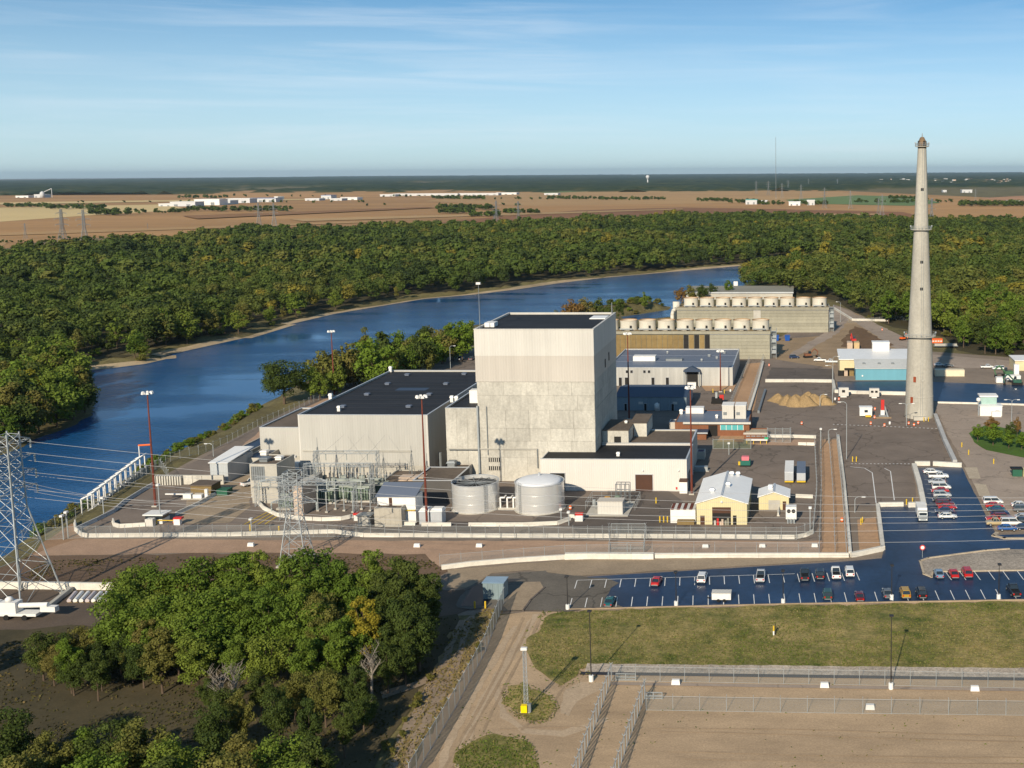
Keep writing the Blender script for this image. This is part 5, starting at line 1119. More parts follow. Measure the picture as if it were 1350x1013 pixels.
# white jersey barriers of the vehicle line
barriers([(118,708.5),(300,707),(440,703),(480,708),(640,708.5),(930,709.5),(1048,710.5)], 'white concrete barrier block in the long front line', 'barriers of the front line', step=3.75)
barriers([(99,690),(100,700),(108,707),(116,708.5)], 'white barrier block in the curved left corner of front line', 'barriers of the left corner', step=2.2)
barriers([(1049,710.3),(1062,708),(1072,703)], 'white barrier block in the curved right corner of front line', 'barriers of the right corner', step=2.2)
barriers([(333,655),(348,672),(366,681),(400,686),(425,687),(450,686),(470,682)], 'white barrier block curving round the switchyard', 'barriers round the switchyard', step=3.2)
barriers([(149,688),(151,694),(158,696),(192,694)], 'white barrier block near the left rust-red mast', 'barriers by left mast', step=3.2)
barriers([(528,693),(548,693)], 'white barrier block in front of the sheds', 'barriers by sheds', step=3.2)
barriers([(556,694),(595,694)], 'white barrier block beside the twin cabinets', 'barriers by cabinets', step=3.2)
barriers([(618,694),(690,694),(735,692),(752,686)], 'white barrier block in front of the silver tanks', 'barriers before the tanks', step=3.6)
barriers([(232,680),(262,666),(286,652)], 'pale barrier block on the dirt lane by pump house', 'barriers on dirt lane', step=3.4)
barriers([(100,700),(128,687),(150,676),(163,664),(192,646),(222,630)], 'grey barrier block along the riverside lane', 'barriers along riverside lane', step=3.4, mat=m_barrier2)
barriers([(1026,681),(1028,655)], 'pale barrier block behind the white chiller', 'barriers by chiller', step=3.2)
barriers([(1049,656),(1072,657)], 'pale barrier block beside the blue-grey trailer', 'barriers by trailers', step=3.2)
barriers([(1052,587),(1075,587.5)], 'white barrier block at top right of front yard', 'barriers at yard top', step=3.2)
barriers([(750,683),(770,684)], 'red topped white barrier beside domed tank', 'barriers by domed tank', step=3)
# fences
fence([(60,712),(108,709.8),(300,709),(470,708),(640,710.3),(930,711.3),(1050,712),(1072,705),(1077,650),(1074,588)], 'front chain-link fence above the white barrier line', 3.0, 3.6)
fence([(580,747),(745,733.5),(860,732),(1080,731.5),(1083,640),(1082,582)], 'outer chain-link fence behind the pale front wall', 2.6, 5.0)
fence([(1103,582),(1110,650),(1116,731)], 'chain-link fence along right edge of orange strip', 2.6, 5.0)
fence([(1093,582),(1098,650),(1101,731)], 'chain-link fence down the middle of orange strip', 2.2, 6.0)
fence([(540,1035),(600,935),(640,860),(664,797)], 'tall dense grey-green fence running beside the dirt track', 3.3, 3.2, mesh=m_fenced, r=.07)
fence([(748,1060),(775,985),(806,898)], 'slanting fence with tall posts at the gravel yard, left run', 3.0, 2.4, r=.09)
fence([(806,898),(1000,901.5),(1200,905),(1440,910)], 'long upper fence across the lower gravel yard', 2.7, 4.6, r=.045)
fence([(808,1040),(830,975),(850,920)], 'slanting fence with tall posts at the gravel yard, right run', 3.0, 2.4, r=.09)
fence([(850,920),(852,937),(1100,941),(1440,945)], 'long lower fence across the gravel yard', 2.5, 4.6, r=.045)
fence([(30,714),(100,683),(140,658),(186,630),(225,608),(262,598)], 'riverside fence behind the bushes', 2.4, 3.5)
fence([(262,600),(300,585),(346,560),(420,528),(470,505),(520,482)], 'riverside fence along the bank beside the hall', 2.4, 4.0)
fence([(170,640),(210,614),(222,630)], 'short fence round the intake landing', 2.2, 3.0)
fence([(940,592),(967,592),(990,592)], 'green-grey fence before the orange court', 3.0, 4.0, mesh=meshwire('green_link', (0.16,0.19,0.12), 0.45), r=.1)
fence([(982,552),(1003,485),(1008,470)], 'chain-link fence along the far gravel strip, right side', 2.5, 4.0)
fence([(958,548),(972,515),(988,478)], 'chain-link fence along the far gravel strip, left side', 2.5, 4.0)
fence([(1012,583),(1012,575),(1042,575),(1042,584),(1012,583)], 'grey turnstile cage at the top of the front yard', 2.5, 2.2, r=.09)
fence([(803,705),(804,731)], 'short cross fence left of the wire gate', 2.6, 3.0); fence([(851,705),(849,731)], 'short cross fence right of the wire gate', 2.6, 3.0)
fence([(1118,426),(1180,422),(1230,424)], 'chain-link fence along the wood edge behind the stack', 2.2, 5.0)
# gate frames
def gate(pix, label, h=2.6):
    P = [F(*p) for p in pix]; r_ = thing('wire_gate', label, 'gate')
    a, b_ = P; d = (b_-a)
    fr = MB()
    for q in (0,.5,1): p = a.lerp(b_, q); fr.tube((p.x,p.y,0),(p.x,p.y,h),.08,n=6)
    for z_ in (.15,h*.5,h): fr.tube((a.x,a.y,z_),(b_.x,b_.y,z_),.07,n=5)
    fr.build('gate_frame', m_galv, r_); MB().add([(a.x,a.y,.15),(b_.x,b_.y,.15),(b_.x,b_.y,h),(a.x,a.y,h)],[(0,1,2,3)]).build('wire_mesh', m_fence, r_)
gate([(805,730),(849,730)], 'wire gate in the outer front fence'); gate([(806,706.5),(851,706.5)], 'wire gate in the inner front fence above barriers', 3.0)
gate([(812,897),(838,897.5)], 'small gate at corner of upper lower-yard fence', 1.2); gate([(850,922),(873,922.3)], 'small gate at corner of the lower yard fence', 1.2)

# ------------------------------------------------------------------ lamps, masts
def high_mast(label, px_, yb, yt, ring=True):
    p = F(px_, yb); h = hz(px_, yb, yt); r_ = thing('light_mast', label, 'light mast', (p.x, p.y, 0), group='rust-red high masts')
    MB().lathe([(.42,0),(.42,.3),(.33,.31),(.15,h)], 10).build('shaft', m_rust, r_, smooth=True); MB().box(-.7,.7,-.7,.7,0,.35).build('base', m_conc2, r_)
    MB().lathe([(.2,h-.5),(.75,h-.4),(.75,h-.1),(.2,h)], 12).build('lamp_ring', m_galv, r_)
    for i in range(6):
        a = i*math.pi/3; x, y = 1.1*math.cos(a), 1.1*math.sin(a)
        f = MB().frus((-.42,.42,-.36,.36),(-.28,.28,-.24,.24),0,.6).build('floodlight', m_lampw, r_, loc=(x,y,h-.3), rz=a); MB().tube((0,0,.3),(-.7,0,.1),.06,n=4).build('bracket', m_galvd, f)
high_mast('rust-red light mast by the riverside lane', 205, 668, 518)
high_mast('rust-red light mast beyond the black-roofed hall', 441, 522, 437)
high_mast('rust-red light mast in front of the hall by cabinets', 563, 692, 523)
high_mast('rust-red light mast at the corner of the white annex', 912, 652, 511)
high_mast('rust-red light mast beside tall block shaded side', 829.5, 553, 440)
high_mast('rust-red light mast before the grey workshop', 950, 517, 463)
def lot_pole(label, px_, yb, yt, name='lamp_post', tilt=0, head=.8, base=True, mat=None, r=.11, arms=1, group=None):
    p = F(px_, yb); h = hz(px_, yb, yt); r_ = thing(name, label, 'lamp post', (p.x,p.y,0), group=group)
    MB().tube((0,0,.4),(0,0,h),r,r*.6,n=8).build('pole', mat or m_pole, r_)
    if base: MB().lathe([(.42,0),(.42,1.05),(.36,1.1)],14).build('concrete_base', m_white, r_)
    for s in ((0,) if arms == 1 else (-1,1)):
        MB().box(-.35+s*1.1,.35+s*1.1,-head,.2,h-.05,h+.18).build('lamp_head', mat and m_lampw or m_pole, r_)
        if s: MB().tube((0,0,h),(s*1.0,0,h+.05),.06,n=5).build('arm', mat or m_pole, r_)
    return r_
for i, (px_, yb, yt) in enumerate(((748.5,804,760),(891.5,799.5,754),(1032.5,796.5,752),(1175.5,791,745),(1316.5,790.5,744))):
    lot_pole('black lamp post with white base at the stall edge, %s from the left' % ('first','second','third','fourth','fifth')[i], px_, yb, yt, group='parking lot lamp posts')
lot_pole('tall dark lamp post with white base below lawn, left of two', 779.5, 898.5, 806, head=.5, group='lawn lamp posts'); lot_pole('tall dark lamp post with white base below lawn, right of two', 1174.5, 908.5, 812, head=.5, group='lawn lamp posts')
def street(label, px_, yb, yt, dirx=1, double=False):
    p = F(px_, yb); h = hz(px_, yb, yt); r_ = thing('street_lamp', label, 'street lamp', (p.x,p.y,0)); 
    MB().tube((0,0,0),(0,0,h-.8),.13,.09,n=8).build('pole', m_galv, r_)
    for s in ((1,-1) if double else (dirx,)):
        MB().path([(0,0,h-.8),(s*.3,0,h-.25),(s*1.0,0,h),(s*2.0,0,h-.05)], .07, 5).build('arm', m_galv, r_); MB().box(s*1.7-.0 if s>0 else s*2.7,s*2.7 if s>0 else s*1.7,-.2,.2,h-.15,h+.05).build('lamp_head', m_lampw, r_)
street('grey street lamp with curved arm by the left of east yard', 1116, 606, 530, -1)
street('double-armed grey street lamp in front of the guard booth', 1333.5, 558, 527, 1, True)
street('double-armed street lamp before the stack', 1195, 562, 532, 1, True)
street('short street lamp by the construction pit', 1081, 536, 520, 1); street('street lamp over the small orange patch', 1127, 676, 655, 1)
street('street lamp by the white wall at the wood edge', 1108, 425, 398, -1); street('street lamp by the river behind the hall', 594, 486, 456, 1)
street('grey lamp by the pump house fence', 281.5, 602, 585, -1); street('lamp post by the parking lot head', 1098, 520, 470, 1)
street('lamp post beside the blue-black lane', 1097.5, 534, 482, -1); street('lamp post inside the top of the orange strip', 1092, 585, 566, 1)
# thin posts in the yards: camera posts
for px_, yb, yt, lb in ((137,680,657,'short white camera post by the riverside lane'),(84,712,681,'pale detector post nearest the big tower'),(90,709,676,'pale detector post by the big tower'),(212,690,640,'thin pale flag post beside left rust mast'),(332,705,685,'white camera post at switchyard corner'),(1068,700,670,'white camera post at the fence corner'),(1082,592,566,'grey camera post at the top of the orange strip'),(740,690,672,'thin dark post beside domed tank'),(750,693,676,'thin grey post by the tank barriers'),(961,600,585,'stubby cream bollard post behind garage')):
    p = F(px_, yb); h = hz(px_, yb, yt); r_ = thing('camera_post', lb, 'post', (p.x,p.y,0)); MB().tube((0,0,0),(0,0,h),.14,n=8).build('post', m_galv, r_); MB().box(-.35,.35,-.5,.4,h-.1,h+.35).build('camera_box', m_lampw, r_)
# small white floodlight boxes on the gravel
for i, (px_, yb) in enumerate(((891,903),(1087,907),(1285,911.5),(1147,936),(575*1+57,722),(870*0+550,722),(331,721),(1005,722.5),(1074,722),(930,723))):
    p = F(px_, yb); r_ = thing('ground_light', ['white ground box below upper fence, left one','white ground box below upper fence, middle one','white ground box below upper fence, right one','small pale post box between the lower fences','white ground box behind the tan verge bend','white ground box above the grove top','white ground box left above the grove','white ground box below the garage','white ground box near end of orange strip','white ground box below the store shelter'][i], 'ground light', (p.x,p.y,0))
    MB().frus((-.75,.75,-.4,.4),(-.65,.65,-.3,.3),.15,.95).build('housing', m_lampw, r_); MB().box(-.15,.15,-.15,.15,0,.2).build('foot', m_galvd, r_)
# lattice camera mast in weedy patch
p = F(693.5, 938); h = hz(693.5, 938, 857); r_ = thing('lattice_mast', 'slim lattice mast with yellow box standing in weedy patch', 'mast', (p.x,p.y,0))
for k in range(3):
    a = k*2*math.pi/3; MB().tube((.42*math.cos(a),.42*math.sin(a),0),(.3*math.cos(a),.3*math.sin(a),h),.05,n=5).build('leg', m_galv, r_)
br = MB(); n = int(h/.7)
for i in range(n):
    for k in range(3):
        a = k*2*math.pi/3; b_ = (k+1)*2*math.pi/3; ra = .42-.12*i/n; br.tube((ra*math.cos(a),ra*math.sin(a),i*h/n),(ra*math.cos(b_),ra*math.sin(b_),(i+1)*h/n),.03,n=4); br.tube((ra*math.cos(a),ra*math.sin(a),i*h/n),(ra*math.cos(b_),ra*math.sin(b_),i*h/n),.03,n=4)
br.build('bracing', m_galv, r_); MB().box(-.55,.45,-1.2,-.5,.3,1.5).build('yellow_box', M('bright_yellow', (0.8,0.58,0.0), 0.5), r_); MB().box(.4,1.0,-.8,-.3,.2,1.6).build('battery_box', m_galvd, r_); MB().box(-.5,.5,-.3,.3,h,h+.4).build('camera_head', m_lampw, r_); MB().box(-.8,.8,-.8,.8,0,.2).build('footing', m_conc2, r_)

# ------------------------------------------------------------------ lattice transmission towers and wires
def lattice(name, label, base, hgt_, wb, waist_h, waist_w, top_w, arms, rz=0, group=None, leg_r=.16, br_r=.07, nb=9, mat=None):
    r_ = thing(name, label, 'pylon', (base.x, base.y, 0), rz, group); mt = mat or m_galv
    def half(z): return (wb + (waist_w-wb)*z/waist_h)/2 if z < waist_h else (waist_w + (top_w-waist_w)*(z-waist_h)/(hgt_-waist_h))/2
    cs = ((-1,-1),(1,-1),(1,1),(-1,1))
    for sx, sy_ in cs: 
        MB().path([(sx*half(z), sy_*half(z), z) for z in (0, waist_h, hgt_)], leg_r, 5).build('leg', mt, r_)
        MB().box(sx*half(0)-.5,sx*half(0)+.5,sy_*half(0)-.5,sy_*half(0)+.5,-.3,.35).build('footing', m_conc2, r_)
    zs = [0]; z = 0
    while z < hgt_-.6:
        z = min(hgt_, z + max(1.6, half(z)*1.35)); zs.append(z)
    g = MB()
    for z0_, z1_ in zip(zs[:-1], zs[1:]):
        a, b_ = half(z0_), half(z1_)
        for (sx,sy_),(tx_,ty_) in zip(cs, cs[1:]+cs[:1]):
            g.tube((sx*a,sy_*a,z0_),(tx_*b_,ty_*b_,z1_),br_r,n=4); g.tube((tx_*a,ty_*a,z0_),(sx*b_,sy_*b_,z1_),br_r,n=4); g.tube((sx*b_,sy_*b_,z1_),(tx_*b_,ty_*b_,z1_),br_r,n=4)
    g.build('bracing', mt, r_)
    tips = []
    for za, la in arms:
        w = half(za); a_ = MB()
        for s in (-1,1):
            tip = (s*la, 0, za)
            for q in (-1,1): a_.tube((s*w,q*w,za-.1),tip,br_r*1.2,n=4); a_.tube((s*w,q*w,za+1.3),tip,br_r*1.2,n=4)
            for k in (.33,.66): a_.tube((s*(w+(la-w)*k),-w*(1-k),za),(s*(w+(la-w)*k),w*(1-k),za),br_r,n=4); a_.tube((s*(w+(la-w)*k),0,za),(s*(w+(la-w)*k),0,za+1.3*(1-k)),br_r,n=4)
            ins = MB().lathe([(.08,za-2.0),(.22,za-1.9),(.1,za-1.7),(.22,za-1.5),(.1,za-1.3),(.22,za-1.1),(.1,za-.9),(.22,za-.6),(.08,za-.1)],8,s*la,0); ins.build('insulator', m_porc, r_)
            tips.append((s*la, za-2.0))
        a_.build('crossarm', mt, r_)
    return r_, tips
tp = F(28, 792); hT = hz(28, 792, 571)
zat = [hz(28,792,y)for y in (586,607,628,648)]
lt, tips = lattice('lattice_tower', 'big lattice power tower at left edge above the river', tp, hT, 10.5, hT*.56, 3.4, 3.0, [(zat[0],5.5),(zat[1],6.3),(zat[2],6.3),(zat[3],6.3)], rz=R(80), leg_r=.16, br_r=.062)
tp2 = F(392, 742); hT2 = hz(392, 742, 622)
lt2, tips2 = lattice('lattice_tower', 'lattice gantry tower rising between grove and switchyard', tp2, hT2, 6.0, hT2*.55, 2.6, 3.2, [(hT2-2.2,7.5),(hT2-7,5.0)], rz=R(5), leg_r=.13, br_r=.06)
tp3 = F(1620, 800); lt3, _t = lattice('lattice_tower', 'lattice power tower standing beyond the car park', tp3, hT*.8, 10.5, hT*.45, 3.4, 3.0, [(hT*.75,5.5),(hT*.65,6.3),(hT*.55,6.3)], rz=R(80), leg_r=.2, br_r=.085)
def wire(label, a, b_, sag, r=.032, n=28, group='overhead power lines'):
    a = Vector(a); b_ = Vector(b_); pts = []
    for i in range(n+1):
        q = i/n; p = a.lerp(b_, q); p.z -= 4*sag*q*(1-q); pts.append(p)
    tag(MB().path(pts, r, 4).build('power_line', m_wire), label, 'power line', group)
# each line described by two sight points and heights at the towers
wl = [((36,582),zat[0],(1350,648),15,4), ((34,597),zat[0]-2,(1350,655),13,4.5),((36,607),zat[1]-1,(1350,661),14,5),((34,622),zat[2],(1350,668),13,5),((36,626),zat[2]-2,(1350,676),12,5),((34,645),zat[3],(1350,684),12,5),((30,655),zat[3]-2,(1350,700),11,5)]
for k, (pa, za, pb, zb, sg) in enumerate(wl):
    a = F(pa[0], pa[1], za); b_ = F(pb[0], pb[1], zb); c_ = a + (b_-a)*1.12
    wire('pale power line crossing over the front yard, %s from the top at the tower' % ('first','second','third','fourth','fifth','sixth','seventh')[k], a, c_, sg)
for k, dy in enumerate((-2.5,0,2.5)):
    a = Vector((tp2.x-7+k*7, tp2.y, hT2-4)); b_ = Vector((tx0+14+k*6, ty-1.5, 13)); wire('short drop line from gantry tower to the hall wall, %s' % ('left','middle','right')[k], a, b_, 1.2, .028, 10, 'drop lines')
    c_ = Vector((tp.x+3, tp.y+dy, zat[2]-k*2)); wire('power line from big tower to gantry tower, %s' % ('upper','middle','lower')[k], c_, a, 3.5, .03, 16, 'linking lines')

# ------------------------------------------------------------------ switchyard
def ins_col(h, r=.16, n=7):
    prof = [(r*.6,0)]
    for i in range(n): z = h*i/n; prof += [(r*.6,z+h*.02),(r*1.4,z+h*.05),(r*.6,z+h*.1)]
    prof.append((r*.5,h)); return MB().lathe(prof, 8)
def transformer(label, px_, yb, s=1.0):
    p = F(px_, yb); r_ = thing('transformer', label, 'transformer', (p.x,p.y,0)); 
    MB().box(-2.6*s,2.6*s,0,3.2*s,.5,4.0*s).build('tank', m_trans, r_); MB().box(-3.4*s,3.4*s,-.6,3.8*s,0,.5).build('plinth', m_conc2, r_)
    for i in range(8): MB().box((-2.5+i*.66)*s,(-2.1+i*.66)*s,-.9*s,-.05,.9,3.5*s).build('radiator', m_green, r_)
    MB().tube((-2.4*s,1.2*s,4.9*s),(1.2*s,1.2*s,4.9*s),.55*s,n=14).build('conservator', m_trans, r_, smooth=True)
    for q in (-2.0*s, .8*s): MB().box(q-.15,q+.15,1.0*s,1.4*s,4.0*s,4.4*s).build('bracket', m_galvd, r_)
    for i in range(3):
        b_ = ins_col(2.2*s, .22*s).build('bushing', m_porc, r_, loc=((-1.5+i*1.5)*s, 2.4*s, 4.0*s), smooth=True)
for lb, px_, yb, s in (('large green-grey transformer at left of switchyard',428,664,1.0),('large green-grey transformer in the middle of switchyard',452,660,1.05),('large green-grey transformer at right of switchyard',474,662,1.1),('small grey transformer below the louvre block',378,672,.75),('grey transformer by the hall corner',500,652,.8)): transformer(lb, px_, yb, s)
def firewall(label, pl_, pr_, yb, yt, dpt, mat):
    x0, x1, y = foot(pl_, pr_, yb); h = topz((pl_+pr_)/2, yt, y); r_ = loc_root(thing('fire_wall', label, 'wall')); part(r_, 'wall_slab', mat, x0, x1, y, y+dpt, -.1, h); part(r_, 'cap', m_conc2, x0-.1, x1+.1, y-.1, y+dpt+.1, h+.002, h+.18)
firewall('upright pinkish concrete fire wall in the switchyard', 388, 400.5, 680, 641, 8, m_pink); firewall('low grey concrete wall slab behind pinkish fire wall', 333, 368, 664, 644, 1.0, m_conc2)
firewall('tan fire wall slab between transformers and hall', 404, 412, 650, 632, 7, m_conc2)
# bus supports
for i in range(16):
    px_ = 408 + (i % 8)*11.5; yb = 672 - (i//8)*14 + (i%3)*2; p = F(px_, yb); r_ = thing('bus_support', 'steel bus support post with stacked insulator in the switchyard', 'insulator', (p.x,p.y,0), group='bus supports')
    MB().box(-.35,.35,-.35,.35,0,.4).build('footing', m_conc2, r_); MB().tube((0,0,.4),(0,0,3.2),.14,n=6).build('post', m_galv, r_); ins_col(2.4,.2).build('insulator', m_porc, r_, loc=(0,0,3.2), smooth=True); MB().tube((-1.2,0,5.65),(1.2,0,5.65),.08,n=6).build('bus_bar', m_galv, r_)
def gantry(label, pl_, pr_, yb, hh_):
    A, B = F(pl_, yb), F(pr_, yb); r_ = loc_root(thing('steel_gantry', label, 'gantry')); g = None
    for q in (A, B):
        m_ = MB()
        for sx in (-.5,.5):
            for sy_ in (-.5,.5): m_.tube((q.x+sx,q.y+sy_,0),(q.x+sx*.6,q.y+sy_*.6,hh_),.07,n=4)
        n = int(hh_/1.2)
        for i in range(n):
            z0_, z1_ = i*hh_/n, (i+1)*hh_/n
            m_.tube((q.x-.5,q.y-.5,z0_),(q.x+.5,q.y-.5,z1_),.045,n=4); m_.tube((q.x-.5,q.y+.5,z0_),(q.x+.5,q.y+.5,z1_),.045,n=4); m_.tube((q.x-.5,q.y-.5,z0_),(q.x-.5,q.y+.5,z1_),.045,n=4)
        m_.build('column', m_galv, r_)
    m_ = MB(); n = max(4, int((B-A).length/1.4))
    for sy_ in (-.4,.4):
        for z_ in (hh_-.8, hh_): m_.tube((A.x,A.y+sy_,z_),(B.x,B.y+sy_,z_),.06,n=4)
        for i in range(n): a = A.lerp(B,i/n); b_ = A.lerp(B,(i+1)/n); m_.tube((a.x,a.y+sy_,hh_-.8 if i%2 else hh_),(b_.x,b_.y+sy_,hh_ if i%2 else hh_-.8),.045,n=4)
    m_.build('beam', m_galv, r_)
    for i in range(3): a = A.lerp(B,(i+.5)/3); ins_col(1.8,.16).build('insulator', m_porc, r_, loc=(a.x,a.y,hh_-2.7), smooth=True)
gantry('front steel lattice gantry of the switchyard', 372, 470, 686, 10); gantry('middle steel lattice gantry of the switchyard', 405, 492, 664, 11); gantry('back steel lattice gantry against the hall wall', 418, 500, 648, 11.5); gantry('small steel gantry beside the louvre block', 340, 376, 668, 8)
for lb, px_, yb, yt in (('lightning mast before the hall wall, tallest one',421,640,577),('lightning mast before the hall wall, left one',415,645,600),('lightning mast before hall wall, middle one',507,640,596),('slim lightning mast before hall wall, right one',544,640,588)):
    p = F(px_, yb); h = hz(px_, yb, yt); r_ = thing('lightning_mast', lb, 'mast', (p.x,p.y,0)); MB().tube((0,0,0),(0,0,h),.2,.05,n=6).build('spike', m_galvd, r_)
    m_ = MB()
    for s in (-1,1): m_.tube((s*1.3,0,0),(s*.12,0,h*.8),.07,n=4)
    for k in range(6): q = k/7; m_.tube((-1.3+1.2*q,0,h*.8*q),(1.3-1.2*(q+.14),0,h*.8*(q+.14)),.045,n=4)
    m_.build('frame', m_galvd, r_)
for i in range(7):   # breakers: dark upright bushings along the back
    px_ = 413 + i*13; p = F(px_, 640-(i%2)*3); r_ = thing('circuit_breaker', 'dark upright breaker column against the hall wall', 'breaker', (p.x,p.y,0), group='breakers along hall')
    MB().box(-.9,.9,-.6,.6,.3,2.2).build('cabinet', m_trans, r_); MB().box(-1,1,-.7,.7,0,.3).build('footing', m_conc2, r_)
    for s in (-.55,.55): ins_col(3.6,.2,9).build('bushing', m_galvd, r_, loc=(s,0,2.2), smooth=True)
# ------------------------------------------------------------------ river intake
ia, ib = F(120, 676, -1), F(196, 616, -1)
it = loc_root(thing('intake_screen', 'row of white frames of the river intake at the bank', 'intake'))
d = (ib-ia); n_ = Vector((-d.y,d.x,0)).normalized(); 
if n_.x > 0: n_ = -n_
NFm = 11
wl_ = MB(); wl_.prism([(v.x,v.y) for v in (ia, ib, ib+n_*.8, ia+n_*.8)], -7.5, -.4); wl_.build('intake_wall', m_conc2, it)
for i in range(NFm):
    p = ia.lerp(ib, (i+.3)/NFm); a = p + n_*2.6; m_ = MB()
    m_.path([(a.x,a.y,-6.5),(a.x,a.y,2.4),(p.x,p.y,3.6),(p.x+d.normalized().x*.1,p.y,-.4)], .2, 6)
    m_.build('screen_frame', m_lampw, it)
m_ = MB(); a = ia + d*.02; b_ = ia + d*.97; m_.tube((a.x,a.y,3.6),(b_.x,b_.y,3.6),.2,n=6); m_.tube((a.x+n_.x*2.6,a.y+n_.y*2.6,2.4),(b_.x+n_.x*2.6,b_.y+n_.y*2.6,2.4),.18,n=6); m_.build('top_beam', m_lampw, it)
bm = thing('floating_boom', 'orange boom float at the head of the intake', 'float', F(192,604,WZ)); MB().tube((-2.2,0,4.2),(1.6,1.2,4.2),.32,n=10).build('float', m_orange, bm); MB().tube((-2,0,0),(-2,0,4.2),.2,n=6).build('post', m_lampw, bm)
rw = loc_root(thing('ribbed_retaining_wall', 'ribbed concrete retaining wall behind left rust mast', 'wall')); x0, x1, y = foot(204, 238, 640); h = topz(220,628,y)
part(rw, 'wall', m_conc2, x0, x1+12, y+1, y+1.6, -.1, h)
for i in range(11): part(rw, 'buttress', m_conc, x0+i*(x1-x0)/10-.22, x0+i*(x1-x0)/10+.22, y, y+1, -.1, h)
for q in (.55,.78): part(rw, 'stained_panel', m_conc, x1+12*(q-.5), x1+12*(q-.3), y+.85, y+.998, .0, h-.1)
# small yard gear on the left
def gear(name, label, cat, px_, yb, boxes):
    p = F(px_, yb); r_ = thing(name, label, cat, (p.x,p.y,0))
    for nm, mt, bx in boxes: MB().box(*bx).build(nm, mt, r_)
    return r_
gear('generator_set', 'brown-roofed generator box by the pump house', 'generator', 267, 655, [('housing', m_towerb, (-3.2,2.6,0,5,.3,3.0)), ('roof', m_roofb, (-3.5,2.9,-.3,5.3,3.01,3.3)), ('skid', m_dark, (-3.3,2.7,.1,4.9,0,.3)), ('bin', M('bin_green',(0.02,0.10,0.06),.6), (3.4,6.4,1,4,0,1.6))])
gear('pump_set', 'white pump set beside the brown generator box', 'pump', 250, 659, [('motor', m_white, (-1.8,.4,0,1.4,.3,1.5)), ('pump', m_white, (.8,3.2,.2,1.6,.3,1.3)), ('base', m_conc2, (-2.2,3.6,-.3,2,0,.3)), ('pipe', m_lampw, (-7,-1.8,.5,.9,1.2,1.5)), ('control', m_lampw, (4,4.8,.4,1,0,2.8))])
gear('inspection_booth', 'white booth with dark windows by the left mast', 'booth', 201, 691, [('base', m_white, (-1.9,2.6,0,3.4,0,1.2)), ('glazing', m_glass, (-1.8,2.5,.1,3.3,1.2,2.2)), ('roof', m_white, (-2.2,3.0,-.4,3.8,2.2,2.5)), ('counter', m_cream, (-.4,1.4,-2.2,-.8,0,1.9))])
gear('barrier_arm', 'yellow lift barrier by the left mast', 'barrier gate', 222, 692, [('cabinet', m_lampw, (1.6,3.2,-.4,.6,0,1.5)), ('red_cap', m_red, (1.5,3.6,-.3,.9,1.5,1.9)), ('arm', m_yellowp, (-3.0,1.6,0,.15,1.0,1.2)), ('rest', m_yellowp, (-3.1,-2.9,0,.15,0,1.0))])
gear('warning_cabinet', 'white cabinet with red top before domed tank', 'cabinet', 763, 688, [('body', m_white, (-1,1,0,1.2,0,1.6)), ('red_top', m_red, (-1.05,1.05,-.05,1.25,1.6,2.1))])
gear('warning_cabinet', 'white cabinet with red top at switchyard corner', 'cabinet', 470.5, 687, [('body', m_white, (-.7,.9,0,1.2,0,1.5)), ('red_top', m_red, (-.9,1.1,-.1,1.3,1.5,2.0))])
gear('concrete_box', 'pale concrete inspection box beside beige shed', 'box', 480, 694, [('body', m_conc2, (-1.6,1.6,0,2.4,0,2.6)), ('slab', m_conc2, (-2,2,-.4,2.8,2.6,2.8))])
gear('pad_mounted_switch', 'small pale switch box on plinth by white annex', 'switch box', 924, 622, [('body', m_galv, (-2,2,0,1.6,.2,1.4)), ('plinth', m_conc2, (-2.4,2.4,-.3,2,0,.2))])
gear('generator_cart', 'green and pink generator cart in front yard', 'generator', 982.5, 616, [('body', M('cart_green',(0.02,0.13,0.10),.5), (-1.5,1.5,0,2,.5,1.9)), ('cover', M('cart_pink',(0.7,0.18,0.22),.6), (-1.1,1.1,.4,2,1.9,3.0)), ('wheels', m_black, (-1.6,1.6,.3,.9,0,.6)), ('drawbar', m_yellowp, (-2.1,-1.5,.2,.6,.5,1.6))])
gear('skip_bin', 'dark green bin beside the cream box at right', 'bin', 1343, 629, [('bin', M('bin_green',(1,1,1)), (-1.7,1.0,0,2,.1,2.2)), ('lid', m_dark, (-2.2,1.2,-.2,2.2,2.2,2.5)), ('cream_box', M('box_cream',(0.6,0.55,0.3),.6), (1.4,3.4,0,2,0,2.2))])
gear('bench_rack', 'green and white planter rack by court fence', 'rack', 998, 586, [('top', m_white, (-3.6,3.4,0,1,1.2,1.6)), ('leg', m_yellowp, (-3.4,-3.2,.2,.5,0,1.2)), ('leg', m_yellowp, (-1.2,-1.0,.2,.5,0,1.2)), ('leg', m_yellowp, (1.0,1.2,.2,.5,0,1.2)), ('leg', m_yellowp, (3.0,3.2,.2,.5,0,1.2)), ('green_bag', M('bag_green',(0.05,0.4,0.2),.6), (2.4,3.6,.1,.9,1.6,2.2))])
gear('boom_lift', 'dark lifting machine with red arm on the lane', 'machine', 945, 533, [('body', m_black, (-2,2,0,3,.4,2.2)), ('arm', m_red, (1,2.6,.5,1.4,1.6,3.4)), ('mast', m_galv, (-.6,.2,.5,1.5,2.2,4.4)), ('wheels', m_black, (-2.2,2.2,.3,1.2,0,.8))])
gear('work_trailer', 'boxy white site trailer by the construction pit', 'trailer', 1141.5, 550.5, [('body', m_white, (-2.2,2.2,0,3.2,.5,3.4)), ('roof', m_roofw, (-2.35,2.35,-.15,3.35,3.4,3.6)), ('window', m_glass, (-.5,.7,-.06,.0,1.8,2.7)), ('wheels', m_black, (-1.6,1.6,.6,1.4,0,.6)), ('hitch', m_yellowp, (-.2,1.8,-1.4,-.2,.4,.9))])
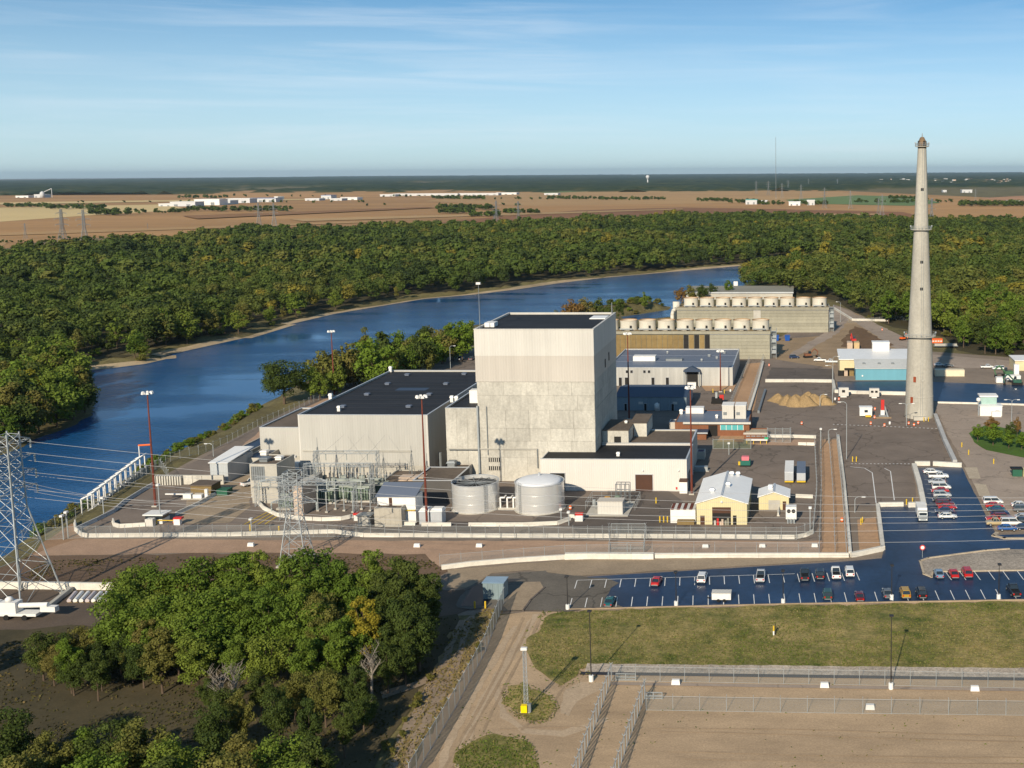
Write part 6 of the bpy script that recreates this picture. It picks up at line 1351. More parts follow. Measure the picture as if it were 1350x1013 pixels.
gear('gate_operator', 'white gate operator box on the white wall, left one', 'gate machine', 1112, 524, [('housing', m_cream, (-2,2,-.6,1.2,.6,3.8)), ('opening', m_dark, (-.6,.6,-.66,-.6,2.0,3.0)), ('base', m_lampw, (-1.2,1.2,-.4,1,0,.6))])
gear('gate_operator', 'white gate operator box on the white wall, right one', 'gate machine', 1152.5, 525, [('housing', m_cream, (-1.9,1.9,-.6,1.2,.6,3.8)), ('opening', m_dark, (-1.3,-.3,-.66,-.6,2.2,3.0)), ('opening', m_dark, (.3,1.3,-.66,-.6,2.2,3.0)), ('base', m_lampw, (-1.0,1.0,-.4,1,0,.6))])
gear('drill_rig', 'red and white drill rig in the fenced pit', 'rig', 1163.5, 550, [('mast', m_red, (-.6,.6,0,.8,2.5,6.2)), ('cab', m_white, (-.7,.7,-.4,1,.8,2.5)), ('base', m_galvd, (-1.4,1.4,-.8,1.6,0,.8)), ('spoil', g_dirt, (-3,3,-2.5,-1.0,0,.3))])
lb_ = F(1171,551); q_ = thing('leaning_beam', 'blue-grey steel beam leaning by the drill rig', 'beam', (lb_.x,lb_.y,0)); MB().tube((0,0,0),(-1.8,4,5.5),.3,n=6).build('beam', m_galv, q_)
for i, (px_, yb) in enumerate(((1148,560),(1153,552),(1166,562.5),(1173,560),(1153.5,541),(1198,560),(1205,562),(1210.5,559.5),(1101,528),(1106,528),(1062,527.5),(1014,483),(1057,560),(963,517),(1163,436*1+0),(1110,688),(752,672),(230,690))):
    p = F(px_, yb); r_ = thing('traffic_drum', ['orange drum at left corner of the pit','orange drum by the site trailer','orange drum before the rig','orange and white drum before the pit','slim orange drum beside the rig','white and orange drum near stack foot','yellow-banded drum near stack foot','red drum right of stack foot','orange drum by sand piles, left','orange drum by sand piles, right','red and white drum below the sand piles','orange drum at the end of far gravel strip','pink drum on the dark patch edge','red-topped drum near workshop mast','small orange drum at the dirt yard','white drum at the orange patch','white drum beside the domed tank','pink drum on the left lane'][i], 'drum', (p.x,p.y,0), group='traffic drums')
    MB().lathe([(.4,0),(.37,.4),(.33,1.0),(.22,1.1)],12).build('barrel', m_orange if i % 5 != 3 else m_lampw, r_, smooth=True); MB().lathe([(.385,.45),(.37,.7)],12,cap=False).build('band', m_white, r_); MB().lathe([(.5,0),(.5,.1)],12).build('foot', m_black, r_)
for i, (px_, yb) in enumerate(((1124,609),(1129,609),(1268,590),(1277,600),(1137,690),(1135,692),(1310,612),(1195,666),(1203,664),(865,664),(870,689),(875,689),(880,689),(626,803),(640,803),(1218,556),(1224,556),(330,700),(368,702),(940,518),(955,519))):
    p = F(px_, yb); r_ = thing('bollard', 'yellow steel bollard, %s' % ['at left of east yard lane','beside its twin in east yard','foot of the slanting grey wall','by the slanting grey wall end','in the small orange patch','front of small orange patch','alone on the apron','left of white truck','head of the car park','before the annex corner','left of the store shelter','second by the store shelter','third by the store shelter','left of the blue-grey hut','right before the hut','left at the stack foot','right at the stack foot','at switchyard corner','below the switchyard barriers','left at workshop mast','right at workshop mast'][i], 'bollard', (p.x,p.y,0), group='yellow bollards')
    MB().tube((0,0,0),(0,0,1.5),.18,n=8).build('post', m_yellowp, r_); MB().lathe([(.18,1.5),(.12,1.6),(.02,1.64)],8).build('cap', m_yellowp, r_)
# round traffic sign
p = F(1216,736); r_ = thing('stop_sign', 'red and white round sign in the car park', 'sign', (p.x,p.y,0)); MB().tube((0,0,0),(0,0,2.4),.06,n=6).build('post', m_galv, r_)
MB().tube((0,-.06,2.5),(0,-.1,2.5),.65,n=8).build('plate', m_red, r_); MB().tube((0,-.101,2.5),(0,-.12,2.5),.42,n=8).build('white_face', m_white, r_)
# lawn marker
p = F(1020,838); r_ = thing('marker_post', 'yellow and white marker post on the lawn', 'marker', (p.x,p.y,0)); MB().tube((0,0,0),(0,0,.9),.16,n=8).build('base', m_white, r_); MB().tube((0,0,.9),(0,0,1.9),.16,n=8).build('band', m_yellowp, r_); MB().tube((.3,.1,0),(.3,.1,2.4),.06,n=5).build('rod', m_dark, r_)
# plastic pipes laid in rows by the pale wall, and the white tank truck
for i in range(7):
    a = F(91+i*8,795); b_ = F(100+i*8.4,784); r_ = thing('pipe_bundle', 'white pipe laid by the pale wall, %s from the tower' % ('first','second','third','fourth','fifth','sixth','seventh')[i], 'pipe', (a.x,a.y,0), group='white pipes by wall')
    v = b_-a; MB().tube((0,0,.45),(v.x,v.y,.45),.42,n=10).build('pipe', m_white if i%3 else M('pipe_pink',(0.52,0.46,0.46),.6), r_); MB().box(-.2,.6,-.1,.2,0,.15).build('sleeper', m_towerb, r_)
p = F(12,818); r_ = thing('tank_truck', 'white utility truck with bucket boom below big tower', 'truck', (p.x,p.y,0))
MB().box(-6,5.5,0,2.4,.8,1.3).build('chassis', m_white, r_); MB().yprism([(-5.5,1.3),(-2.2,1.3),(-2.2,2.6),(-2.7,3.4),(-4.6,3.4),(-5.5,2.4)],.1,2.3).build('cab', m_white, r_); MB().box(-2.0,1.4,.1,2.3,1.3,3.5).build('body', m_lampw, r_); MB().tube((1.4,1.2,2.6),(7.5,1.0,2.9),.5,n=10).build('boom', m_white, r_); MB().box(6.2,9.2,.4,1.7,1.6,2.6).build('bucket', m_white, r_)
MB().box(-5.3,-4.0,.02,.095,2.5,3.2).build('window', m_glass, r_); MB().lathe([(.7,3.5),(.7,4.1),(.3,4.4)],12,-.5,1.2).build('turret', m_lampw, r_, smooth=True)
for x in (-4.4,-.5,3.2):
    for y in (.0,2.4): MB().tube((x,y-.2,.55),(x,y+.2,.55),.55,n=16).build('wheel', m_black, r_)
# sand piles
for i, (px_, yb, s) in enumerate(((1026,531,.85),(1038,534,1.0),(1049,536,1.15),(1061,536,1.1),(1073,534,1.05),(1086,534,1.1),(1066,529,.9))):
    p = F(px_, yb); rr_ = random.Random(i); n = 28; prof = [(4.6,0),(3.9,.45),(2.9,1.3),(1.8,2.4),(.8,3.05),(.1,3.3)]
    m_ = MB(); vs = []; ph = [rr_.uniform(0,6.28) for _ in range(4)]
    for r, z in prof:
        for k in range(n):
            a = 2*math.pi*k/n; w = 1+.10*math.sin(3*a+ph[0])+.07*math.sin(5*a+ph[1]+z)+rr_.uniform(-.03,.03); vs.append((r*w*s*math.cos(a), r*w*s*math.sin(a), z*s*(1+.08*math.sin(2*a+ph[2]))))
    m_.add(vs, [(k*n+j,k*n+(j+1)%n,(k+1)*n+(j+1)%n,(k+1)*n+j) for k in range(len(prof)-1) for j in range(n)]+[tuple((len(prof)-1)*n+j for j in range(n))])
    tag(m_.build('sand_pile', m_sand, loc=(p.x,p.y+3,0), smooth=True), 'tan sand pile in the row on the yard, %s' % ('leftmost small one','second from left','third from left','fourth from left','second from right','rightmost one','low one behind the row')[i], 'sand pile', 'sand piles')

# ------------------------------------------------------------------ vehicles
carpaint = {}
def paint(name, c, rough=.28):
    if name not in carpaint:
        m_ = bpy.data.materials.new('car_' + name); m_.use_nodes = True; b = m_.node_tree.nodes['Principled BSDF']
        b.inputs['Base Color'].default_value = (*c,1); b.inputs['Roughness'].default_value = rough; b.inputs['Coat Weight'].default_value = .6; b.inputs['Coat Roughness'].default_value = .08
        carpaint[name] = m_
    return carpaint[name]
PC = dict(white=(.72,.72,.70), silver=(.42,.44,.46), black=(.014,.014,.016), red=(.42,.015,.012), maroon=(.13,.012,.015), blue=(.02,.10,.32), navy=(.015,.03,.08), teal=(.012,.10,.11), tan=(.42,.33,.18), yellow=(.40,.24,.03), steel=(.16,.25,.36), grey=(.11,.12,.13), green=(.02,.06,.045))
m_hl = M('headlight', (0.75,0.75,0.72), .15, .02, spec=.8); m_tl = M('tail_light', (0.45,0.01,0.01), .3, .02)
def loft(secs, n_side):
    """body lofted from cross sections along x: (x, [(y,z)...] half profile)"""
    m_ = MB(); vs = []; k = 2*n_side
    for x, hp in secs:
        vs += [(x, y, z) for y, z in hp] + [(x, -y, z) for y, z in hp[::-1]]
    fs = [(s*k+j, s*k+(j+1)%k, (s+1)*k+(j+1)%k, (s+1)*k+j) for s in range(len(secs)-1) for j in range(k)]
    fs += [tuple(range(k-1,-1,-1)), tuple((len(secs)-1)*k+j for j in range(k))]
    return m_.add(vs, fs)
def make_car(kind):
    r_ = bpy.data.objects.new('parked_car', None); COL.objects.link(r_); r_.empty_display_size = .4
    P_ = dict(sedan=(4.8,.92,.95,1.45), suv=(4.8,.97,1.12,1.8), pickup=(5.7,1.0,1.15,1.85), van=(5.2,1.0,1.1,1.9))[kind]; L_, w, zb, zt = P_; a = L_/2
    lo = .32
    def sec(x, z, ww): return (x, [(ww*.80,lo),(ww*.97,lo+.12),(ww,(lo+z)/2),(ww*.94,z-.06),(ww*.86,z)])
    if kind == 'pickup':
        S = [sec(-a,zb*.9,w*.9),sec(-a+.1,zb,w),sec(-.3,zb,w),sec(a-1.5,zb,w),sec(a-.35,zb*.93,w*.95),sec(a,zb*.72,w*.84)]
        cab = (-.55, 1.35, .0, 1.05)
    elif kind == 'sedan':
        S = [sec(-a,zb*.80,w*.85),sec(-a+.25,zb*.98,w*.95),sec(-a+1.0,zb,w),sec(.9,zb,w),sec(a-.5,zb*.85,w*.95),sec(a,zb*.62,w*.80)]
        cab = (-1.75, 1.15, -1.05, .35)
    elif kind == 'suv':
        S = [sec(-a,zb*.9,w*.92),sec(-a+.15,zb,w),sec(-.2,zb,w),sec(a-1.4,zb,w),sec(a-.4,zb*.9,w*.95),sec(a,zb*.68,w*.84)]
        cab = (-a+.06, 1.2, -a+.4, .45)
    else:
        S = [sec(-a,zb*.95,w*.95),sec(-a+.1,zb,w),sec(0,zb,w),sec(a-1.0,zb,w),sec(a-.3,zb*.85,w*.95),sec(a,zb*.62,w*.84)]
        cab = (-a+.03, 1.75, -a+.2, .95)
    body = loft(S, 5).build('body', paint('white',PC['white']), r_, smooth=False)
    x0, x1, x2, x3 = cab; wt = w*.74
    MB().add([(x0,-w*.86,zb-.02),(x1,-w*.86,zb-.02),(x1,w*.86,zb-.02),(x0,w*.86,zb-.02),(x2,-wt,zt-.06),(x3,-wt,zt-.06),(x3,wt,zt-.06),(x2,wt,zt-.06)],[(0,1,5,4),(1,2,6,5),(2,3,7,6),(3,0,4,7),(4,5,6,7)]).build('windows', m_glass, r_)
    MB().frus((x2-.04,x3+.04,-wt-.02,wt+.02),(x2+.12,x3-.12,-wt+.1,wt-.1),zt-.06,zt+.02).build('roof', paint('white',PC['white']), r_)
    pil = MB()
    for s in (-1,1):
        for (xa,xb) in ((x0,x2),(x1,x3),((x0+x1)/2-.1,(x2+x3)/2-.05)): pil.tube((xa,s*w*.865,zb-.02),(xb,s*(wt+.01),zt-.04),.055,n=4)
    pil.build('pillars', paint('white',PC['white']), r_)
    if kind == 'pickup': MB().box(-a+.15,-.62,-w*.8,w*.8,zb-.5,zb+.012).build('bed', m_dark, r_)
    for x in (-a+.95, a-.95):
        for s in (-1,1):
            wh = MB().tube((x,s*(w-.2),.34),(x,s*(w+.02),.34),.35,n=16).build('wheel', m_black, r_); MB().tube((x,s*(w+.021),.34),(x,s*(w+.04),.34),.2,n=10).build('rim', m_galv, wh)
    for s in (-1,1):
        MB().box(a-.16,a-.02,s*w*.62-.2,s*w*.62+.2,zb*.55,zb*.72).build('headlight', m_hl, r_); MB().box(-a-.02,-a+.12,s*w*.68-.14,s*w*.68+.14,zb*.6,zb*.88).build('tail_light', m_tl, r_)
    MB().box(-a-.06,-a+.1,-w*.7,w*.7,.35,.52).build('bumper', m_galvd, r_)
    return r_
protos = {k: make_car(k) for k in ('sedan','suv','pickup','van')}
used = set()
def car(kind, colr, px_, yb, hd, label, group, dz=0.13):
    pr = protos[kind]; p = F(px_, yb)
    if kind not in used: used.add(kind); c_ = pr; c_.location = (p.x,p.y,dz); c_.rotation_euler = (0,0,R(hd))
    else: c_ = copy_tree(pr, (p.x,p.y,dz), R(hd))
    c_.name = {'sedan':'parked_car','suv':'parked_suv','pickup':'parked_pickup','van':'parked_van'}[kind]
    tag(c_, label, {'sedan':'car','suv':'car','pickup':'pickup','van':'van'}[kind], group)
    pm_ = paint(colr, PC[colr])
    for ch in c_.children:
        if ch.name.split('.')[0] in ('body','roof','pillars'): setmat(ch, pm_)
GT, GB, GC, GD = 'cars in the upper stalls', 'cars in the lower stalls', 'cars along the white wall', 'cars in the right rows'
for a in (('sedan','red',866,770,86,'red car alone in the upper stalls',GT),('suv','white',926,766,88,'white suv in the upper stalls',GT),('pickup','silver',1003,764,89,'silver pickup in the upper stalls',GT),
          ('pickup','black',1061,762,91,'black pickup, left of the four parked together',GT),('suv','black',1081,761,91,'black suv between black pickup and white pickup',GT),('pickup','white',1102,760,92,'white pickup beside the black suv',GT),('suv','white',1120,758,92,'white suv, right end of the four parked together',GT),
          ('sedan','teal',804.5,797,88,'teal car at the left of the lower stalls',GB),('suv','green',1091,788,91,'dark green suv in the lower stalls',GB),('sedan','maroon',1133,790,92,'maroon car in the lower stalls',GB),('sedan','grey',1169.5,786,93,'grey car behind the lamp base in the lower stalls',GB),('suv','yellow',1193,786,93,'black and yellow car in the lower stalls',GB),('suv','black',1214.5,786,93,'black suv right of the yellow car',GB),('pickup','black',1336,783,95,'black pickup alone at right of the lower stalls',GB),
          ('sedan','steel',1237.5,760,92,'steel-blue car beside the gravel island nose',GT),('sedan','red',1257,760,93,'red car between steel-blue car and red suv',GT),('suv','red',1274.5,759,93,'red suv at the gravel island',GT),
          ('sedan','white',1228,625,2,'white car nearest the top wall of the row',GC),('pickup','white',1237,631,1,'white pickup second from the top wall',GC),('sedan','silver',1235,638,182,'silver car third along the white wall',GC),('van','white',1241,645.5,2,'white van in the middle of the row by wall',GC),('sedan','red',1239,650,181,'red car behind white van by the wall',GC),('suv','silver',1242,656,2,'silver suv fifth along the white wall',GC),('sedan','black',1241,662,182,'black car along the white wall',GC),('suv','maroon',1246,668,2,'maroon suv along the white wall',GC),('sedan','red',1249,672,2,'red car next to the white car at row end',GC),('sedan','navy',1245,677,182,'dark navy car near the row end',GC),('sedan','white',1249,684,3,'white car at the near end of the row',GC),
          ('van','white',1309,665,2,'white van at the top of the right rows',GD),('sedan','red',1311,670,2,'red car below the white van',GD),('sedan','teal',1313,675,182,'dark teal car in the right rows',GD),('suv','navy',1318,680,2,'navy suv in the right rows',GD),('suv','maroon',1322,686,2,'maroon suv in the right rows',GD),('sedan','red',1312,687,182,'red car nose out beside maroon suv',GD),('pickup','tan',1315,693,182,'tan pickup in the right rows',GD),('van','white',1333,693,2,'white camper van behind blue car',GD),('sedan','blue',1328,700,2,'bright blue car at near end of right rows',GD),
          ('sedan','white',1345,669,2,'white car at the far right edge of lot',GD),('suv','grey',1348,675,2,'grey suv below white car at right edge',GD),('sedan','silver',1350,685,2,'silver car lower at right edge',GD),('suv','black',1353,692,2,'black suv at right edge',GD),('sedan','navy',1351,699,2,'navy car at the near right edge',GD),
          ('suv','navy',1047,473,10,'dark blue car on the dirt yard',None),('pickup','white',1081,477,178,'white pickup on the dirt yard, left one',None),('pickup','white',1096,479,178,'white pickup on the dirt yard, right one',None),('sedan','white',1238,483,5,'white car behind long cream container',None),('sedan','grey',1250,484,5,'grey car behind long cream container',None),('pickup','white',1301,486,2,'white pickup on the dirt road at right',None),('van','white',1316,488,182,'white van at the dirt road end',None),
          ('pickup','white',331,640,60,'white pickup beside the louvre block',None),('suv','black',507,693*1.0,5,'dark car parked by the beige shed',None),('suv','silver',608,475,88,'silver suv behind the hall by the river',None),('suv','grey',622,475,88,'grey suv behind hall by the river',None)): car(*a)
# box truck facing us at the head of the lot
p = F(1217,690); r_ = thing('box_truck', 'white and grey truck facing out beside the white wall', 'truck', (p.x,p.y,.13))
MB().box(-1.2,1.2,2.0,7.5,.8,3.2).build('cargo_box', m_white, r_); MB().xprism([(.0,.5),(.0,1.5),(.25,1.7),(.6,2.6),(1.9,2.6),(1.9,.5)],-1.1,1.1).build('cab', m_galv, r_); MB().box(-.95,.95,-.03,.0,1.0,1.45).build('grille', m_galvd, r_); MB().box(-.95,.95,.28,.45,1.75,2.4).build('windscreen', m_glass, r_)
for x in (-1.05,1.05):
    for y in (.9,5.8): MB().tube((x-.14,y,.45),(x+.14,y,.45),.45,n=14).build('wheel', m_black, r_)
    MB().box(x*.8-.16,x*.8+.16,-.05,-.0,.65,.9).build('headlight', m_hl, r_)
p = F(951,795); r_ = thing('cargo_trailer', 'white box trailer across the lower stalls', 'trailer', (p.x,p.y,.13))
MB().box(-1.95,1.95,0,2.1,.5,1.75).build('box', m_white, r_); MB().box(-2.0,2.0,-.05,2.15,1.752,1.9).build('roof', m_cream, r_); MB().box(-3.0,-1.95,.9,1.2,.45,.6).build('drawbar', m_dark, r_)
for i in range(4): MB().box(-1.8+i*.95,-1.0+i*.95,-.04,-.002,.6,1.65).build('side_panel', m_white, r_)
for x in (-.6,.6):
    for y in (0.05,2.05): MB().tube((x,y-.15,.35),(x,y+.15,.35),.35,n=14).build('wheel', m_black, r_)
# yard machines
def digger(label, px_, yb, hd, c, s=1.0):
    p = F(px_,yb); r_ = thing('excavator', label, 'excavator', (p.x,p.y,0.1), R(hd)); r_.scale = (s,s,s)
    for y in (-1.2,.5): MB().xprism([(y,.1),(y+.7,.1),(y+.7,.9),(y,.9)],-2,2).build('track', m_black, r_)
    MB().box(-1.6,1.4,-1.2,1.1,1.0,2.0).build('house', c, r_); MB().frus((.2,1.4,-1.1,.0),(.3,1.1,-1.0,-.1),2.0,3.2).build('cab', m_glass, r_); MB().path([(1.2,.3,1.7),(3.4,.3,4.0),(5.2,.3,2.6)],.28,6).build('boom', c, r_); MB().path([(5.2,.3,2.6),(4.6,.3,.7)],.22,6).build('stick', c, r_); MB().frus((4.1,5.1,-.3,.9),(4.3,4.9,-.3,.9),.1,.8).build('bucket', m_dark, r_)
digger('red tracked digger on the turned earth', 1125, 452, 100, m_red); digger('brown digger with blue bucket on the dirt yard', 1065, 472, 20, m_brick); digger('green digger by the right lane', 1329, 497, 190, M('machine_green',(0.07,0.16,0.08),.5), 1.2); digger('dark green loader at the lane edge', 1341, 508, 170, M('loader_green',(0.02,0.09,0.06),.5), 1.1); digger('small red digger at the wood edge behind stack', 1190, 449, 40, m_orange, .8)
mx_ = gear('mixer_plant', 'white mixing plant with silo at right edge', 'machine', 1336, 505, [('bin', m_white, (-3,3,0,3,1.2,3.0)), ('leg', m_galvd, (-2.8,-2.5,.2,.5,0,1.2)), ('leg', m_galvd, (2.5,2.8,.2,.5,0,1.2)), ('hopper', m_lampw, (-7,-4,0,3,0,2.2)), ('silo', m_white, (1,3,4,6,0,7))])
for a in ((1255,459,'grey flatbed trailer of pale pipes by the orange container'),): gear('flatbed', a[2], 'trailer', a[0]-8, a[1], [('bed', m_galvd, (-6,6,0,2.4,.8,1.1)), ('load', m_conc2, (-5.5,5.5,.2,2.2,1.1,2.0)), ('wheels', m_black, (-4,-2,.2,2.2,0,.8)), ('wheels', m_black, (2,4,.2,2.2,0,.8))])

# ------------------------------------------------------------------ trees
def crown_np(seed, H, rx, nclump, nleaf, ls, base=.25, squash=1.0, tris=False, nj=.5, crs=(.24,.42), shell=(.30,.86)):
    """leaf cards on the skins of many clumps spread through the crown"""
    g = np.random.default_rng(seed)
    zc = H*(base + (1-base)*.52); rz = H*(1-base)*.5
    u = g.normal(size=(nclump,3)); u /= np.linalg.norm(u,axis=1)[:,None]
    rad = g.uniform(shell[0],shell[1],nclump)**.8
    C = u*rad[:,None]*np.array([rx,rx*squash,rz]); C[:,2] *= np.where(C[:,2] < 0, .85, 1.0); C[:,2] += zc
    cr = rx*g.uniform(crs[0],crs[1],nclump)
    k = g.integers(0, nclump, nleaf)
    v = g.normal(size=(nleaf,3)); v[:,2] = v[:,2]*.9 + .25; v /= np.linalg.norm(v,axis=1)[:,None]
    Pn = C[k] + v*(cr[k]*g.uniform(.55,1.08,nleaf))[:,None]*np.array([1,1,.85])
    nrm_ = v + g.normal(size=(nleaf,3))*nj + np.array([0,0,.15]); nrm_ /= np.linalg.norm(nrm_,axis=1)[:,None]
    t1 = np.cross(nrm_, g.normal(size=(nleaf,3))); t1 /= np.linalg.norm(t1,axis=1)[:,None]; t2 = np.cross(nrm_, t1)
    s = (ls*g.uniform(.6,1.3,nleaf))[:,None]
    if tris:
        V = np.stack([Pn - t1*s - t2*s*.6, Pn + t1*s - t2*s*.6, Pn + t2*s*1.1], 1).reshape(-1,3); Q = np.arange(len(V)).reshape(-1,3)
    else:
        V = np.stack([Pn - t1*s, Pn - t2*s*.7, Pn + t1*s, Pn + t2*s*.7], 1).reshape(-1,3); Q = np.arange(len(V)).reshape(-1,4)
    return V.astype(np.float32), Q, C
def trunk_mb(seed, H, base, C, r0):
    g = random.Random(seed); m_ = MB(); top = H*(base+(1-base)*.55)
    pts = [(0,0,-.6)]; x = y = 0
    for i in range(1,5): x += g.uniform(-.25,.25)*H*.03; y += g.uniform(-.25,.25)*H*.03; pts.append((x,y,top*i/4))
    for i,(a,b_) in enumerate(zip(pts[:-1],pts[1:])): m_.tube(a,b_,r0*(1-.2*i),r0*(1-.2*(i+1)),n=7,cap=False)
    for i in range(min(9,len(C))):
        c = C[i]; q = g.uniform(.35,.9); z = top*q; k = min(3,int(q*4)); a = Vector(pts[k]).lerp(Vector(pts[k+1]), q*4-k)
        mid = a.lerp(Vector(c),.5) + Vector((0,0,-H*.02)); m_.tube(a,mid,r0*.34,r0*.22,n=5,cap=False); m_.tube(mid,Vector(c),r0*.22,r0*.07,n=5,cap=False)
    return m_
lm_green = leafmat('leaves_green', [(.086,.138,.018),(.110,.166,.021),(.134,.186,.026),(.160,.200,.030)])
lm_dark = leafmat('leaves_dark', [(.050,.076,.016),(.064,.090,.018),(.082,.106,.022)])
lm_olive = leafmat('leaves_olive', [(.130,.135,.030),(.155,.150,.034),(.172,.148,.042)])
lm_yell = leafmat('leaves_yellow', [(.215,.205,.020),(.255,.220,.022),(.280,.215,.026)])
lm_rust = leafmat('leaves_rust', [(.19,.115,.036),(.21,.125,.040)])
lm_bush = leafmat('leaves_bright', [(.110,.175,.019),(.130,.195,.022)])
lm_mix = leafmat('leaves_mixed', [(.046,.068,.018),(.062,.088,.020),(.074,.110,.022),(.090,.128,.024),(.104,.130,.028),(.124,.144,.030),(.148,.148,.036),(.225,.195,.030)], attr=True)
tree_protos = {}
def tree_proto(kind):
    if kind in tree_protos: return tree_protos[kind]
    cfg = dict(  # H, rx, clumps, leaves, leaf size, base, trunk r
        hiA=(18,4.5,46,7600,.25,.08,.34), hiB=(19,3.9,40,7000,.25,.06,.32), hiC=(16,5.2,48,8000,.25,.05,.36), hiD=(20,3.6,38,6600,.24,.08,.30),
        sh=(7,3.2,24,2200,.24,.06,.14), mdA=(18,5.8,30,1900,.50,.03,.34), mdB=(19,5.2,26,1800,.50,.03,.32), mdC=(15,6.2,30,1900,.52,.02,.34), mdD=(20,4.8,24,1700,.48,.04,.30),
        rnd=(6,2.7,26,1900,.22,.22,.16), bush=(3,1.9,14,700,.22,.0,.06), thin=(17,3.4,20,700,.26,.35,.2))[kind]
    H,rx,nc,nl,ls,base,r0 = cfg; V, Q, C = crown_np(sum(ord(ch)*7 for ch in kind), H, rx, nc, nl, ls, base)
    cm = np_mesh('crown', V, Q); cm.materials.append(lm_green)
    tm = trunk_mb(len(kind)+nl, H, base, C, r0).mesh('trunk'); tm.materials.append(m_bark)
    tree_protos[kind] = (cm, tm, H); return tree_protos[kind]
def tree(kind, p, H, mat, label, group, name='tree', z=None, wide=1.0, bark=None):
    cm, tm, h0 = tree_proto(kind); r_ = bpy.data.objects.new(name, None); COL.objects.link(r_); r_.empty_display_size = .5
    zz = float(height(np.array([[p.x,p.y]]))[0]) if z is None else z
    r_.location = (p.x,p.y,zz); r_.rotation_euler = (0,0,rng.uniform(0,6.28)); s = H/h0; r_.scale = (s*wide*rng.uniform(.92,1.1), s*wide*rng.uniform(.92,1.1), s)
    tag(r_, label, 'tree' if name != 'bush' else 'bush', group)
    c_ = bpy.data.objects.new('crown', cm); COL.objects.link(c_); c_.parent = r_; setmat(c_, mat)
    t_ = bpy.data.objects.new('trunk' if name != 'bush' else 'stem', tm); COL.objects.link(t_); t_.parent = r_
    if bark: setmat(t_, bark)
    return r_
def bare(p, H, label):
    r_ = thing('bare_tree', label, 'tree', (p.x,p.y,0)); g = random.Random(int(p.x*10)); tr = MB(); br_ = MB()
    tr.tube((0,0,-.4),(.2,.1,H*.45),.26,.2,n=6); tr.tube((.2,.1,H*.45),(.1,.3,H*.8),.2,.08,n=6); tr.build('trunk', m_barkg, r_)
    for i in range(26):
        z = H*g.uniform(.35,.8); a = g.uniform(0,6.28); l_ = H*g.uniform(.12,.3); e = Vector((math.cos(a)*l_*.6,math.sin(a)*l_*.6,z+l_*.8)); br_.tube((.2,.1,z),e,.08,.03,n=4)
        for k in range(4): q = Vector((.2,.1,z)).lerp(e,g.uniform(.4,1)); br_.tube(q,q+Vector((g.uniform(-1,1),g.uniform(-1,1),g.uniform(.3,1.2))),.03,.012,n=3)
    br_.build('branches', m_barkg, r_)
# --- foreground grove, tops given by sight points: (x, top y, base y, kind, colour, width)
G1 = 'trees of the foreground grove'
grove = []
def in_grove(x, y):   # pixel footprint of the trunk bases
    return True
# front-lit main mass
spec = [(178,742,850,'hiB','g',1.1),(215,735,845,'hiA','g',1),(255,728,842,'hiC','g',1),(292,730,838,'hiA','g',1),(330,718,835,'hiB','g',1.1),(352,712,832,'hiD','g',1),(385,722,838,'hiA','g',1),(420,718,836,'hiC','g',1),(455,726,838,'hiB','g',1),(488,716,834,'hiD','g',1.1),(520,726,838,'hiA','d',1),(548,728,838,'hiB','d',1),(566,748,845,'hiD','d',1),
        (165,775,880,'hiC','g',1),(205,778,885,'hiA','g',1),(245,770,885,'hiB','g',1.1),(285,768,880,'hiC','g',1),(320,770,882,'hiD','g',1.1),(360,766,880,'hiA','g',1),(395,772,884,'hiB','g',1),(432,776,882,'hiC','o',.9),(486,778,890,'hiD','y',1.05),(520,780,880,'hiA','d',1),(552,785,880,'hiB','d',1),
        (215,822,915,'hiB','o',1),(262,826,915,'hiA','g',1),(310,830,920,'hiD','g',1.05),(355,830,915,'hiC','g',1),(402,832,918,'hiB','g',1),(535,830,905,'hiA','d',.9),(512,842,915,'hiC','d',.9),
        (95,836,915,'hiA','y2',.8),(130,848,925,'hiB','d',1),
        (430,880,960,'hiC','r',.8),(470,870,955,'hiA','g2',.8),(370,902,985,'hiC','g2',.8),(320,905,990,'hiA','o',.8),(410,915,1005,'hiB','d',.9),(280,925,1010,'hiC','d',.8),(455,920,1000,'hiD','d',.9)]
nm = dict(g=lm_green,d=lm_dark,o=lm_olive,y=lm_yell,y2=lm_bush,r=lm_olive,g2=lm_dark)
lbl = dict(g='leafy green tree in the dense foreground grove', d='dark green tree in the shaded side of the grove', o='dull olive tree in the foreground grove', y='bright yellow-green tree standing out on the grove front', y2='yellowish young tree at the left of the grove', r='rusty olive low tree below the grove', g2='dark bushy tree in the lower grove')
gf = random.Random(5)
for i in range(34):
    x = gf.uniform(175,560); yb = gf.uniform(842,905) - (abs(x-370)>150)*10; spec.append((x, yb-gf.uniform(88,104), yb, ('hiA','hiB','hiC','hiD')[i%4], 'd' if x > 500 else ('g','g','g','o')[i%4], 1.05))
for x, yb, c in ((72,905,'o'),(120,902,'d'),(160,892,'d'),(150,880,'d'),(108,882,'o'),(82,890,'d'),(135,912,'d'),(58,898,'d'),(176,902,'o'),(98,918,'d'),(190,908,'d'),(275,940,'d'),(345,945,'d'),(390,950,'o'),(440,945,'d'),(300,965,'d'),(480,965,'d')):
    spec.append((x, yb-gf.uniform(48,68), yb, ('hiC','hiA')[x%2], c, 1.0))
ordn = 'first second third fourth fifth sixth seventh eighth ninth tenth eleventh twelfth thirteenth fourteenth fifteenth sixteenth seventeenth eighteenth nineteenth twentieth twenty-first twenty-second twenty-third twenty-fourth twenty-fifth twenty-sixth twenty-seventh twenty-eighth twenty-ninth thirtieth'.split()
rowof = lambda yb: 'back' if yb < 848 else 'second' if yb < 872 else 'middle' if yb < 890 else 'lower' if yb < 935 else 'front'
spec.sort(key=lambda q: (rowof(q[2]), q[0])); cnt = {}
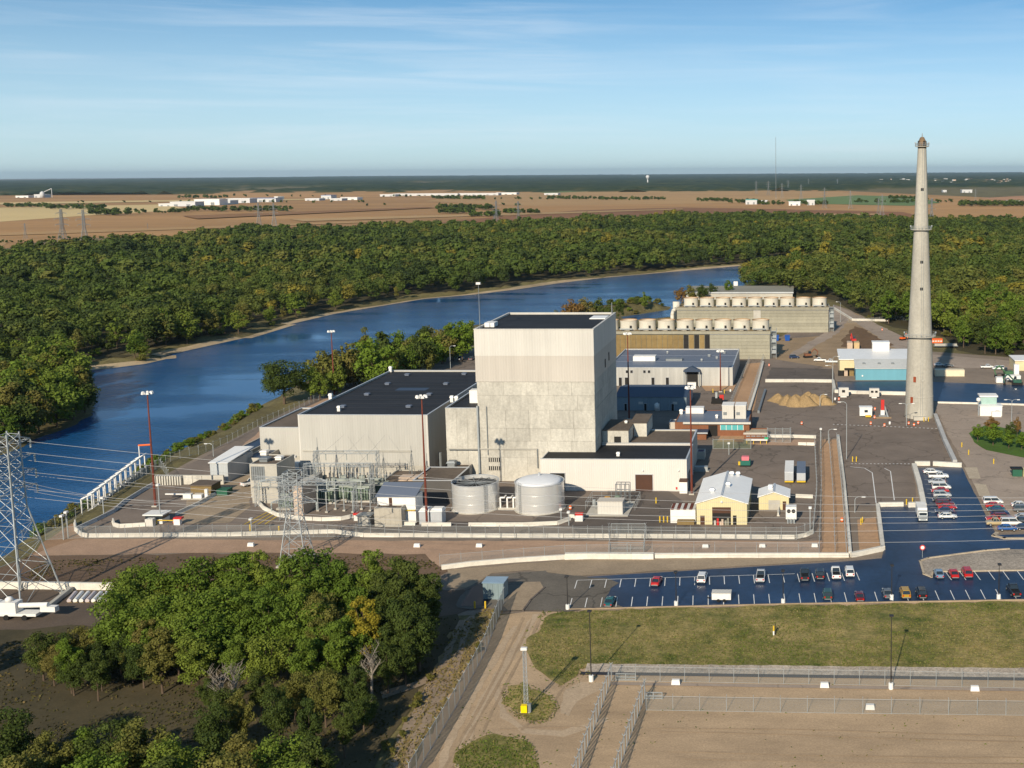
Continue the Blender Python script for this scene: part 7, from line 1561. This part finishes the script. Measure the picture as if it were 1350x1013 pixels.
short = dict(g='leafy green tree', d='dark green tree', o='dull olive tree', y='bright yellow-green tree', y2='yellowish young tree', r='rusty olive low tree', g2='dark bushy tree')
for x, yt, yb, k, c, w in spec:
    rw_ = rowof(yb); cnt[rw_] = cnt.get(rw_, -1) + 1; lbl[c] = '%s in the %s row of the grove, %s from the left' % (short[c], rw_, ordn[cnt[rw_]])
    p = F(x, yb); tree(k, p, max(5, hz(x, yb, yt)), nm[c], lbl[c], G1, z=0, wide=w*rng.uniform(.95,1.1))
for x, yt, yb, lb in ((310,872,950,'bare grey dead tree between the green crowns'),(490,848,925,'bare grey twiggy tree at the right of the grove'),(292,880,965,'leafless pale tree with forked trunk below grove')): bare(F(x,yb), hz(x,yb,yt), lb)
# lower trees along the bottom edge and beyond it
G2 = 'trees along the bottom edge'
low = [(8,935,1040,'hiC'),(70,962,1060,'hiA'),(110,955,1045,'hiB'),(150,950,1050,'hiC'),(195,942,1050,'hiA'),(240,968,1075,'hiC'),(285,960,1065,'hiB'),(330,958,1060,'hiA'),(375,970,1075,'hiC'),(420,965,1070,'hiB'),(25,985,1110,'hiA'),(130,992,1115,'hiC'),(220,996,1115,'hiA'),(300,995,1120,'hiC'),(400,1000,1120,'hiB')]
for i, (x,yt,yb,k) in enumerate(low):
    p = F(x,yb); tree(k, p, hz(x,yb,yt), [lm_dark,lm_olive,lm_green][i%3], ['dark','olive','green'][i%3] + ' leafy tree at the bottom edge, ' + ordn[sorted(q[0] for q in low).index(x)] + ' from the left', G2, z=0, wide=1.15)
g = random.Random(11)
for i, (x, yb, H) in enumerate(((8,592,17),(30,583,18),(52,573,19),(75,564,18),(97,555,17),(112,545,15),(104,532,18),(85,545,20),(60,555,20),(35,565,20),(10,572,20),(96,512,18),(70,530,20),(40,545,20),(112,520,14),(15,555,20),(80,510,20),(50,520,20))):
    p = F(x, yb, WZ); zz_ = float(height(np.array([[p.x,p.y]]))[0]); tree(('mdA','mdC','mdB','mdC')[i%4], p, H*.92, [lm_green,lm_dark,lm_olive,lm_green][i%4], ['green','dark','olive','green'][i%4] + ' tree in the clump overhanging river at left', 'clump at the left river bend', z=max(zz_, WZ+.3), wide=1.05)
# --- near river bank
G3 = 'trees on the near river bank'
gnb = random.Random(8); extra_nb = []
for i in range(26):
    q = i/26; x = 425 + 200*q + gnb.uniform(-6,6); yb = 523 - 52*q + gnb.uniform(-8,6); extra_nb.append((x, yb - gnb.uniform(38,56), yb, ('mdA','mdC','mdB','mdC')[i%4], ('g','o','d','g','y2')[i%5], gnb.uniform(.9,1.15), ''))
nb_trees = [(375,470,533,'hiC','d',1.45,'large dark round tree at the river bend'),(410,480,528,'mdA','g',1,''),(455,450,510,'mdC','o',1.2,'rusty olive tree by the far light mast'),(440,468,515,'mdB','o',1,''),(478,445,505,'mdB','g',.9,''),(497,440,515,'mdA','y2',1.1,'bright green tree behind the hall roof'),(515,462,510,'mdC','y',.8,'yellow small tree behind the hall roof'),(485,428,490,'mdD','o',.9,''),(510,430,488,'mdB','d',1,''),(532,432,486,'mdA','g',1,''),(545,450,490,'mdC','g',.9,''),(555,425,478,'mdB','d',1,''),(572,428,476,'mdA','o',1,''),(590,420,470,'mdB','g',1,''),(607,428,470,'mdD','d',.9,''),(618,418,466,'mdB','g',.9,''),(565,456,492,'mdC','o',.8,''),(600,440,470,'mdC','g',.9,''),(585,450,480,'mdC','y2',.8,''),(540,465,495,'mdC','o',.7,''),
            (735,408,432,'mdC','o',.8,''),(755,393,428,'mdC','r2',1,'rusty tree behind the tall block roof'),(772,390,425,'mdA','o',1,''),(786,391,424,'mdA','d',1,''),(802,400,424,'mdC','d',.9,''),(817,392,422,'mdB','d',.9,''),(849,383,412,'mdD','g',.9,'slim tree alone on the river spit'),(700,412,434,'mdC','d',.8,''),(680,414,436,'mdC','g',.8,''),(660,416,440,'mdC','o',.8,''),(898,378,400,'mdC','r2',1,'reddish tree behind the farther cooling tower'),(912,374,398,'mdA','o',1,''),(926,374,396,'mdC','d',1,''),(940,372,394,'mdA','d',1,''),(960,367,392,'mdB','g',.9,'')]
nm.update(r2=lm_rust)
for x,yt,yb,k,c,w,lb in nb_trees + extra_nb:
    p = F(x,yb,-2); zb_ = float(height(np.array([[p.x,p.y]]))[0]); zb_ = max(zb_, WZ+.1); p = F(x,yb,zb_)
    tree(k, p, max(4,topz(x,yt,p.y)-zb_), nm[c], lb or {'d':'dark','g':'green','o':'olive','y2':'bright green'}[c] + ' bank tree between river and plant', G3, z=zb_, wide=w)
# bushes on the bank
for i in range(70):
    q = i/70; pts = [(60,700),(100,680),(140,655),(190,630),(225,605),(270,590),(320,560),(350,545)]
    k = q*(len(pts)-1); a = pts[int(k)]; b_ = pts[int(k)+1]; f_ = k-int(k); p = F(a[0]+(b_[0]-a[0])*f_-g.uniform(2,16), a[1]+(b_[1]-a[1])*f_+g.uniform(-6,1), -2.5)
    zb_ = float(height(np.array([[p.x,p.y]]))[0])
    if zb_ < WZ+.3 or 118 < (a[0]+(b_[0]-a[0])*f_) < 186: continue
    tree('bush', p, g.uniform(1.2,3.4), [lm_bush,lm_olive,lm_green,lm_olive][i%4], 'low bush on the riverbank slope below the fence', 'riverbank bushes', name='bush', z=zb_, wide=g.uniform(.9,1.5))
for i in range(40):   # spit reeds and weeds
    p = F(g.uniform(745,880), g.uniform(405,414), WZ+.6); zb_ = float(height(np.array([[p.x,p.y]]))[0])
    if zb_ < WZ+.1: continue
    tree('bush', p, g.uniform(1.5,4), [lm_olive,lm_dark,lm_green][i%3], 'low scrub on the river spit', 'scrub on the spit', name='bush', z=zb_, wide=1.6)
# small round trees on the lawn right
for i,(x,yt,yb,w,mt,lb) in enumerate(((1289,561,583,1,lm_bush,'round bright green lawn tree, leftmost'),(1309,561,588,1.15,lm_bush,'round bright green lawn tree beside conifer'),(1330,569,592,1,lm_bush,'round bright green lawn tree, third'),(1347,572,594,1,lm_bush,'round bright green lawn tree at the picture edge'),(1366,574,597,1,lm_bush,'round green lawn tree beyond the edge'),(1308,551,572,1.1,lm_rust,'brown leafy tree behind the lawn trees'),(1332,558,580,.8,lm_dark,'grey-green conifer-like shrub behind lawn trees'),(1341,552,576,.6,lm_rust,'slim rust-brown shrub by double lamp'))):
    p = F(x,yb); tree('rnd', p, hz(x,yb,yt), mt, lb, 'lawn trees', z=.1, wide=w)
# weeds by the long fence
for i in range(10):
    q = g.random(); p = F(600-95*q+g.uniform(-6,10)+ (35 if q<.3 else 0), 850+150*q); tree('bush', p, g.uniform(.6,1.5), [lm_olive,lm_olive][i%2], 'dry weed clump beside the long dense fence', 'weed clumps by fence', name='bush', z=.1, wide=1.2)

# ------------------------------------------------------------------ the woods: nearest trees one by one, the mass behind as one
def pip(P, poly):
    ins = np.zeros(len(P), bool); n = len(poly)
    for i in range(n):
        a = poly[i]; b_ = poly[(i+1)%n]; c_ = ((a[1] > P[:,1]) != (b_[1] > P[:,1])); xx = (b_[0]-a[0])*(P[:,1]-a[1])/(b_[1]-a[1]+1e-12)+a[0]; ins ^= c_ & (P[:,0] < xx)
    return ins
edge = [F(x,y) for x,y in [(-700,352),(-100,345),(120,334),(235,322),(330,309),(380,312),(560,305),(640,303),(720,300),(820,295),(950,290),(1100,292),(1180,297),(1300,297),(1500,300),(1900,310)]]
far_poly = np.array([(p.x,p.y) for p in edge] + [(p.x,p.y) for p in [F(1900,345,0),F(1250,337,-3)]] + [(p.x,p.y) for p in fb[::-1]] + [(F(-900,900).x, F(-900,900).y)])
right_poly = np.array([(p.x,p.y) for p in [F(1000,352),F(1090,346),F(1250,335),F(1900,345),F(1900,470),F(1420,474),F(1350,470),F(1290,468),F(1262,462),F(1245,445),F(1205,436),F(1178,432),F(1126,412),F(1100,396),F(1040,388),F(985,384),F(972,378)]])
def scatter(poly, sp, seed):
    gg = np.random.default_rng(seed); x0,y0 = poly.min(0); x1,y1 = poly.max(0)
    X,Y = np.meshgrid(np.arange(x0,x1,sp), np.arange(y0,y1,sp)); P_ = np.stack([X.ravel(),Y.ravel()],1) + gg.uniform(-.48,.48,(X.size,2))*sp
    P_ = P_[pip(P_,poly)]
    CMi = np.array(CM.transposed()); v = (np.c_[P_, np.full(len(P_),8.0)] - np.array([0,0,CAM_H])) @ CMi.T
    u = 1000 + 1500*v[:,0]/-v[:,2]; w_ = 412 - 1500*v[:,1]/-v[:,2]
    k = (v[:,2] < 0) & (u > -260) & (u < 1560)
    return P_[k], u[k], w_[k]
Pa, ua, wa = scatter(far_poly, 10.8, 5); Pb, ub_, wb = scatter(right_poly, 10.4, 6)
da_, fa = sdf(Pa); ka = (da_ > 7) & (Pa[:,1] < 3200); 
# thin clearings and the open shoulder along the far bank
ka &= ~((wob(Pa, 17, 9) + .6*wob(Pa, 41, 8) > .95))
ka &= ~((da_ < 16) & (wob(Pa, 60, 2) > .25) & (ua > 330))
Pa, ua, wa, da_ = Pa[ka], ua[ka], wa[ka], da_[ka]
db_, _x = sdf(Pb); kb = (db_ > 6) | (Pb[:,1] > 700); Pb, ub_, wb = Pb[kb], ub_[kb], wb[kb]
allP = np.concatenate([Pa,Pb]); allu = np.concatenate([ua,ub_]); which = np.r_[np.zeros(len(Pa),int), np.ones(len(Pb),int)]
dist = np.hypot(allP[:,0], allP[:,1])
vis = (allu > 0) & (allu < 1350)
# individuals: nearest visible ones at each wood's edge
edge_far = np.r_[da_, np.full(len(Pb), 1e9)]
scoreA = np.where(vis & (which == 0) & (edge_far < 40), dist + edge_far*6, 1e9); scoreB = np.where(vis & (which == 1), dist, 1e9)
selA = np.argsort(scoreA)[:60]; selB = np.argsort(scoreB)[:70]
gsel = np.random.default_rng(9)
Hs = np.clip(gsel.normal(16, 3.6, len(allP)), 7, 25) * (1 + .20*wob(allP, 38, 1)); Hs *= np.where(which==0, np.clip(.7+ edge_far/60, .7, 1), 1); Hs[which==1] *= 1.05
tints = np.clip(.40 + .30*wob(allP, 95, 4) + gsel.normal(0,.22,len(allP)), 0, 1)
tints[which==1] = np.clip(tints[which==1]+.12,0,1)
hz_all = height(allP)
kinds = ['mdA','mdB','mdC','mdD']
def leaf_for(t): return lm_dark if t < .25 else lm_green if t < .55 else lm_olive if t < .85 else lm_yell
for j in list(selA)+list(selB):
    p = Vector((allP[j,0],allP[j,1],0)); w_ = which[j]; t_ = tints[j]
    cl = 'dark' if t_ < .25 else 'green' if t_ < .55 else 'olive' if t_ < .85 else 'yellowing'
    tree(kinds[j%4], p, Hs[j], leaf_for(t_), cl + (' tree at the front of the wood behind the stack' if w_ else ' tree on the far river bank'), 'trees at front of right wood' if w_ else 'trees on far river bank', z=float(hz_all[j]), wide=1.12)
for i in range(60):
    j = [*selA, *selB][(i*7) % 130]; d_ = -allP[j]/np.linalg.norm(allP[j]); p = Vector((allP[j,0]+d_[0]*rng.uniform(4,8)+rng.uniform(-5,5), allP[j,1]+d_[1]*rng.uniform(4,8), 0)); zz_ = float(height(np.array([[p.x,p.y]]))[0])
    if zz_ > WZ+.4: tree('bush', p, rng.uniform(2,4.5), [lm_olive,lm_dark,lm_green][i%3], ('low scrub at the foot of the right wood' if which[j] else 'low scrub at the foot of the far bank wood'), 'scrub at the wood edges', name='bush', z=zz_, wide=1.5)
rest = np.ones(len(allP), bool); rest[selA] = False; rest[selB] = False
def mass(name, label, idx, protos_, zscale=1.0):
    Vs, Qs, Ts, off = [], [], [], 0; gg = np.random.default_rng(4)
    for n_i, j in enumerate(idx):
        V, Q, H0 = protos_[n_i % len(protos_)]; s = Hs[j]/H0; a = gg.uniform(0,6.28); ca, sa = math.cos(a), math.sin(a)
        sx = s*gg.uniform(.8,1.5)
        x = (V[:,0]*ca - V[:,1]*sa)*sx + allP[j,0]; y = (V[:,0]*sa + V[:,1]*ca)*sx + allP[j,1]; z = V[:,2]*s + hz_all[j]
        Vs.append(np.stack([x,y,z],1)); Qs.append(Q+off); off += len(V); Ts.append(np.full(len(V), tints[j], np.float32))
    me = np_mesh(name, np.concatenate(Vs), np.concatenate(Qs)); at = me.attributes.new('tint','FLOAT','POINT'); at.data.foreach_set('value', np.concatenate(Ts))
    o = obj(name, me, lm_mix); tag(o, label, kind='stuff'); return len(idx), len(me.polygons)
def lod(seed, H, rx, nc, nl, ls, base, nj=.26, crs=(.40,.58), shell=(.2,.6)): V,Q,C = crown_np(seed,H,rx,nc,nl,ls,base,tris=True,nj=nj,crs=crs,shell=shell); return V,Q,H
L1 = [lod(50+i, 18, 5.8+.5*(i%3), 9, 560, .58, .04) for i in range(5)]; L2 = [lod(70+i, 18, 6.3, 6, 230, .95, .10) for i in range(5)]
idn = np.where(rest & (dist < 950))[0]; idf = np.where(rest & (dist >= 950))[0]
ia_, ib_ = idn[which[idn]==0], idn[which[idn]==1]
stat = []
stat.append(mass('far_bank_wood', 'wide mixed green and yellowing wood beyond the river', ia_, L1)); stat.append(mass('right_wood', 'mixed wood behind the stack and cooling towers', ib_, L1)); stat.append(mass('distant_wood', 'back of the wood reaching to the brown fields', idf, L2))
# the grove's wood goes on towards us and to the left, out of the picture
gw_ = np.random.default_rng(12); _pts = [F(gw_.uniform(-330,440), gw_.uniform(1135,1480)) for _ in range(60)] + [F(gw_.uniform(-420,-70), gw_.uniform(830,1050)) for _ in range(16)]
n0 = len(allP); allP = np.concatenate([allP, np.array([(p.x,p.y) for p in _pts])]); Hs = np.r_[Hs, gw_.uniform(9,14,len(_pts))]; tints = np.r_[tints, gw_.uniform(.05,.6,len(_pts))]; hz_all = np.r_[hz_all, np.zeros(len(_pts))]
stat.append(mass('wood_edge', 'wood continuing below the grove towards the viewer', np.arange(n0, len(allP)), [lod(150+i, 18, 5.0, 30, 3600, .34, .04, .45, (.24,.42), (.3,.86)) for i in range(3)]))
# leaf litter under the far bank wood
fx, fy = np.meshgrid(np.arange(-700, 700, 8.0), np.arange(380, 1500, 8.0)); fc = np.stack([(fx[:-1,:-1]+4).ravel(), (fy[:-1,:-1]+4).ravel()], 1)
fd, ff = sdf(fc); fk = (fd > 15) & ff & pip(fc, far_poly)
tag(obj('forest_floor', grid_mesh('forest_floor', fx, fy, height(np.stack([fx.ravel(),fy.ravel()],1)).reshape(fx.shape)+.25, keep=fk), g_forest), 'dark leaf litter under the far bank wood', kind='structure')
# grass and weeds as one mass of tufts each
def tufts(name, label, poly, n, h, cols, seed, clump=.5):
    gg = np.random.default_rng(seed); pol = np.array([(p.x,p.y) for p in [F(*q) for q in poly]]); lo, hi = pol.min(0), pol.max(0)
    P_ = gg.uniform(lo, hi, (n*3,2)); P_ = P_[pip(P_, pol)]; P_ = P_[wob(P_, 7, seed) + .8*wob(P_, 2.3, seed+1) + gg.normal(0,.5,len(P_)) > -clump][:n]
    m_ = len(P_); a = gg.uniform(0,6.28,m_); w = h*gg.uniform(.4,1.1,m_); hh_ = h*gg.uniform(.4,1.2,m_)
    dx, dy = np.cos(a)*w, np.sin(a)*w; lx, ly = gg.normal(0,.3,m_)*h, gg.normal(0,.3,m_)*h
    V = np.stack([np.c_[P_[:,0]-dx,P_[:,1]-dy,np.full(m_,.08)], np.c_[P_[:,0]+dx,P_[:,1]+dy,np.full(m_,.08)], np.c_[P_[:,0]+lx+dx*.4,P_[:,1]+ly+dy*.4,.08+hh_], np.c_[P_[:,0]+lx-dx*.5,P_[:,1]+ly-dy*.5,.08+hh_*.8]],1).reshape(-1,3)
    me = np_mesh(name, V, np.arange(len(V)).reshape(-1,4)); at = me.attributes.new('tint','FLOAT','POINT'); t_ = np.clip(.5+.3*wob(P_,14,seed+2)+gg.normal(0,.25,m_),0,1)
    at.data.foreach_set('value', np.repeat(t_,4).astype(np.float32)); tag(obj(name, me, cols), label, kind='stuff')
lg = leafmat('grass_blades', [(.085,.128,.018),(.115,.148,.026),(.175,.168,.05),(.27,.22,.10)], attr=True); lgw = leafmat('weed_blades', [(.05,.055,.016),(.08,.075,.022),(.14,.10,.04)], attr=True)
LAWN = [(722,812),(745,807.5),(1035,800),(1350,794),(1440,793),(1440,887),(1100,882),(772,879),(762,893),(745,900),(712,886),(700,866),(700,845)]
tufts('lawn_grass', 'short dry grass of the lawn below the parking lot', LAWN, 26000, .17, lg, 3)
tufts('lawn_grass', 'rough grass round the lattice mast', [(662,903),(690,900),(728,915),(738,934),(726,951),(704,957),(678,947),(662,930)], 900, .2, lg, 4)
tufts('lawn_grass', 'rough grass at the bottom of the yard', [(602,985),(640,964),(692,972),(710,992),(708,1050),(592,1050)], 2200, .2, lg, 5)
tufts('weeds', 'dry weeds beside the long dense fence', [(600,830),(640,804),(664,806),(600,905),(540,1010),(500,1060),(478,1060),(505,1010),(560,905)], 1500, .32, leafmat('dry_blades', [(.12,.115,.03),(.20,.16,.06),(.26,.19,.08)], attr=True), 6)
tufts('weeds', 'sparse weeds along the lawn edge on the gravel', [(690,835),(716,806),(745,803),(765,878),(790,892),(750,912),(706,896),(688,866)], 700, .22, lg, 13, -.45)
tufts('weeds', 'scattered weeds on the gravel yard', [(600,880),(690,812),(800,900),(1440,905),(1440,1040),(560,1040)], 900, .2, lg, 14, -.7)
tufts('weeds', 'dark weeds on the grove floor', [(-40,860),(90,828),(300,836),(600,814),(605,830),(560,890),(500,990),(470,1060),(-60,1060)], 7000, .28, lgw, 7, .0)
tufts('weeds', 'sparse weeds on the dark soil slope', [(0,775),(60,740),(300,733),(560,734),(585,752),(570,772),(160,778)], 2500, .3, lgw, 8, -.3)  # the slope is dark from cloud shade put into its soil colour
print('FOREST', stat, len(allP))

# ------------------------------------------------------------------ far country
def lowtree_mass(name, label, spots, mats=lm_mix):
    """far hedgerow trees: (px, py, count, spread px, height)"""
    gg = np.random.default_rng(21); Vs,Qs,Ts,off = [],[],[],0
    pr = [lod(90+i, 12, 4.6, 6, 46, 2.0, .05) for i in range(4)]
    for (x0,x1,y,n,hh_) in spots:
        for k in range(n):
            p = F(gg.uniform(x0,x1), y+gg.normal(0,.35)); V,Q,H0 = pr[k%4]; s = hh_*gg.uniform(.6,1.15)/H0
            Vs.append(V*np.array([s*1.35,s*1.35,s])+np.array([p.x,p.y,.5])); Qs.append(Q+off); off += len(V); Ts.append(np.full(len(V), np.clip(gg.normal(.22,.14),0,1), np.float32))
    me = np_mesh(name, np.concatenate(Vs), np.concatenate(Qs)); at = me.attributes.new('tint','FLOAT','POINT'); at.data.foreach_set('value', np.concatenate(Ts)); tag(obj(name, me, mats), label, kind='stuff')
lowtree_mass('hedgerow_trees', 'dark hedgerows and copses across the far fields', [(-60,60,274,60,14),(60,140,276,50,14),(120,172,284,34,16),(172,235,282,10,12),(225,250,280.5,20,11),(245,385,279,70,14),(235,300,262,25,14),(300,560,260,16,12),(575,650,277,60,14),(580,625,282,40,14),(620,660,286,24,12),(650,710,282,34,12),(570,640,263,60,14),(650,780,263.5,14,12),(720,785,263,40,12),(790,880,264,60,12),(920,960,266,30,12),(960,1000,268,30,12),(1000,1090,270.5,54,12),(1125,1195,268,26,12),(1170,1215,263,24,12),(1265,1350,272,90,14),(1350,1500,270,60,14),(1180,1260,268,20,12),(840,900,251,40,14),(60,190,316,20,5),(0,100,321,16,4),(160,250,319,14,5),(100,520,268,20,10),(480,700,272,6,9)])
# far woods: canopy sheet over rolling crowns
xs2 = np.arange(-17000, 15000, 55.0); ysl = []; yv = 5300.0
while yv < 42000: ysl.append(yv); yv *= 1.012
X2,Y2 = np.meshgrid(xs2, np.array(ysl)); gg = np.random.default_rng(33)
P2 = np.stack([X2.ravel(),Y2.ravel()],1)
msk = wob(P2*np.array([1,.3]), 1500, 3) + .8*wob(P2*np.array([1,.5]), 600, 6) + .45*gg.normal(size=len(P2))*.5
near = np.clip((P2[:,1]-6200 - 500*wob(P2,1500,1) - P2[:,0]*.10)/900, -1, 1)
on = (msk + near*.7 > -.05) & (near > -.9)
_v = (np.c_[P2, np.full(len(P2), 0.0)] - np.array([0,0,CAM_H])) @ np.array(CM.transposed()).T; _u = 1000 + 1500*_v[:,0]/-_v[:,2]; _w = 412 - 1500*_v[:,1]/-_v[:,2]
on &= ~((_u > 1150) & (_u < 1352) & (_w > 237.8) & (_w < 245) & (gg.random(len(P2)) > .35))
Z2 = np.where(on, 13 + 5*wob(P2, 300, 2) + gg.uniform(-6,7,len(P2)), -3.0) + np.clip((P2[:,1]-20000)/22000,0,1)*34
me = grid_mesh('far_woods', X2, Y2, Z2.reshape(X2.shape)); at = me.attributes.new('tint','FLOAT','POINT'); at.data.foreach_set('value', np.where(on, np.clip(.3+.25*wob(P2,700,5)+gg.normal(0,.2,len(P2)),0,.85), .95).astype(np.float32))
lm_far = leafmat('far_leaves', [(.030,.050,.022),(.046,.070,.028),(.064,.084,.032),(.10,.108,.040),(.20,.16,.07)], attr=True)
tag(obj('far_woods', me, lm_far), 'dark far woods in a band below the horizon', kind='stuff')
# warehouses and farms
def far_house(label, px0, px1, yb, yt, mat, depth=60, roof=None, gable=False):
    x0,x1,y = foot(px0,px1,yb); h = max(4, topz((px0+px1)/2, yt, y)); r_ = thing('far_building', label, 'building', ((x0+x1)/2,y,FZ))
    w = (x1-x0)/2; MB().box(-w,w,0,depth,0,h).build('wall', mat, r_)
    if gable: MB().yprism([(-w-1,h),(w+1,h),(0,h+w*.5)], -1, depth+1).build('roof', roof or m_roofw, r_)
    else: MB().box(-w-1,w+1,-1,depth+1,h+.02,h+1.2).build('roof', roof or m_roofw, r_)
    n = max(2, int(w/14))
    for i in range(n): MB().box(-w+(i+.3)*2*w/n,-w+(i+.6)*2*w/n,-.4,-.02,0,h*.5).build('door', m_galvd, r_)
fw = [(22,36,261,258.8,'white farm shed at far left'),(46,56,261,257,'white barn by the far silo'),(210,226,272.5,269.5,'low white depot hall, left one'),(226,256,272.5,267,'pale depot hall beside the low one'),(258,288,271,263.5,'white two-storey depot block'),(289,303,270,265,'small white depot hall, middle'),(300,328,268,262.5,'long white warehouse of depot'),(326,362,267,262,'white warehouse with blue side'),(362,366,264,260,'small white tower house'),(403,420,265,262.5,'white farm hall, middle'),(424,436,263,258,'blue-roofed hall by far fields'),(436,450,265,262.5,'white low hall by the copse'),(450,470,264,261,'white shed below the far woods'),(502,520,259.5,257,'white greenhouse, left one'),(522,600,258.5,256,'long white greenhouse row'),(604,655,258,255.5,'long white greenhouse, middle row'),(655,680,257,254.7,'white greenhouse, right one'),(718,735,257.5,255.5,'small pale shed beside the greenhouses'),(983,998,270,264,'white farm barn with green roof'),(1004,1011,270,265.5,'white farm house beside copse'),(1040,1055,271.5,267,'pale farm shed near pylons'),(1064,1074,271,265,'white farm house near pylon'),(1268,1282,254.5,251,'white hall by the far village'),(1243,1248,254,251.5,'tiny white house in far village'),(1330,1345,269,265.5,'white farm at far right')]
m_farw = M('far_white', (0.52,0.53,0.54), .6, .08, .05)
for k,(a,b_,yb,yt,lb) in enumerate(fw): far_house(lb, a, b_, yb, yt, m_farw if k%4 else m_white, 50, roof=(M('far_blue',(0.12,0.2,0.4),.5) if 'blue' in lb else M('far_green',(0.05,0.3,0.25),.5) if 'green roof' in lb else m_roofw))
for i in range(34):
    x = g.uniform(1155,1345); yb = g.choice((238.5,239.5,241,242.5)); far_house('tiny pale house of the village on the horizon', x, x+g.uniform(2,6), yb, yb-g.uniform(1.6,2.6), [m_farw,m_pink,m_conc2][i%3], 40, roof=[m_roofw,m_brick,m_roofg][i%3]); 
for o in bpy.data.objects:
    if o.get('label') == 'tiny pale house of the village on the horizon': o['group'] = 'houses of far village'; o.name = 'village_house'
# silo conveyor, water tower, broadcast mast
a = F(56,261); r_ = thing('grain_silo', 'white grain silo with slanting conveyor', 'silo', (a.x,a.y,FZ)); MB().lathe([(9,0),(9,20),(2,27)],16).build('bin', m_farw, r_, smooth=True); b_ = F(66,255.5,0); MB().tube((8,0,24),(42,0,38),1.6,n=6).build('conveyor', m_farw, r_); MB().tube((42,0,0),(42,0,38),1.2,n=6).build('leg', m_farw, r_)
p = F(854,243.5); zt_ = topz(854,231,p.y); r_ = thing('water_tower', 'white water tower above the far woods', 'water tower', (p.x,p.y,0)); R_ = 2.6*p.y/1500; MB().lathe([(.5,zt_-2.6*R_),(R_*.7,zt_-1.6*R_),(R_,zt_-.9*R_),(R_*.8,zt_-.3*R_),(.5,zt_)],20).build('bowl', m_farw, r_, smooth=True); MB().lathe([(R_*.5,0),(R_*.3,zt_*.3),(R_*.3,zt_-2.3*R_)],14).build('stem', m_farw, r_, smooth=True)
p = F(1023,262); zt_ = topz(1023,181,p.y); r_ = thing('broadcast_mast', 'thin broadcast mast on the horizon', 'mast', (p.x,p.y,0)); MB().tube((0,0,0),(0,0,zt_),.75,.6,n=6).build('mast', m_galvd, r_); MB().box(-2,2,-2,2,0,2).build('base', m_conc2, r_)
# far pylons
pp = [(84,329,276),(113,330,277),(34,316,295),(342,302,268),(362,302,268),(195,303,295),(655,300,265),(684,300,266),(652,302,284),(997,256,239),(1013,258,239),(1031,262,242),(1039,250,238),(1066,246,236),(1104,246,236),(1056,264,244),(1087,275,248),(1121,276,252),(1163,288,257),(1158,284,262),(1228,298,262),(1286,266,250)]
pr_ = None
lpt = dict(); 
base0 = F(84,329); h0_ = hz(84,329,276)
pr_, _t = lattice('far_pylon', 'far lattice pylon in the fields at left, first of pair', base0, h0_, 11, h0_*.55, 3, 2, [(h0_*.62,8),(h0_*.76,9),(h0_*.9,7)], leg_r=.22, br_r=.11, mat=m_galvd, group='far pylons')
ords = ['first','second of the left pair','short pole-like at far left','left one above wood edge','right one above wood edge','short one at wood edge left','left of middle pair','right of middle pair','short beside middle pair','first of horizon row','second of horizon row','third of horizon row','small fourth of horizon row','small fifth of horizon row','small sixth of horizon row','seventh of horizon row','by the green crop','right of green crop','tall left of stack','shorter left of stack','right behind stack','small one near far village']
for k,(x,yb,yt) in enumerate(pp[1:],1):
    p = F(x,yb); s = hz(x,yb,yt)/h0_; copy_tree(pr_, (p.x,p.y,FZ), R(rng.uniform(-15,15)), 'far lattice pylon in the fields, ' + ords[k], 'far pylons', scale=(s*.9,s*.9,s))

# ------------------------------------------------------------------ haze
zm = bpy.data.materials.new('haze'); zm.use_nodes = True; N = zm.node_tree.nodes; N.clear()
vo = N.new('ShaderNodeVolumePrincipled'); vo.inputs['Color'].default_value = (0.62,0.82,1.0,1); vo.inputs['Density'].default_value = 0.000018; vo.inputs['Anisotropy'].default_value = 0.2
oo = N.new('ShaderNodeOutputMaterial'); zm.node_tree.links.new(vo.outputs[0], oo.inputs['Volume'])
hb = MB().box(-41000,41000,-3600,64000,-12,330).build('haze', zm); tag(hb, 'thin bluish air over the whole country', kind='stuff')

# ------------------------------------------------------------------ put each Empty at its thing's base
for o in list(SC.objects):
    if o.type == 'EMPTY' and o.parent is None and o.location.length < 1e-6 and o.children:
        lo_ = [1e9]*2; hi_ = [-1e9]*2
        for ch in o.children:
            if ch.type == 'MESH':
                for c in ch.bound_box:
                    v = ch.matrix_basis @ Vector(c)
                    for k in (0,1): lo_[k] = min(lo_[k], v[k]); hi_[k] = max(hi_[k], v[k])
        c = Vector(((lo_[0]+hi_[0])/2, (lo_[1]+hi_[1])/2, 0))
        o.location = c
        for ch in o.children: ch.location = ch.location - c
